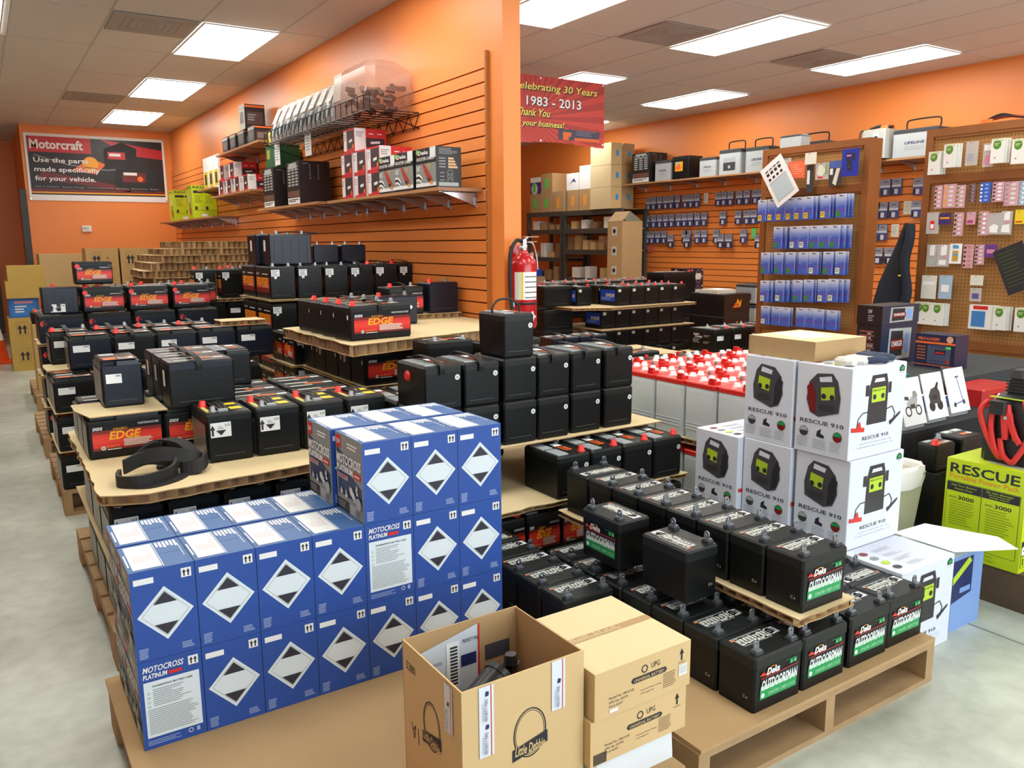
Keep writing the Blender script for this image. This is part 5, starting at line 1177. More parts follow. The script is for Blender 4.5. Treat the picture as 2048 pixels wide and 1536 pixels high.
for L, z in enumerate((.1395, .4705)):
    for k in range(5):
        for c in range(4):
            if L == 0 and c and k: continue
            PGC.place((2.77+.131+.2655*c, 2.345+.0985+.205*k, z), 0, 'grey battery with red lid, %s layer, %s row from the front, %s from left' % (ORD[L], ORD[k], ORD[c]), 'golf cart batteries with red lids')
honey('wavy honeycomb sheet between the two layers of golf cart batteries', R4(2.765, 2.335, 3.86, 3.385), .4425, .026, .06, seed=90, jag=.006)
# ================================================================== white power pack cartons
PW = power_box(False); PWr = power_box(True)
def pw(p, x, y, z, lb): p.place((x+.159, y+.111, z), 0, lb, 'white power pack cartons')
pw(PW, 2.432, 1.405, .0, 'white power pack carton on the floor, nearest, its printed lid visible')
pw(PW, 2.432, 1.632, .0, 'white power pack carton on the floor, second row, under the right tower')
pw(PW, 2.452, 1.630, .3235, 'white power pack carton in the right tower, middle level, grey unit facing left')
pw(PWr, 2.446, 1.640, .647, 'white power pack carton on top of the right tower, red clamp visible')
pw(PW, 2.436, 1.860, .0, 'white power pack carton on the floor, third row')
pw(PW, 2.440, 1.866, .3235, 'white power pack carton in the middle tower, second level')
pw(PW, 2.442, 1.874, .647, 'white power pack carton on top of the middle tower')
pw(PW, 2.446, 2.088, .0, 'white power pack carton on the floor, farthest row')
pw(PW, 2.412, 2.092, .3235, 'white power pack carton in the low left tower, its top visible')
def flatbox():
    r = thing('flat_carton', 'wide flat brown carton lying on top of the white cartons', 'box', (2.475, 1.815, .9695))
    g = G(); g.boxm(0, 0, 0, .30, .30, .072, CARDP, CARD, CARD); TP(g, 0, 0, .072).poly([(.05, .10), (.20, .06), (.27, .24), (.12, .29)], WHT, 0); LF(g, 0, .30, 0).rect(.0, .0, .002, .07, CARDD, 0); g.obj('carton', r)
flatbox()
# cotton glove lying on the top carton
def glove():
    r = thing('work_glove', 'white and navy knitted work glove lying on the top white carton', 'glove', (2.60, 1.72, .9695)); CO = mat('cotton', 'dcd9cf', .95, bump=.5, bscale=300); NV = mat('glove_navy', '3a4358', .9, bump=.5, bscale=300)
    g = G(); g.loft([(0, -.055, .055, -.040, .040), (.012, -.060, .060, -.045, .045), (.024, -.050, .050, -.036, .036)], CO, .02); g.loft([(0, -.115, -.058, -.038, .030), (.016, -.118, -.056, -.040, .032), (.026, -.110, -.060, -.030, .024)], CO, .015); g.obj('cuff', r)
    g = G()
    for k, (y, L) in enumerate(((-.034, .075), (-.012, .088), (.011, .084), (.033, .066))): g.tube([(.04, y*.9, .014), (.08, y*1.15, .020), (.05+L, y*1.4, .012)], .012, NV, 8)
    g.tube([(-.01, -.036, .012), (.02, -.060, .016), (.055, -.068, .012)], .012, NV, 8); g.loft([(.001, .015, .065, -.044, .044), (.020, .012, .068, -.046, .046), (.030, .02, .06, -.036, .036)], NV, .018); g.obj('palm_and_fingers', r)
glove()
g = G(); g.box(2.50, 1.66, .9692, 2.57, 1.76, .9699, YEL) if False else g.box(2.66, 1.69, .9692, 2.73, 1.76, .9700, LIME); tag(g.obj('sticky_note'), 'yellow green note on the top white carton beside the glove', 'note')
# blue box on the floor with a white card over it
r = thing('blue_carton', 'light blue carton on the floor beside the nearest white carton', 'box', (2.80, 1.43, 0)); LB = mat('light_blue_carton', '7d9fd6', .4)
g = G(); g.boxm(0, 0, 0, .20, .23, .285, WHT, LB, LB); g.obj('carton', r)
g = G(); f = FR(g, 0, 0, 0); f.poly([(.0, .11), (.13, .13), (.13, .27), (.0, .27)], NAVY, 0); f.poly([(.0, .18), (.12, .25), (.10, .27), (.0, .21)], LIMEP, 1); f.rect(.05, .14, .12, .16, LB, 1); g.obj('print', r)
g = G(); pts = [(2.757, 1.398), (2.800, 1.272), (2.985, 1.33), (2.93, 1.52), (2.77, 1.64)]
g.prism([(2.755, 1.41), (2.965, 1.30), (3.03, 1.40), (2.95, 1.63), (2.757, 1.64)], .3235, .3255, WHT); tag(g.obj('white_card'), 'loose white card bridging the nearest white carton and the blue carton', 'card')
# ================================================================== green-yellow power pack carton on a dark base
g = G(); g.box(3.18, 1.14, 0, 4.9, 1.78, .15, WOODD); tag(g.obj('wooden_platform'), 'low weathered dark wooden base under the lime green carton', 'platform')
r = thing('lime_carton', 'big lime green power pack carton at the right edge', 'box', (3.175, 1.385, .1505))
w, d, h = .30, .30, .392
g = G(); g.boxm(0, 0, 0, w, d, h, LIME, LIME, LIME); g.obj('carton', r)
g = G(); l = LF(g, 0, d, 0); dd = d
l.text('RESCUE', .015, .335, .262, .040, INK, 0, 0, .02); l.text('Portable Power Pack', .015, .312, .262, .020, ORG, 0)
l.rect(.008, .045, .285, .300, INK, 0); l.rect(.0095, .0465, .2835, .2985, LIME, 1); l.rect(.143, .045, .145, .30, INK, 2); l.rect(.010, .262, .142, .2975, INK, 2); l.rect(.146, .262, .283, .2975, INK, 2)
l.text('Add Your Battery', .025, .281, .100, .009, LIME, 3); l.text('Heavy Duty', .040, .268, .070, .009, LIME, 3); l.text('Go into alternate', .160, .285, .100, .008, LIME, 3); l.text('do-it-yourself', .170, .275, .08, .007, LIME, 3); l.text('jump starts', .175, .266, .07, .007, LIME, 3)
l.text('MODEL', .020, .232, .030, .008, INK, 2); l.text('3000', .055, .230, .062, .016, INK, 2, 0, .02); l.text('MODEL', .160, .232, .030, .008, INK, 2); l.text('3000', .195, .230, .062, .016, INK, 2, 0, .02)
l.lines(.025, .120, .125, .222, 10, mat('lime_dark', '8ea010', .5), 2, 4, .35); l.lines(.165, .120, .270, .222, 10, mat('lime_dark', '8ea010', .5), 2, 6, .35)
for u in (.022, .165): l.rect(u, .060, u+.032, .095, INK, 2); l.text('1', u+.011, .072, .010, .018, WHT, 3, 0, .04)
l.lines(.02, .01, .22, .035, 3, mat('lime_dark', '8ea010', .5), 2, 8, .3)
f = FR(g, 0, 0, 0); f.text('R', .02, .335, .03, .040, INK, 0, 0, .02); f.text('Portable', .02, .312, .08, .018, ORG, 0); f.lines(.015, .14, .26, .29, 12, mat('lime_dark', '8ea010', .5), 0, 3, .35); f.rect(.008, .02, .11, .125, INK, 0); f.poly([(.010, .07), (.108, .07), (.108, .10), (.06, .123), (.010, .10)], WHT, 1); f.text('400', .02, .078, .07, .022, NAVY, 2, 0, .02); f.rect(.010, .022, .108, .066, LIME, 1); f.text('12V', .02, .030, .07, .028, INK, 2, 0, .02)
g.obj('print', r)
g = G(); g.prism([(3.20, 1.40), (3.29, 1.395), (3.31, 1.55), (3.22, 1.56)], .5429, .5436, PLAST); tag(g.obj('plastic_sheet'), 'clear plastic sleeve lying on the lime green carton', 'sheet')
# jump starter on top of it
r = thing('jump_starter', 'black jump starter with thick red cables and clamp on the lime green carton', 'jump starter', (3.245, 1.405, .5440)); JB = mat('jump_black', '1d1e20', .45); JR = mat('cable_red', 'd8322c', .4)
g = G(); g.loft([(0, 0, .26, 0, .20), (.18, .0, .26, .0, .20), (.25, .02, .24, .03, .17), (.275, .05, .20, .05, .15)], JB, .025); g.box(-.004, .03, .02, .02, .17, .20, JB); g.obj('body', r)
g = G(); g.loft([(.272, .04, .10, .06, .14), (.33, .045, .095, .07, .13)], JB, .01); g.loft([(.272, .19, .25, .06, .14), (.33, .195, .245, .07, .13)], JB, .01); g.loft([(.33, .03, .26, .065, .135), (.36, .04, .25, .075, .125)], JB, .014)
for k in range(4): g.box(.036, .060, .276+k*.013, .104, .138, .281+k*.013, JB)
g.obj('carry_handle', r)
g = G()
for pts in ([(-.012, .17, .24), (-.030, .19, .20), (-.022, .17, .12), (-.014, .12, .03), (-.010, .10, .03)], [(-.012, .15, .22), (-.022, .15, .14), (-.020, .13, .06), (-.016, .11, .03)], [(-.012, .04, .25), (-.036, .02, .22), (-.034, .01, .12), (-.026, .05, .03), (-.018, .07, .015), (-.018, .10, .04), (-.018, .115, .10)], [(-.014, .09, .20), (-.026, .07, .14), (-.024, .04, .09)]): g.tube(pts, .0105, JR, 10)
g.obj('red_cable', r)
g = G(); q = D(g, (-.021, .13, .06), (0, -1, 0), (0, 0, 1))
g.loft([(.10, -.030, -.012, .085, .105), (.20, -.034, -.012, .080, .118), (.235, -.030, -.012, .088, .112)], JR, .004); g.add([(-.034, .06, .10), (-.034, .045, .105), (-.034, .085, .20), (-.034, .10, .20), (-.016, .06, .10), (-.016, .045, .105), (-.016, .085, .20), (-.016, .10, .20)], [(0,1,2,3), (7,6,5,4), (0,4,5,1), (1,5,6,2), (2,6,7,3), (3,7,4,0)], JR); g.cyl((-.036, .095, .185), (-.030, .095, .185), .007, STEEL); g.obj('clamp', r)
g = G(); g.loft([(.195, -.045, .0, .095, .155), (.245, -.045, .0, .095, .155)], JB, .006); g.obj('clamp_holder', r)
g = G(); g.prism([(.005, .02), (.03, .02), (.03, .18), (.005, .18)], .2505, .2525, LIMEP); g.obj('label_top', r)
# ================================================================== trash can
r = thing('trash_can', 'beige plastic waste bin with white liner behind the white cartons', 'bin', (3.08, 1.91, 0)); BG = mat('bin_beige', 'b5b294', .5); LN = mat('bin_liner', 'e9e6e2', .45)
g = G(); g.loft([(0, -.11, .11, -.09, .09), (.44, -.145, .145, -.125, .125), (.455, -.15, .15, -.13, .13)], BG, .03); g.obj('bin', r)
g = G(); rr = random.Random(3); n = 28
ring = []
for (z, s, j) in ((.40, 1.04, .004), (.435, 1.07, .006), (.475, 1.08, .010), (.487, 1.0, .008), (.475, .92, .006), (.40, .86, .004)):
    ring.append([(.15*s*math.copysign(abs(math.cos(2*math.pi*i/n))**.6, math.cos(2*math.pi*i/n))+rr.uniform(-j, j), .13*s*math.copysign(abs(math.sin(2*math.pi*i/n))**.6, math.sin(2*math.pi*i/n))+rr.uniform(-j, j), z+rr.uniform(-j, j)) for i in range(n)])
vs = [p for q in ring for p in q]; g.add(vs, [(a*n+i, a*n+(i+1) % n, (a+1)*n+(i+1) % n, (a+1)*n+i) for a in range(5) for i in range(n)], LN, True); g.obj('liner', r)
# ================================================================== stepped carpet display
g = G(); g.box(3.30, 1.79, 0, 5.2, 1.985, .42, CARPETD); tag(g.obj('carpet_step'), 'low dark carpeted display step beside the waste bin', 'display')
g = G(); g.box(3.30, 1.987, 0, 5.2, 2.298, .55, CARPETD) ; tag(g.obj('carpet_step'), 'middle dark carpeted display step', 'display')
g = G(); g.box(3.88, 2.30, 0, 5.4, 3.35, .66, CARPET); tag(g.obj('carpet_step'), 'highest grey carpeted display step holding the charger cartons', 'display')
SB = battery(.15, .09, .12, front=None, top='print', posts='redleft'); SB2 = battery(.17, .13, .13, front=None, top='caps', posts=None)
SB.place((3.385, 1.85, .4205), 0, 'small black battery with white top on the low carpet step, left')
SB2.place((3.575, 1.86, .4205), 0, 'small black battery with white caps on the low carpet step, right of the other')
for k, (x, y, m) in enumerate(((3.50, 2.04, 0), (3.72, 2.06, 1), (3.95, 2.08, 2))):
    r = thing('picture_stand', 'small picture card of a %s leaning on the display step' % ('motorcycle', 'quad bike', 'kick scooter')[m], 'picture', (x, y, .5705), 0, 'picture cards on the display step')
    g = G(); U = Vector((1, 0, 0)); V = Vector((0, .28, .96)).normalized()
    q = D(g, (-.085, -.03, .0), U, V, .0006); w, h = .17, .215
    vs = [q.P(0, 0, -1), q.P(w, 0, -1), q.P(w, h, -1), q.P(0, h, -1)]; bk = [v+Vector((0, .004, 0)) for v in vs]; g.add(vs+bk, [(0,1,2,3), (7,6,5,4), (0,4,5,1), (1,5,6,2), (2,6,7,3), (3,7,4,0)], WHT); g.obj('card', r)
    g = G(); q = D(g, (-.085, -.03, .0), U, V, .0006)
    if m == 0:
        for u in (.045, .125): q.ring(u, .065, .024, .007, INK, 0, 16)
        q.poly([(.04, .10), (.07, .075), (.11, .08), (.13, .12), (.11, .14), (.07, .12)], LGT, 1); q.poly([(.03, .12), (.06, .115), (.06, .13), (.03, .135)], DGR, 2); q.poly([(.10, .12), (.135, .13), (.12, .155), (.10, .15)], GRY, 2); q.poly([(.065, .075), (.10, .075), (.10, .095), (.065, .095)], DGR, 2)
    elif m == 1:
        for u in (.05, .115): q.disc(u, .06, .024, INK, 0, 12)
        q.poly([(.04, .07), (.125, .07), (.13, .12), (.11, .15), (.06, .14), (.035, .11)], DGR, 1); q.poly([(.09, .14), (.12, .17), (.13, .165), (.11, .13)], INK, 2); q.rect(.06, .09, .1, .11, INK, 2)
    else:
        q.stroke([(.05, .04), (.12, .05), (.10, .17)], .006, mat('scooter_blue', '5577c0', .4), 0); q.stroke([(.085, .17), (.115, .172)], .006, INK, 1); q.disc(.045, .038, .012, DGR, 1, 10); q.disc(.125, .045, .012, DGR, 1, 10)
    g.obj('picture', r)
    g = G(); g.box(-.08, -.02, -.02, .08, .07, -.001, PLAST); g.obj('stand', r)
def noco(g, w, d, h):
    f = FR(g, -w/2, -d/2, 0); f.poly([(.20*w, .10*h), (.82*w, .12*h), (.84*w, .88*h), (.22*w, .90*h)], LGT, 0); f.poly([(.25*w, .18*h), (.60*w, .20*h), (.60*w, .82*h), (.27*w, .84*h)], INK, 1); f.rect(.28*w, .36*h, .62*w, .62*h, DRED, 2); f.text('GENIUS' if False else 'CHARGER', .29*w, .44*h, .30*w, .14*h, WHT, 3, 0, .02); f.rect(.66*w, .25*h, .78*w, .75*h, mat('pale_blue', '7fa6ee', .5), 1)
    l = LF(g, -w/2, d/2, 0); l.text('15W', .45*d, .60*h, .15*d, .2*h, WHT, 0); l.lines(.45*d, .15*h, .7*d, .5*h, 3, GRY, 0)
NC = mat('noco_carton', '22304a', .4)
def nocodeep(g, w, d, h):
    noco(g, w, d, h); l = LF(g, -w/2, d/2, 0); l.lines(.12*d, .35*h, .75*d, .85*h, 5, mat('dim_red', '8a4a44', .5), 0, 4)
plain_box('charger_carton', .37, .16, .24, NC, STK, STK, nocodeep, False).place((4.42+.19, 2.88, .6605), 0, 'larger dark charger carton on the high carpet step, lower of two', None, 'box')
plain_box('charger_carton', .38, .165, .112, NC, STK, STK, noco, False).place((4.42+.19, 2.88, .901), 0, 'flat dark charger carton on top of the larger charger carton', None, 'box')
def prol(g, w, d, h):
    f = LF(g, -w/2, d/2, 0); f.text('PRO-LOGIX', .06*d, .82*h, .55*d, .09*h, ORG, 0, .1, .03); f.rect(0, .72*h, d, .78*h, ORG, 0); f.rect(.32*d, .14*h, .90*d, .68*h, mat('slate_blue', '45526e', .45), 0); f.rect(.50*d, .42*h, .78*d, .56*h, INK, 1); f.rect(.52*d, .45*h, .74*d, .49*h, RED, 2)
    for k in range(5): f.rect(.05*d, (.24+.09*k)*h, .27*d, (.28+.09*k)*h, mat('dim_orange', 'a8602f', .5), 0); f.rect((.42+.09*k)*d, .62*h, (.46+.09*k)*d, .65*h, INK, 1); f.rect((.42+.09*k)*d, .20*h, (.46+.09*k)*d, .24*h, INK, 1)
    f.rect(.0, .08*h, d, .10*h, ORG, 0); f.text('SOLAR', .68*d, .02*h, .24*d, .05*h, WHT, 0); f.rect(.78*d, .60*h, .90*d, .67*h, NEON, 2); f.disc(.86*d, .88*h, .02, mat('pale_orange', 'd9a58a', .5), 0, 12); f.poly([(.80*d, .16*h), (.88*d, .2*h), (.84*d, .34*h)], RED, 2)
plain_box('charger_carton', .14, .235, .195, mat('prologix_navy', '1f2746', .4), None, None, prol, False).place((4.67, 2.57, .6605), 0, 'charger carton with orange stripe standing right of the dark charger cartons', None, 'box')
def teal(g, w, d, h):
    f = FR(g, -w/2, -d/2, 0); f.poly([(.1*w, .70*h), (.7*w, .72*h), (.8*w, .90*h), (.15*w, .86*h)], YEL, 0); f.lines(.1*w, .5*h, .7*w, .64*h, 2, mat('sky_blue', '2f7fd0', .4), 0); f.disc(.45*w, .30*h, .03, FAINT, 0); f.rect(.5*w, .90*h, .75*w, .99*h, NEON, 1); f.rect(0, .0, .5*w, .1*h, DRED, 0)
plain_box('blister_pack', .15, .05, .215, TEAL, None, None, teal, False).place((3.62, 2.20, .5505), 0, 'teal blister package with yellow splash behind the picture cards', None, 'package')
r = thing('toolbox', 'red tool case with white handles behind the picture cards', 'case', (4.22, 2.085, .5505)); g = G(); g.loft([(0, 0, .36, 0, .20), (.085, 0, .36, 0, .20), (.09, .006, .354, .006, .194)], mat('case_red', 'b3201d', .4), .01); g.obj('case', r)
for x in (.09, .24):
    g = G(); g.tube([(x, -.002, .02), (x+.005, -.02, .05), (x+.03, -.015, .06), (x+.06, -.002, .055)], .005, WHT, 6); g.obj('handle', r)
plain_box('parts_box', .12, .10, .07, mat('box_blue', '2f4fa8', .4), WHT, None, None, False).place((3.99, 2.22, .5505), 0, 'small blue and white box behind the quad bike card', None, 'box')
# ================================================================== pegboards and hanging goods : (y centre, top z, width, height)
A1=[(4.954,1.754,0.114,0.188),(4.852,1.756,0.091,0.187),(4.755,1.757,0.102,0.186),(4.656,1.758,0.097,0.185),(4.566,1.76,0.081,0.184),(4.447,1.761,0.158,0.183),(4.292,1.764,0.139,0.182),(4.146,1.766,0.141,0.18)]
A2=[(4.74,1.516,0.171,0.178),(4.6,1.517,0.099,0.177),(4.503,1.518,0.092,0.177),(4.395,1.518,0.112,0.176),(4.298,1.519,0.083,0.176),(4.164,1.52,0.185,0.176)]
A3=[(4.881,1.293,0.14,0.201),(4.744,1.296,0.125,0.199),(4.618,1.298,0.121,0.196),(4.496,1.3,0.095,0.194),(4.378,1.302,0.134,0.192),(4.252,1.304,0.11,0.189),(4.129,1.307,0.124,0.187)]
A4=[(4.864,1.045,0.163,0.194),(4.688,1.054,0.181,0.196),(4.54,1.062,0.106,0.199),(4.411,1.069,0.14,0.201),(4.29,1.075,0.093,0.202),(4.153,1.082,0.181,0.204)]
A5=[(4.87,0.819,0.11,0.136),(4.754,0.819,0.103,0.133),(4.652,0.819,0.101,0.132),(4.494,0.825,0.101,0.132),(4.404,0.828,0.081,0.131),(4.302,0.825,0.121,0.124),(4.176,0.824,0.121,0.125)]
TOPA=[(4.636,2.065,0.177,0.15),(4.495,2.118,0.11,0.093),(4.512,2.022,0.067,0.226),(4.385,2.028,0.122,0.135),(4.268,2.108,0.134,0.075),(4.267,2.034,0.113,0.197),(4.129,2.116,0.139,0.214),(4.752,2.097,0.077,0.079),(4.798,1.955,0.078,0.16)]
FLY=[(4.725,2.118,0.464,0.405)]
W1=[(8.884,2.011,0.121,0.172),(8.777,2.012,0.12,0.173),(8.655,2.012,0.118,0.172),(8.535,2.012,0.115,0.172),(8.428,2.013,0.114,0.173),(8.302,2.013,0.112,0.172),(8.156,2.014,0.11,0.173),(8.051,2.014,0.108,0.173),(7.941,2.014,0.106,0.172),(7.564,2.015,0.1,0.172),(7.471,2.016,0.098,0.173),(7.357,2.016,0.096,0.173),(7.211,2.017,0.094,0.173),(7.093,2.017,0.092,0.173),(6.958,2.017,0.091,0.173),(6.861,2.018,0.089,0.173)]
W2=[(8.901,1.762,0.122,0.159),(8.769,1.763,0.12,0.159),(8.647,1.763,0.118,0.158),(8.527,1.764,0.116,0.158),(8.409,1.765,0.114,0.158),(8.276,1.765,0.111,0.157),(8.163,1.766,0.109,0.157),(8.051,1.767,0.108,0.157),(7.925,1.767,0.106,0.156),(7.802,1.768,0.104,0.156),(7.474,1.77,0.099,0.156),(7.219,1.771,0.095,0.155),(7.08,1.772,0.093,0.155),(6.972,1.772,0.091,0.154),(6.841,1.773,0.089,0.154)]
W3=[(8.894,1.538,0.122,0.177),(8.798,1.538,0.121,0.176),(8.674,1.538,0.118,0.176),(8.553,1.538,0.116,0.175),(8.153,1.538,0.11,0.173),(8.079,1.538,0.109,0.173),(7.915,1.538,0.106,0.172),(7.791,1.538,0.104,0.171),(7.581,1.538,0.101,0.17),(7.123,1.537,0.094,0.166)]
W3b=[(8.388,1.486,0.134,0.175),(8.077,1.484,0.128,0.171),(7.472,1.48,0.117,0.164),(7.336,1.479,0.114,0.162),(6.855,1.476,0.106,0.156)]
GAP=[(5.324,2.027,0.063,0.179),(5.22,2.026,0.099,0.181),(5.098,2.028,0.109,0.185),(4.863,2.015,0.09,0.174),(5.323,1.79,0.05,0.17),(5.235,1.789,0.116,0.175),(5.11,1.79,0.113,0.18),(4.864,1.788,0.086,0.175),(5.316,1.556,0.056,0.167),(5.222,1.556,0.093,0.174),(5.257,1.311,0.149,0.221),(5.121,1.311,0.122,0.218),(4.975,1.314,0.156,0.21)]
TAGS=[(4.973,1.791,0.086,0.137),(5.094,1.558,0.084,0.131),(6.975,1.547,0.074,0.123)]
TAGS2=[(8.898,2.422,0.117,0.201),(7.797,2.02,0.076,0.132),(8.856,1.332,0.137,0.085)]
B1=[(3.407,2.026,0.12,0.158),(3.296,2.068,0.135,0.173),(3.173,2.074,0.084,0.165),(3.057,2.049,0.072,0.159),(2.968,2.071,0.146,0.17),(2.832,2.056,0.118,0.161)]
B2=[(3.388,1.785,0.057,0.164),(3.306,1.789,0.091,0.166),(3.225,1.779,0.062,0.159),(3.144,1.784,0.038,0.13),(3.056,1.786,0.073,0.136),(2.969,1.784,0.076,0.133),(2.88,1.781,0.091,0.161),(2.81,1.781,0.042,0.16)]
B3=[(3.414,1.594,0.093,0.156),(3.327,1.584,0.089,0.08),(3.224,1.587,0.066,0.166),(3.138,1.587,0.06,0.087),(3.051,1.588,0.064,0.164),(2.976,1.574,0.085,0.146),(2.897,1.585,0.074,0.158),(2.812,1.591,0.06,0.094)]
B4=[(3.404,1.36,0.072,0.162),(3.318,1.36,0.09,0.16),(3.227,1.366,0.086,0.143),(3.134,1.36,0.069,0.166),(3.055,1.359,0.064,0.14),(2.982,1.362,0.086,0.091)]
B5=[(3.406,1.133,0.113,0.173),(3.282,1.137,0.095,0.171),(3.06,1.144,0.088,0.071),(3.059,1.054,0.078,0.095)]
B6=[(3.43,0.935,0.077,0.165),(3.38,0.933,0.059,0.16),(3.292,0.932,0.109,0.165),(3.19,0.931,0.123,0.162),(2.988,0.937,0.184,0.171),(2.852,0.935,0.124,0.167),(2.71,0.935,0.113,0.164)]
B7=[(3.046,0.57,0.082,0.163),(2.948,0.568,0.111,0.17),(2.822,0.572,0.083,0.15)]
BOARD=[(2.753,1.355,0.208,0.268)]
PEGM = None
def peg_mat():
    m = bpy.data.materials.new('pegboard'); m.use_nodes = True; nt = m.node_tree; b = nt.nodes['Principled BSDF']; L = nt.links
    tc = nt.nodes.new('ShaderNodeTexCoord'); mp = nt.nodes.new('ShaderNodeVectorMath'); mp.operation = 'SCALE'; mp.inputs['Scale'].default_value = 1/.0254
    L.new(tc.outputs['Object'], mp.inputs[0]); fr = nt.nodes.new('ShaderNodeVectorMath'); fr.operation = 'FRACTION'; L.new(mp.outputs[0], fr.inputs[0])
    sb = nt.nodes.new('ShaderNodeVectorMath'); sb.operation = 'SUBTRACT'; sb.inputs[1].default_value = (.5, .5, .5); L.new(fr.outputs[0], sb.inputs[0])
    ml = nt.nodes.new('ShaderNodeVectorMath'); ml.operation = 'MULTIPLY'; ml.inputs[1].default_value = (0, 1, 1); L.new(sb.outputs[0], ml.inputs[0])
    ln = nt.nodes.new('ShaderNodeVectorMath'); ln.operation = 'LENGTH'; L.new(ml.outputs[0], ln.inputs[0])
    lt = nt.nodes.new('ShaderNodeMath'); lt.operation = 'LESS_THAN'; lt.inputs[1].default_value = .15; L.new(ln.outputs['Value'], lt.inputs[0])
    mx = nt.nodes.new('ShaderNodeMix'); mx.data_type = 'RGBA'; mx.inputs[6].default_value = (*rgb('ab7d45'), 1); mx.inputs[7].default_value = (*rgb('4a3018'), 1); L.new(lt.outputs[0], mx.inputs[0]); L.new(mx.outputs[2], b.inputs['Base Color']); b.inputs['Roughness'].default_value = .6
    return m
PEGM = peg_mat()
def peg_unit(name, label, y0, y1, ztop, rails, x=6.0, dep=.16):
    r = thing('pegboard_display', label, 'display', (x, y0, 0)); w = y1-y0
    g = G(); g.box(.02, .05, .25, .03, w-.05, ztop-.05, PEGM); g.obj('pegboard', r)
    g = G(); g.box(0, 0, 0, dep, .055, ztop, FRAME); g.box(0, w-.055, 0, dep, w, ztop, FRAME); g.box(0, .055, ztop-.055, dep, w-.055, ztop, FRAME)
    g.box(.005, .065, ztop-.075, .02, w-.065, ztop-.055, FRAME); g.obj('frame', r)
    for z in rails:
        g = G(); g.box(0, .055, z-.03, .03, w-.055, z+.03, FRAME); g.box(.008, .055, z-.045, .02, w-.055, z-.03, FRAME); g.obj('rail', r)
    g = G(); g.box(0, .055, 0, dep, w-.055, .25, FRAME); g.obj('base', r)
peg_unit('A', 'brown framed pegboard display left of the gap, full of blue blister cards', 4.00, 5.06, 2.195, [1.81, .64])
peg_unit('B', 'brown framed pegboard display at the right edge with white and pink cards', 2.28, 3.545, 2.195, [1.835, .635])
HOOK = mat('peg_hook', '9a9da0', .3, metal=.8)
def card_proto(deco, w, h, t, base, name='blister_card', hook=True):
    def build():
        r = thing(name, None, 'card'); g = G(); g.box(-t, -w/2, -h, 0, w/2, 0, base); g.obj('card', r)
        g = G(); deco(D(g, (-t, w/2, -h), (0, -1, 0), (0, 0, 1), .0006), w, h, g, t); g.obj('print', r)
        return r
    return Proto(build)
BC1 = mat('card_blue', '4465c4', .3); BC2 = mat('card_pale_blue', '8fa6dc', .3); BC3 = mat('card_violet', '5a58b8', .3)
def bluecard(st):
    def f(l, w, h, g, t):
        for q_ in range(7): l.rect(0, (.93-.07*q_)*h, w, (1.0-.07*q_)*h, mat('card_tone_%d' % q_, ('d3dcec', 'c6d3ea', 'b4c5e8', 'a0b5e4', '8aa2dd', '7590d6', '5f7ccc')[q_], .3), 0)
        l.rect(0, .28*h, w, .40*h, BC3, 0); l.rect(.30*w, .90*h, .70*w, .93*h, NAVY, 1); l.lines(.06*w, .45*h, .30*w, .52*h, 2, BC2, 1)
        l.rect(.88*w, .08*h, .94*w, .60*h, BC2, 1)
        if st is not None: l.rect(.06*w, .05*h, .46*w, .30*h, st, 2); l.lines(.12*w, .10*h, .42*w, .24*h, 2, mat('sticker_ink', '5c7a52', .6), 3)
        g.box(-t-.012, -w*.18, -h*.62, -t, w*.30, -h*.08-h*.02, PLAST) if False else None
    return f
protos = {}
def place_cards(rows_, rname, stickers, base, group, extra=2, bw=.105, x=5.96, odd=None):
    for i, (y, zt, w, h) in enumerate(rows_):
        st = stickers[i % len(stickers)]; key = (rname, i if w > 0 else 0)
        w1 = min(w, bw); n = extra+(1 if w > bw*1.3 else 0)
        kk = ('A', st.name if st else '-', round(h, 2)//.03)
        if kk not in protos: protos[kk] = card_proto(bluecard(st), bw*.96, .19 if h > .15 else .165, .004, BC1)
        P = protos[kk]
        sh = (w-w1)/max(1, n-1) if w > bw*1.3 else .012
        yl = y+w/2-w1/2
        for k in range(n):
            P.place((x-.052+.019*k-.012*0, yl-sh*k, zt+.004*k*0), 0, '%s blue blister card in %s of the left pegboard, %s peg from left' % (('front', 'second', 'third', 'fourth')[k], rname, ORD[i]), group, 'card')
        g = G(); g.cyl((x-.075, yl, zt-.012), (x+.045, yl, zt-.004), .002, HOOK, n=6); g.cyl((x-.075, yl, zt-.012), (x-.080, yl, zt+.004), .002, HOOK, n=6)
        tag(g.obj('peg_hook'), 'metal peg hook in %s of the left pegboard, %s from the left' % (rname, ORD[i]), 'hook', 'peg hooks on the left pegboard')
SY = mat('sticker_yellow', 'e8c820', .5); SG = mat('sticker_green', '2a8a4a', .5); SW = mat('sticker_white', 'd8e6da', .5)
place_cards(A1, 'the top row', [SY, SY, SY, SY, SY, SY, SY, SG], BC1, 'blue blister cards')
place_cards(A2, 'the second row', [SG, SW, SW, SG, SG, SG], BC1, 'blue blister cards')
place_cards(A3, 'the third row', [SG, SG, SG, None, SW, SG, SW], BC1, 'blue blister cards')
place_cards(A4, 'the fourth row', [SW, SW, SG, SG, SW, SW], BC1, 'blue blister cards')
place_cards(A5, 'the bottom row', [SW, None, None, None, None, None, None], BC1, 'blue blister cards')
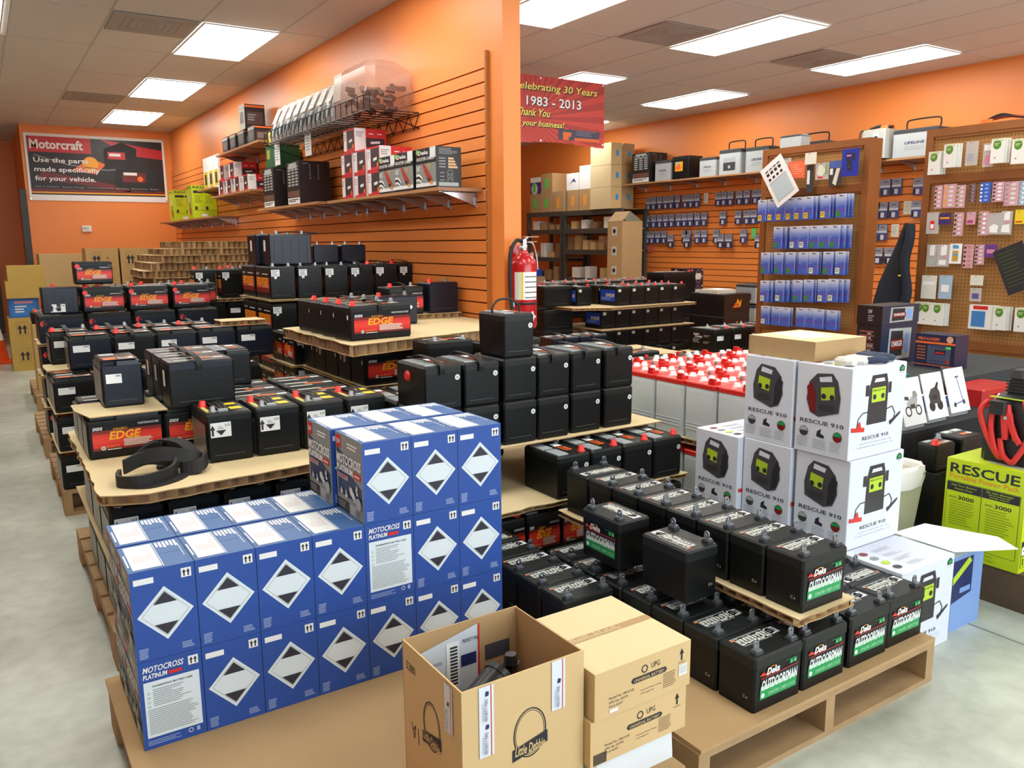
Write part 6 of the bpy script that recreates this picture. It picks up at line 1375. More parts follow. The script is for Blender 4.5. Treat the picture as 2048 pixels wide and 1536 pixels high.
# single things in the top compartment of the left pegboard
def hang(name, label, cat, row_, m, deco=None, x=5.95, t=.006, group=None, zofs=0):
    y, zt, w, h = row_; g = G(); g.box(x-t, y-w/2, zt-h, x, y+w/2, zt, m)
    if deco: deco(D(g, (x-t, y+w/2, zt-h), (0, -1, 0), (0, 0, 1), .0007), w, h)
    g.cyl((x-t-.03, y, zt-.010), (x+.06, y, zt-.004), .002, HOOK, n=6)
    return tag(g.obj(name), label, cat, group)
y, zt, w, h = TOPA[0]; g = G(); n = 40
pts = []
for i in range(n):
    s = 1.0 if i % 2 else .88; a = 2*math.pi*i/n; c, q = math.cos(a), math.sin(a); m_ = max(abs(c), abs(q)); pts.append((c/m_*w/2*s, q/m_*h/2*s))
g.add([(5.93, y-p[0], zt-h/2+p[1]) for p in pts], [tuple(range(n))], mat('starburst', 'f2704a', .5)); g.add([(5.932, y-p[0], zt-h/2+p[1]) for p in pts], [tuple(reversed(range(n)))], mat('starburst', 'f2704a', .5)); g.cyl((5.932, y, zt-.012), (6.02, y, zt-.004), .002, HOOK, n=6)
d = D(g, (5.93, y+w/2, zt-h), (0, -1, 0), (0, 0, 1)); d.lines(.15*w, .2*h, .85*w, .8*h, 5, mat('starburst_pale', 'f7a98a', .5), 0, 2, .35); tag(g.obj('starburst_sign'), 'orange starburst price sign at the top of the left pegboard', 'sign')
hang('tag_card', 'square white card in the top compartment of the left pegboard', 'card', TOPA[1], OFFW, x=5.93)
hang('tool_pack', 'long dark tool in clear packaging below the square white card', 'package', TOPA[2], DGR, lambda d, w, h: d.rect(.1*w, .3*h, .5*w, .8*h, WHT, 0), x=5.955)
hang('terminal_bag', 'clear bag with white and red terminals on the left pegboard', 'bag', TOPA[3], BAG, lambda d, w, h: (d.poly([(.15*w, .3*h), (.5*w, .2*h), (.85*w, .5*h), (.5*w, .9*h), (.2*w, .8*h)], OFFW, 0), d.rect(.2*w, .08*h, .6*w, .18*h, RED, 1), d.rect(.75*w, .3*h, .92*w, .95*h, mat('bag_green', '7fae6a', .5), 1)), x=5.94)
hang('cable_pack', 'hanging pack with blue header and white cables on the left pegboard', 'package', TOPA[5], DGR, lambda d, w, h: (d.rect(0, .72*h, w, h, mat('header_blue', '4a68b0', .4), 1), d.poly([(.3*w, .1*h), (.6*w, .0*h), (.9*w, .7*h), (.6*w, .7*h)], OFFW, 2), d.rect(.05*w, .45*h, .3*w, .7*h, WHT, 2)), x=5.955)
hang('tester_pack', 'royal blue package with a black tester at the top right of the left pegboard', 'package', TOPA[6], mat('pack_blue', '2238a8', .35), lambda d, w, h: (d.disc(.5*w, .38*h, .022, INK, 1, 14, .045), d.rect(.25*w, .55*h, .85*w, .85*h, NAVY, 0), d.rect(.3*w, .72*h, .6*w, .78*h, PINK, 1), d.rect(.4*w, .3*h, .6*w, .4*h, DGR, 2)), x=5.95, t=.02)
hang('small_bag', 'small clear bag left of the orange starburst sign', 'bag', TOPA[7], BAG, x=5.955)
hang('small_bag', 'dark bagged part hanging low at the left of the top compartment', 'bag', TOPA[8], DGR, lambda d, w, h: d.rect(.1*w, .5*h, .9*w, .8*h, LGT, 0), x=5.95)
# tilted white flyer hanging from the corner of the left pegboard
r = thing('flyer', 'tilted white printed flyer hanging from the corner of the left pegboard', 'flyer', (5.82, 4.72, 1.90)); r.rotation_euler = (math.radians(-33), 0, 0)
g = G(); g.box(-.004, -.125, -.19, 0, .125, .19, WHT); d = D(g, (-.004, .125, -.19), (0, -1, 0), (0, 0, 1)); d.rect(.03, .04, .22, .22, mat('flyer_blue', 'b9cfd8', .6), 0); d.stroke([(.03, .04), (.22, .04)], .006, FAINT, 1); d.stroke([(.03, .22), (.22, .22)], .006, FAINT, 1)
for k in range(4): d.rect(.04+k*.045, .24, .065+k*.045, .262, INK, 1); d.rect(.04+k*.045, .285, .07+k*.045, .31, INK, 1); d.rect(.04+k*.045, .325, .075+k*.045, .335, INK, 1)
g.obj('sheet', r); g = G(); g.cyl((-.004, -.09, .165), (.22, -.09, .168), .002, HOOK, n=6); g.obj('hook', r)
# ---------------- right wall small cards
SC1 = mat('small_card_slate', '5a6684', .4); SC2 = mat('small_card_blue', '3c4c86', .4)
def smallcard(l, w, h, g, t):
    l.rect(0, .62*h, w, h, mat('small_card_grey', '8d95a8', .35), 0); l.rect(0, .48*h, w, .62*h, mat('small_card_band', 'c5ccd8', .4), 1); l.rect(.30*w, .06*h, .68*w, .36*h, mat('small_card_white', 'd0d4dc', .4), 1); l.rect(.25*w, .80*h, .75*w, .84*h, INK, 1); l.rect(.08*w, .04*h, .24*w, .36*h, INK, 1)
PSC = card_proto(smallcard, .103, .168, .012, SC2, 'small_card')
def place_small(R_, rn, where='right orange wall', z_h=None):
    for i, (y, zt, w, h) in enumerate(R_):
        PSC.place((8.155, y, zt), 0, 'small blister card on the %s, %s, %s from the left' % (where, rn, ORD[i]), 'small blister cards on the right wall', 'card')
        g = G(); g.cyl((8.13, y, zt-.010), (8.18, y, zt-.004), .002, HOOK, n=5); g.box(8.172, y-.008, zt-.02, 8.181, y+.008, zt+.02, HOOK)
        tag(g.obj('slatwall_hook'), 'slatwall hook on the %s, %s, %s from the left' % (where, rn, ORD[i]), 'hook', 'slatwall hooks on the right wall')
place_small(W1, 'top row'); place_small(W2, 'middle row'); place_small(W3, 'lowest row'); 
place_small([(a, b-.0, c, d) for a, b, c, d in W3b], 'longer cards hanging low in the lowest row') if False else None
PSL = card_proto(smallcard, .112, .170, .014, mat('small_card_dark', '2c3a5c', .4), 'small_card')
for i, (y, zt, w, h) in enumerate(W3b): PSL.place((8.128, y, zt), 0, 'larger dark card hanging low on the right wall, %s from the left' % ORD[i], 'larger dark cards on the right wall', 'card'); g = G(); g.cyl((8.10, y, zt-.01), (8.18, y, zt-.004), .002, HOOK, n=5); tag(g.obj('slatwall_hook'), 'slatwall hook holding a larger dark card on the right wall, %s from the left' % ORD[i], 'hook', 'slatwall hooks on the right wall')
gw = [(4, 'top'), (8, 'second'), (10, 'third'), (13, 'bottom')]; s0 = 0
for n_, nm in gw:
    for j in range(s0, n_):
        y, zt, w, h = GAP[j]; (PSC if h < .19 else PSL).place((8.155, y, zt), 0, 'small blister card between the two pegboards, %s row, %s from the left' % (nm, ORD[j-s0]), 'small blister cards between the pegboards', 'card')
        g = G(); g.cyl((8.13, y, zt-.010), (8.18, y, zt-.004), .002, HOOK, n=5); tag(g.obj('slatwall_hook'), 'slatwall hook between the pegboards, %s row, %s from the left' % (nm, ORD[j-s0]), 'hook', 'slatwall hooks between the pegboards')
    s0 = n_
for (rw, m, lb) in ((TAGS[0], OFFW, 'white price card between the pegboards, upper'), (TAGS[1], OFFW, 'white price card between the pegboards, lower'), (TAGS[2], NEON, 'neon green tag on the right wall left of the blue cards'), (TAGS2[0], WHT, 'white printed sheet left of the black carton on the wall shelf'), (TAGS2[1], OFFW, 'pale card at the end of the top row of small cards'), (TAGS2[2], mat('tag_pink', 'e0506a', .5), 'pink and green tag at the left end below the small cards')):
    y, zt, w, h = rw; g = G(); g.box(8.165, y-w/2, zt-h, 8.170, y+w/2, zt, m); g.box(8.170, y-.006, zt-.02, 8.181, y+.006, zt-.005, HOOK); D(g, (8.165, y+w/2, zt-h), (0, -1, 0), (0, 0, 1)).lines(.1*w, .15*h, .85*w, .85*h, 6, NEON if 'pink' in lb else FAINT, 0, 1, .3); tag(g.obj('wall_tag'), lb, 'tag')
# ---------------- right pegboard goods
WG = mat('eco_green', '4f8a2e', .45); WC = mat('card_white', 'e4e8e4', .45)
def ecocard(l, w, h, g, t):
    l.disc(.45*w, .76*h, .30*w, WG, 0, 18, .20*h); l.lines(.25*w, .70*h, .65*w, .82*h, 3, mat('eco_light', 'c9d9a0', .5), 1); l.disc(.35*w, .22*h, .07*w, GRY, 0, 10); l.rect(.1*w, .90*h, .9*w, .97*h, mat('eco_light', 'c9d9a0', .5), 2)
PEC = card_proto(ecocard, .088, .163, .006, WC, 'white_card')
def eco(row_, lb, n):
    y, zt, w, h = row_
    for k in range(n): PEC.place((5.93+.016*k-.012, y+.014-.012*k*(1 if w > .1 else .3), zt+.0), 0, lb+(', front card' if k == 0 else ', %s card behind' % ORD[k]), 'white cards with green circles', 'card')
    g = G(); g.cyl((5.90, y+.014, zt-.010), (6.02, y+.014, zt-.004), .002, HOOK, n=6); tag(g.obj('peg_hook'), 'peg hook holding '+lb, 'hook', 'peg hooks on the right pegboard')
for i, lb in ((0, 'first'), (1, 'second'), (4, 'fifth'), (5, 'sixth')): eco(B1[i], 'white card with green circle, top compartment of the right pegboard, %s place' % lb, 3)
for i in (0, 1, 2, 5, 6): eco(B6[i], 'white card with green circle, low row of the right pegboard, %s place' % ORD[i], 3)
for i in range(3): eco(B7[i], 'white card with green circle, lowest row of the right pegboard, %s place' % ORD[i], 2)
hang('clear_bag', 'clear bag with small parts in the top compartment of the right pegboard', 'bag', B1[2], BAG, lambda d, w, h: d.rect(.2*w, .2*h, .7*w, .5*h, FAINT, 0)); hang('clear_bag', 'clear bag with pink card left of the large white cards', 'bag', B1[3], BAG, lambda d, w, h: (d.rect(.1*w, .7*h, .9*w, .95*h, WHT, 0), d.rect(.2*w, .1*h, .8*w, .5*h, PINK, 0)))
hang('blue_striped_pack', 'pack with blue stripes in the low row of the right pegboard', 'package', B6[4], WC, lambda d, w, h: (d.rect(.10*w, .1*h, .62*w, .75*h, mat('stripe_blue', '3d82c4', .4), 0), d.rect(.15*w, .82*h, .7*w, .97*h, RED, 0)) and None, t=.05, x=5.97)
def strip(c1, c2):
    def f(d, w, h):
        for k in range(5): d.disc(.62*w, (.12+.19*k)*h, .20*w, c1, 1, 10, .055*h); d.rect(.06*w, (.06+.19*k)*h, .26*w, (.15+.19*k)*h, c2, 1)
    return f
PK = mat('card_pink', 'cfa0ae', .5)
cfg = [(B2[0], PK, (OFFW, INK), 'black and pink'), (B2[1], PK, (OFFW, GOLD), 'yellow and pink'), (B2[2], PK, (OFFW, WG), 'green and pink'), (B2[3], mat('mauve', '7d5a68', .5), (GRY, INK), 'narrow mauve'), (B2[4], mat('blue_strip', '2f62c0', .45), (mat('pale_blue', '7fa6ee', .5), WHT), 'bright blue'), (B2[5], PK, (WHT, INK), 'pink with white seal'), (B2[6], PK, (OFFW, GRY), 'long pink'), (B2[7], mat('pale_blue2', '9fc0d8', .5), (WHT, GRY), 'pale blue')]
for i, (rw, m, c, lb) in enumerate(cfg): hang('battery_strip', '%s strip of coin cells in the upper row of the right pegboard' % lb, 'strip', rw, m, strip(*c), group=None)
cfg = [(B3[0], BAG, lambda d, w, h: (d.rect(.3*w, .2*h, .65*w, .6*h, RED, 0), d.rect(.35*w, .25*h, .6*w, .45*h, WHT, 1)), 'clear bag with a red label'), (B3[1], mat('pack_violet', '3a2f6a', .45), lambda d, w, h: d.rect(.1*w, .5*h, .9*w, .65*h, GOLD, 0), 'wide dark violet pack'), (B3[2], PK, strip(OFFW, INK), 'grey and pink coin cell strip'), (B3[3], PK, lambda d, w, h: d.rect(.1*w, .1*h, .8*w, .35*h, mat('magenta', 'b0407a', .5), 0), 'short pink card'), (B3[4], PK, strip(WHT, WG), 'coin cell strip with white seal'), (B3[5], BAG, lambda d, w, h: d.poly([(.2*w, .1*h), (.8*w, .08*h), (.85*w, .4*h), (.5*w, .5*h), (.15*w, .35*h)], WHT, 0), 'clear bag of white caps'), (B3[6], BAG, lambda d, w, h: (d.poly([(.1*w, .1*h), (.9*w, .08*h), (.8*w, .45*h), (.2*w, .4*h)], WHT, 0), d.rect(.3*w, .6*h, .8*w, .98*h, WHT, 0), d.rect(.5*w, .5*h, .85*w, .62*h, PINK, 1)), 'clear bag of caps with white header'), (B3[7], YEL, lambda d, w, h: d.rect(.1*w, .1*h, .8*w, .2*h, RED, 0), 'yellow card'),
 (B4[0], BAG, lambda d, w, h: (d.rect(.3*w, .5*h, .8*w, .98*h, WHT, 0), d.disc(.5*w, .25*h, .025, LGT, 0)), 'clear bag with white header, low left'), (B4[1], BAG, lambda d, w, h: (d.rect(.3*w, .5*h, .8*w, .98*h, WHT, 0), d.rect(.55*w, .42*h, .8*w, .52*h, PINK, 1), d.rect(.2*w, .08*h, .8*w, .3*h, WHT, 0)), 'clear bag with pink sticker'), (B4[2], WHT, lambda d, w, h: (d.rect(.25*w, .75*h, .75*w, .92*h, mat('sky', '4fa3d8', .4), 0), d.rect(.25*w, .12*h, .75*w, .65*h, mat('tan_blue', 'c2a24a', .4), 0), d.rect(.25*w, .42*h, .75*w, .50*h, mat('sky', '4fa3d8', .4), 1)), 'white card with yellow and blue pictures'), (B4[3], PK, strip(mat('tan_cell', 'c0906a', .4), INK), 'tan and pink coin cell strip'), (B4[4], PK, strip(OFFW, INK), 'pale pink coin cell strip'), (B4[5], mat('pack_purple', '6a3f8c', .45), lambda d, w, h: d.rect(.2*w, .3*h, .8*w, .6*h, PINK, 0), 'purple rounded pack'),
 (B5[0], OFFW, lambda d, w, h: d.rect(.1*w, .6*h, .9*w, .75*h, WHT, 0), 'grey and white hanging bag'), (B5[1], mat('pale_blue2', '9fc0d8', .5), lambda d, w, h: d.rect(.2*w, .3*h, .8*w, .6*h, WHT, 0), 'pale blue hanging bag'), (B5[2], OFFW, None, 'white folded card'), (B5[3], BAG, lambda d, w, h: d.rect(.2*w, .2*h, .8*w, .6*h, mat('violet_part', '5a5a9a', .4), 0), 'small clear bag below the folded card')]
for i, (rw, m, dc, lb) in enumerate(cfg): hang('hanging_pack', lb+' on the right pegboard', 'package', rw, m, dc)
r = thing('chalk_board', 'tilted dark board with faint green writing at the right edge', 'board', (5.93, 2.80, 1.20)); r.rotation_euler = (math.radians(-24), 0, 0); g = G(); g.box(-.008, -.10, -.16, 0, .10, .16, INK); d = D(g, (-.008, .10, -.16), (0, -1, 0), (0, 0, 1)); d.lines(.02, .03, .18, .29, 10, mat('dim_green', '3c4a22', .6), 0, 5, .3); g.obj('board', r)
g = G(); g.cyl((-.01, 0, .14), (.08, 0, .145), .002, HOOK, n=6); g.obj('hook', r)
# jacket hanging at the left end of the right pegboard
r = thing('jacket', 'dark navy jacket hanging on the left edge of the right pegboard', 'jacket', (5.93, 3.57, 1.52)); JK = mat('jacket_navy', '141c2a', .85, bump=.4, bscale=60)
g = G(); vs = []; n = 14; rings_ = [(0, .015, .02), (-.06, .03, .04), (-.15, .05, .06), (-.3, .085, .075), (-.45, .12, .085), (-.60, .15, .09), (-.72, .165, .09)]
for (z, ry, rx) in rings_:
    for i in range(n):
        a = 2*math.pi*i/n; wv = 1+.10*math.sin(3*a+z*9)
        vs.append((-.03+rx*.6*math.cos(a)*wv, .02-z*.13+ry*math.sin(a)*wv, z))
g.add(vs, [(k*n+i, (k+1)*n+i, (k+1)*n+(i+1) % n, k*n+(i+1) % n) for k in range(len(rings_)-1) for i in range(n)], JK, True); g.add(vs, [tuple(range(n)), tuple(reversed(range((len(rings_)-1)*n, len(rings_)*n)))], JK); g.obj('body', r)
g = G(); g.tube([(-.06, -.03, -.02), (-.09, -.05, -.12), (-.10, -.03, -.30), (-.09, -.06, -.50), (-.085, -.04, -.62)], .034, JK, 10); g.obj('sleeve', r)
g = G(); g.cyl((-.12, -.04, -.385), (-.12, .0, -.390), .006, YEL, n=6); g.obj('yellow_mark', r)
g = G(); g.cyl((-.04, -.01, .005), (.1, -.01, .02), .004, HOOK, n=6); g.obj('hook', r)
# ================================================================== shelf and batteries on the right wall
wall_shelf('long wooden shelf on the right wall holding display batteries', 5.4, 9.05, 2.20, .36, xw=8.181, group='shelves on the right wall', brackets=8)
zz = 2.2005
LG = mat('agm_grey', 'b4bfc2', .4)
plain_box('instrument_carton', .32, .36, .40, STK, STK, STK, meter, False).place((8.00, 8.72, zz), 0, 'tall black carton with white print at the left end of the right wall shelf', None, 'box')
def agm(w, d, h, pic, handle):
    def build():
        r = thing('display_battery', None, 'battery'); g = G(); g.loft([(0, -w/2, w/2, -d/2, d/2), (h*.85, -w/2, w/2, -d/2, d/2)], LG, .01); g.obj('body', r)
        g = G(); g.loft([(h*.85, -w/2-.002, w/2+.002, -d/2-.002, d/2+.002), (h-.01, -w/2-.002, w/2+.002, -d/2-.002, d/2+.002), (h, -w/2+.01, w/2-.01, -d/2+.01, d/2-.01)], DGR, .01); g.obj('lid', r)
        g = G(); l = LF(g, -w/2, d/2, 0)
        if pic == 'text': l.text('LIFELINE', .28*d, .46*h, .44*d, .09*h, NAVY, 1, 0, .02); l.rect(.28*d, .26*h, .72*d, .40*h, mat('faint_label', 'a8b2b8', .5), 1)
        elif pic == 'photo': l.rect(.22*d, .16*h, .78*d, .66*h, DGR, 1); l.rect(.22*d, .48*h, .78*d, .66*h, FAINT, 2); l.disc(.5*d, .3*h, .02, LGT, 3)
        g.obj('label', r)
        if handle:
            g = G(); g.tube([(0, -d*.36, h-.01), (0, -d*.38, h+.07), (0, -d*.28, h+.10), (0, d*.28, h+.10), (0, d*.38, h+.07), (0, d*.36, h-.01)], .008, RUB, 8); g.obj('carry_handle', r)
        for s in (-1, 1):
            g = G(); g.cyl((.06, s*d*.3, h), (.06, s*d*.3, h+.02), .010, LEAD); g.obj('terminal_post', r)
        return r
    return Proto(build)
for k, (y, w, d, h, pic, hd) in enumerate(((8.32, .22, .30, .27, 'text', 0), (7.95, .26, .30, .30, None, 0), (7.52, .2, .28, .24, 'text', 0), (7.13, .26, .34, .30, 'photo', 1), (6.72, .24, .34, .29, 'text', 1), (5.98, .26, .40, .27, None, 1))):
    if pic is None and k == 1:
        pb = battery(.26, .30, .29, front=None, left=None, top='none', posts='redleft'); o = pb.place((7.96, y, zz), 0, 'dark display battery with a flame label on the right wall shelf')
        g = G(); l = LF(g, 7.96-.131, y+.15, zz); l.rect(.06, .10, .20, .22, GOLD, 1); l.poly([(.07, .12), (.17, .13), (.15, .19), (.09, .20)], ORG, 2); l.poly([(.06, .22), (.10, .16), (.14, .22)], LGT, 3); ol = g.obj('flame_label'); ol.parent = o; ol.location = (-7.96, -y, -zz)
        continue
    agm(w, d, h, pic, hd).place((7.98, y, zz), 0, 'pale grey display battery on the right wall shelf, %s from the left%s' % (ORD[k], ', with carry handle' if hd else ''), 'pale grey display batteries', 'battery')
# charger and battery seen between the pegboards
r = thing('bench_charger', 'grey bench battery charger with coiled cables on the right wall shelf between the pegboards', 'charger', (7.95, 5.02+.0, 2.2005) if False else (7.9, 5.15, 2.2005)); 
wall_shelf('wooden shelf on the right wall seen between the pegboards', 4.1, 5.38, 2.20, .36, xw=8.181, group='shelves on the right wall', brackets=4)
CG = mat('charger_grey', 'b8bdb8', .45)
g = G(); g.loft([(.01, -.14, .14, -.13, .13), (.30, -.14, .14, -.13, .13)], CG, .01); g.obj('case', r)
g = G(); l = LF(g, -.14, .13, 0); l.rect(.13, .20, .19, .26, WHT, 0); l.rect(.14, .21, .18, .23, INK, 1); l.disc(.10, .14, .015, INK, 0); l.disc(.17, .12, .02, LGT, 1); l.lines(.02, .03, .10, .09, 4, DGR, 0); g.obj('panel', r)
g = G(); g.tube([(-.10, .10, .30), (-.16, .13, .28), (-.20, .10, .15), (-.19, .0, .08), (-.17, -.06, .05)], .010, RUB, 8); g.tube([(-.08, .08, .312), (0, .0, .345), (.02, -.10, .33), (-.06, -.12, .315), (-.09, 0, .33)], .014, RUB, 8); g.obj('cable', r)
g = G(); g.loft([(.302, -.10, .06, -.12, -.03), (.34, -.09, .05, -.11, -.04)], ORG, .01); g.obj('clamp', r)
for k in range(4):
    g = G(); g.cyl((-.1 if k % 2 else .1, -.1 if k < 2 else .1, 0), (-.1 if k % 2 else .1, -.1 if k < 2 else .1, .011), .012, RUB); g.obj('foot', r)
agm(.28, .46, .27, 'text', 1).place((7.96, 4.74, 2.2005), 0, 'wide pale grey display battery right of the bench charger', None, 'battery')
g = G(); g.box(7.80, 5.31, 2.02, 7.803, 5.36, 2.178, mat('tag_lime', 'b8e070', .5)); tag(g.obj('hang_tag'), 'lime tag hanging under the shelf between the pegboards', 'tag')
# things on top of the pegboards
agm(.14, .22, .10, None, 0).place((6.075, 4.78, 2.1955), 0, 'grey and black battery lying on top of the left pegboard', None, 'battery')
r = thing('jumper_cables', 'bundle of dark jumper cables on top of the right pegboard', 'cable', (6.06, 3.02, 2.1955)); g = G()
for k in range(3): g.tube([(0, .16, .012), (.02, .05, .035+.01*k), (-.01, -.06, .03), (.02, -.15, .012)], .009, RUB if k else DRED, 8)
g.obj('cable', r); g = G(); g.loft([(.002, -.03, .03, .08, .17), (.03, -.02, .02, .09, .16)], ORG, .006); g.obj('clamp', r)
agm(.14, .20, .10, None, 0).place((6.075, 2.64, 2.1955), 0, 'grey battery on top of the right pegboard at the photo edge', None, 'battery')
# ================================================================== steel shelving in the far right corner
def rack(label, y0, y1, levels, x0=7.65, x1=8.15):
    r = thing('storage_rack', label, 'rack', (x0, y0, 0), 0, 'steel storage racks'); w = y1-y0; d = x1-x0
    for (a, b) in ((0, 0), (0, w-.05), (d-.05, 0), (d-.05, w-.05)):
        g = G(); g.box(a, b, 0, a+.05, b+.05, levels[-1], METALD); g.obj('upright', r)
    for z in levels:
        g = G(); g.box(-.004, -.002, z-.07, .0, w+.002, z+.004, METALD); g.box(d, 0, z-.07, d+.004, w, z+.004, METALD); g.box(0, 0, z-.004 if z == levels[-1] else z-.012, d, w, z+.0 , CARD); g.obj('shelf', r)
rack('grey steel storage rack in the far right corner, left bay', 10.29, 11.25, [.45, .80, 1.16, 1.59, 1.865])
rack('grey steel storage rack in the far right corner, right bay', 8.90, 10.26, [.45, .86, 1.28, 1.59, 1.86])
def grnl(g, w, d, h): LF(g, -w/2, d/2, 0).rect(.35*d, .25*h, .62*d, .72*h, NEON, 0)
def orgl(g, w, d, h): LF(g, -w/2, d/2, 0).rect(.35*d, .20*h, .62*d, .72*h, mat('tag_orange', 'f0a040', .5), 0)
def blul(g, w, d, h):
    FR(g, -w/2, -d/2, 0).rect(.45*w, .40*h, .70*w, .66*h, mat('tag_blue', '3aa0e0', .5), 0)
zt = 1.8655
PGR = plain_box('carton', .36, .30, .30, CARD, None, None, grnl, False); POR = plain_box('carton', .36, .28, .31, CARD, None, None, orgl, False)
for k, y in enumerate((11.08, 10.77)): PGR.place((7.88, y, zt), 0, 'brown carton with green label on the far rack, %s' % ('left' if k == 0 else 'right'), 'brown cartons with green labels', 'box')
for k, y in enumerate((10.45, 10.08, 9.78)): POR.place((7.88, y, zt), 0, 'brown carton with orange label on the far rack, %s from the left' % ORD[k], 'brown cartons with orange labels', 'box')
def purp(g, w, d, h):
    l = LF(g, -w/2, d/2, 0); l.rect(0, 0, d, .70*h, PURP, 0); l.disc(.4*d, .3*h, .09, OFFW, 1, 14); l.rect(.25*d, .1*h, .5*d, .7*h, NEON, 2)
plain_box('purple_carton', .34, .30, .26, WHT, WHT, None, purp, False).place((7.88, 11.08, zt+.3025), 0, 'white and purple carton with green label at the left end of the rack top', None, 'box')
PGR.place((7.88, 10.76, zt+.3005), 0, 'brown carton with green label stacked beside the purple carton', 'brown cartons with green labels')
def penc(g, w, d, h): LF(g, -w/2, d/2, 0).poly([(.2*d, .3*h), (.5*d, .5*h), (.8*d, .45*h), (.6*d, .7*h)], PURP, 0)
plain_box('white_carton', .34, .30, .25, WHT, None, None, penc, False).place((7.88, 10.10, zt+.3105), 0, 'white carton with purple drawing on the rack top', None, 'box')
plain_box('white_carton', .34, .31, .34, WHT, None, None, None, False).place((7.88, 9.775, zt+.3105), 0, 'plain white carton on the rack top beside the drawing', None, 'box')
PBL = plain_box('carton', .20, .46, .30, CARDL, None, CARDP, blul, False); PBL2 = plain_box('carton', .21, .44, .30, CARD, None, CARDP, blul, False)
for L in range(3):
    PBL.place((7.725, 9.33, zt+L*.304), 0, 'brown carton with blue label on the rack top, left column, %s layer' % ORD[L], 'brown cartons with blue labels', 'box'); PBL2.place((7.955, 9.33, zt+L*.304), 0, 'brown carton with blue label on the rack top, right column, %s layer' % ORD[L], 'brown cartons with blue labels', 'box')
rr = random.Random(21)
def litter(z, ys, where, seed, hmax):
    r_ = random.Random(seed)
    for k, y in enumerate(ys):
        w, d, h = r_.uniform(.14, .22), r_.uniform(.10, .16), r_.uniform(.08, hmax); m = r_.choice([CARD, CARDL, WHT, CARD, CARDD]); nm = {'cardboard': 'brown', 'cardboard_light': 'light brown', 'white_paper': 'white', 'cardboard_dark': 'dark brown'}[m.name]
        g = G(); g.box(-w/2, -d/2, 0, w/2, d/2, h, m)
        if m is not WHT: TP(g, -w/2, -d/2, h).rect(0, d*.45, w, d*.55, CARDP, 0)
        tag(g.obj('small_carton', None, (7.67+w/2+.02, y, z)), 'small %s carton on the %s, %s from the left' % (nm, where, ORD[k]), 'box', 'small cartons on the racks')
litter(1.5905, (11.05, 10.85, 10.62, 10.42), 'upper shelf of the left rack', 1, .16); litter(1.1605, (11.08, 10.86, 10.66, 10.43), 'middle shelf of the left rack', 2, .26); litter(.8005, (11.0, 10.75, 10.5), 'lower shelf of the left rack', 3, .22)
litter(1.5905, (10.05, 9.80, 9.55, 9.25), 'upper shelf of the right rack', 4, .18); litter(1.2805, (10.12, 9.95, 9.76, 9.58, 9.38, 9.15), 'middle shelf of the right rack', 5, .22); litter(.8605, (10.0, 9.7, 9.35), 'lower shelf of the right rack', 6, .24)
g = G(); g.box(0, -.12, 0, .22, .12, .12, RBLUE); tag(g.obj('blue_bin', None, (7.69, 11.13-.15, .8005+.0)) if False else g.obj('blue_bin', None, (7.40, 10.9, .86)), 'blue plastic bin in front of the left rack', 'bin')
g = G(); g.box(-.2, -.2, 0, .2, .2, .859, CARD); tag(g.obj('carton_stand', None, (7.42, 10.9, 0)), 'brown carton under the blue bin', 'box')
# tower of cartons with black and white labels
def lab2(g, w, d, h): l = LF(g, -w/2, d/2, 0); l.rect(.30*d, .28*h, .65*d, .72*h, WHT, 0); l.disc(.47*d, .5*h, .03, INK, 1)
PTW = plain_box('carton', .36, .30, .262, CARD, None, CARDL, lab2, False)
for L in range(4): PTW.place((7.45, 8.58, .62+L*.2625), 0, 'brown carton with white label in the tower by the slatted wall, %s from the bottom' % ORD[L], 'tower of cartons by the slatted wall', 'box')
for L in range(2): plain_box('carton', .46, .42, .3095, CARD, None, None, None, True).place((7.42, 8.60, L*.31), 0, 'wide brown carton at the foot of the tower, %s' % ('bottom' if L == 0 else 'upper'), 'foot of the carton tower', 'box')
g = G(); g.add([(7.27, 8.43, 1.6715), (7.27, 8.73, 1.6715), (7.40, 8.73, 1.80), (7.40, 8.43, 1.80), (7.275, 8.43, 1.6705), (7.275, 8.73, 1.6705), (7.405, 8.73, 1.799), (7.405, 8.43, 1.799)], [(0,1,2,3), (7,6,5,4), (0,3,7,4), (1,5,6,2), (3,2,6,7), (0,4,5,1)], CARD); g.add([(7.405, 8.43, 1.80), (7.405, 8.73, 1.80), (7.62, 8.73, 1.672), (7.62, 8.43, 1.672)], [(0,1,2,3), (3,2,1,0)], OFFW); tag(g.obj('carton_flaps'), 'folded open flaps on the top carton of the tower', 'flap')
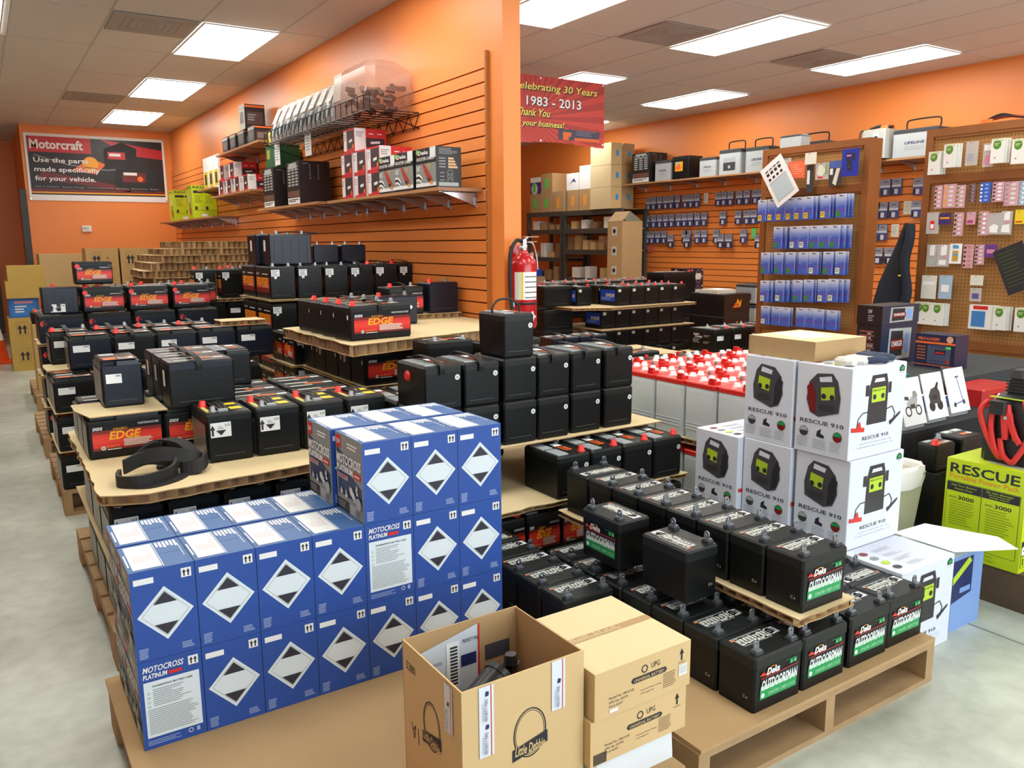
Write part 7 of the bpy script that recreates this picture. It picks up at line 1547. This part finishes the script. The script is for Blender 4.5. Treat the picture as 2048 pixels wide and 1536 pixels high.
# ================================================================== battery stacks in the right room
EX = battery(.185, .27, .190, front='square', left='exide', top='caps', posts='redright')
EXC = battery(.185, .27, .190, front='square', left=None, top='none', posts='redright')
pallet('wooden pallet under the batteries with blue labels in the right room', 5.02, 6.12, 6.35, 7.20)
ez2 = (.1395, .355, .535, .765)
for L, z in enumerate((.1395, .3425, .5485, .7685)):
    for k in range(6):
        if L == 3 and k in (0,):
            EX.place((4.965+.0925, 6.42+.135, z), 0, 'black battery with blue side label standing left and behind on the upper sheet', 'batteries with blue labels'); continue
        (EX if L == 3 else EX.bare()).place((5.10+.0925+.19*k, 6.20+.135, z), 0, 'black battery with blue side label, %s from the left, %s layer in the right room' % (ORD[k], ORD[L]), 'batteries with blue labels')
        if L == 3: EXC.place((5.10+.0925+.19*k, 6.50+.135, z), 0, 'black battery behind the blue labelled ones, %s from the left, %s layer' % (ORD[k], ORD[L]), 'second row behind the blue labels')
    if L > 1: honey('honeycomb sheet under the %s layer of the blue labelled batteries' % ORD[L], R4(5.04, 6.12, 6.30, 6.85) if L < 3 else [(4.78, 6.25), (5.15, 6.08), (6.32, 6.12), (6.32, 6.85), (4.78, 6.85)], z-(.0125 if L == 2 else .0265), .011 if L == 2 else .025, .05, seed=95+L)
BLR = battery(.30, .22, .20, top='caps', posts='redright', front='square')
BLT = battery(.36, .24, .20, top='caps', posts='leftrow')
pallet('wooden pallet under the long row of black batteries behind the extinguisher', 4.75, 7.05+.2, 6.95, 8.1)
for L in range(4):
    for k in range(7 if L > 1 else 2): (BLR if L == 3 else BLR.bare()).place((4.95+.15+.305*k, 7.42, .1395+.2025*L), 0, 'black battery in the long row behind the extinguisher, %s from the left, %s layer' % (ORD[k], ORD[L]), 'long row of black batteries')
    for k in range(7 if L == 3 else (2 if L == 0 else 1)): (BLR if L == 3 else BLR.bare()).place((4.95+.15+.305*k, 7.67, .1395+.2025*L), 0, 'black battery in the second long row behind the extinguisher, %s from the left, %s layer' % (ORD[k], ORD[L]), 'second long row of black batteries')
pallet('wooden pallet left of the blue labelled batteries', 4.30, 5.90, 4.98, 6.9)
for L in range(4):
    (BLT if L == 3 else BLT.bare()).place((4.80, 6.62, .1395+.2005*L) if L < 3 else (4.80, 6.62, .7695), 0, 'wide black battery left of the blue labelled stack, %s layer' % ORD[L], 'wide black batteries left of the blue labels')
TB = battery(.50, .30, .26, top='caps', posts='redright', front=None)
pallet('wooden pallet under the large black batteries by the hexagon cartons', 6.40, 7.2-.02, 6.42+.55, 7.22+.0) if False else None
for L in range(3): TB.bare().place((6.70-.0, 6.98+.0, .1395+L*.262) if False else (6.78, 6.98, L*.262), 0, 'large black battery beside the hexagon cartons, %s layer' % ORD[L], 'large black batteries beside the hexagon cartons')
TB.place((6.78, 6.98, .786), 0, 'large black battery on top beside the hexagon cartons')
def hexb(g, w, d, h):
    f = FR(g, -w/2, -d/2, 0)
    for i in range(1):
        f.poly([(.15*w, .5*h), (.32*w, .30*h), (.68*w, .30*h), (.85*w, .5*h), (.68*w, .70*h), (.32*w, .70*h)], OFFW, 0); f.stroke([(.5*w, .95*h), (.05*w, .5*h), (.5*w, .05*h), (.95*w, .5*h), (.5*w, .95*h)], .006, mat('mauve_line', 'a08a9c', .5), 1); f.rect(.85*w, .85*h, .95*w, .95*h, OFFW, 0)
HX = plain_box('hexagon_carton', .172, .20, .19, mat('aubergine', '2a1a2c', .45), None, None, hexb, False)
for L in range(3):
    for k in range(2): HX.place((7.15+.175*k, 7.18, .50+L*.1905), 0, 'dark carton with a white hexagon, %s column, %s layer' % (('left', 'right')[k], ORD[L]), 'dark cartons with white hexagons', 'box')
def silv(g, w, d, h): f = FR(g, -w/2, -d/2, 0); f.rect(.1*w, .1*h, .9*w, .5*h, FAINT, 0); f.poly([(.2*w, .5*h), (.8*w, .55*h), (.6*w, .85*h)], GRY, 1); f.rect(.1*w, .7*h, .5*w, .9*h, DGR, 1)
SV = plain_box('silver_carton', .172, .20, .1655, LGT, None, None, silv, False)
for L in range(3):
    for k in range(2): SV.place((7.15+.175*k, 7.18, L*.166), 0, 'silver printed carton under the hexagon cartons, %s column, %s layer' % (('left', 'right')[k], ORD[L]), 'silver cartons', 'box')
# large 8D style batteries, marine batteries
BRN = mat('battery_brown_black', '1d1614', .38)
T8 = battery(.40, .50, .235, front='flame', top='none', body=BRN, lid=BRN, posts='redright', ribs=0)
pallet('wooden pallet under the two big flame batteries', 6.35, 5.75, 7.30, 6.75)
for L in range(2): T8.bare().place((6.70+.0, 6.15, .1395+.2355*L) if L == 0 else (6.70, 6.15, .375), 0, 'big brown black battery with flame label, %s layer' % ORD[L], 'big batteries with flame labels')
T8.bare().place((6.70, 6.15, .611), 0, 'big brown black battery with flame label, topmost, facing the aisle', 'big batteries with flame labels')
g = G(); g.box(6.52, 6.02, .847, 6.80, 6.28, .885, OFFW); g.box(6.54, 6.04, .885, 6.78, 6.26, .89, WHT); tag(g.obj('white_tray'), 'flat white tray lying on the topmost flame battery', 'tray')
for L in range(4): agm(.26, .30, .21, 'photo' if L == 3 else None, 0).place((7.47, 6.35, L*.2325), 0, 'pale grey battery stacked right of the flame batteries, %s layer' % ORD[L], 'pale grey battery stack', 'battery') if True else None
MR = battery(.225, .33, .215, front='sticker', left='deep', top='caps', posts='redright')
MC = battery(.225, .33, .215, front='corr_low', left=None, top='stripes', posts='redright')
pallet('wooden pallet under the marine batteries in the right room', 5.50, 5.05, 6.55, 5.72)
for L in range(2):
    for k in range(4): (MR if L else MC.bare()).place((5.585+.115+.235*k, 5.16+.17, .1395 if L == 0 else .382), 0, 'black marine battery, %s from the left, %s layer, in front of the flame batteries' % (ORD[k], ORD[L]), 'black marine batteries')
honey('honeycomb sheet under the upper marine batteries', R4(5.50, 5.13, 6.55, 5.53), .3575, .023, .05, seed=99)
# middle pieces between golf carts and the centre stack
NB = battery(.24, .17, .19, top='caps', posts=None, body=DKB, lid=DKB, strap=1)
pallet('wooden pallet between the golf cart batteries and the centre stack', 3.10, 3.9, 4.4, 4.95)
for L in range(3):
    for k in range(2): (NB if L == 2 else NB.bare()).place((3.24+.12+.245*k, 4.55, .1395+.2095*L), 0, 'navy black battery with strap beyond the golf cart batteries, %s from the left, %s layer' % (ORD[k], ORD[L]), 'navy batteries beyond the golf carts')
    for k in range(2): EC2 = (ED if L == 2 else ED.bare()).place((2.90+.176+.0+.36*k, 4.05 if k else 3.86, .1395+.18*L) if False else (3.10+.18+.36*k, 4.10, .1395+.182*L), 0, 'black and red battery beyond the centre stack, %s from the left, %s layer' % (ORD[k], ORD[L]), 'red labelled batteries beyond the centre stack')
for L in range(2):
    for k in range(2): (NB if L == 2 else NB.bare()).place((3.82+.13+.25*k, 4.55, .1395+.2095*L), 0, 'navy battery under the flat sheet by the cart batteries, %s from left, %s layer' % (ORD[k], ORD[L]), 'navy batteries under the flat sheet')
honey('flat honeycomb sheet beyond the golf cart batteries', [(3.76, 4.40), (4.38, 4.36), (4.40, 4.90), (3.76, 4.92)], .5605, .02, .05, seed=98)
def b_cart():
    r = thing('cart_battery', None, 'battery'); w, d, h = .26, .18, .26
    g = G(); g.loft([(0, -w/2, w/2, -d/2, d/2), (h, -w/2, w/2, -d/2, d/2)], BLK, .012); g.obj('body', r)
    g = G(); g.loft([(h, -w/2, w/2, -d/2, d/2), (h+.014, -w/2+.004, w/2-.004, -d/2+.004, d/2-.004)], BLK2, .01); g.obj('lid', r)
    for x in (-.07, 0, .07):
        g = G(); g.lathe([(.020, 0), (.020, .004), (.0145, .005), (.0145, .018), (.012, .020)], WHT, (x, 0, h+.014), 12); g.obj('vent_cap', r)
    g = G(); g.cyl((-.105, .05, h+.014), (-.105, .05, h+.032), .012, REDC); g.obj('terminal_cap', r)
    return r
PCB = Proto(b_cart)
pallet('wooden pallet under the black cart batteries behind the red lids', 3.00, 3.45, 3.90, 3.84)
for L in range(2):
    for k in range(3): PCB.place((3.16+.265*k, 3.56, .1395+.295*L), 0, 'black cart battery with white caps behind the red lids, %s from the left, %s layer' % (ORD[k], ('lower', 'upper')[L]), 'black cart batteries')
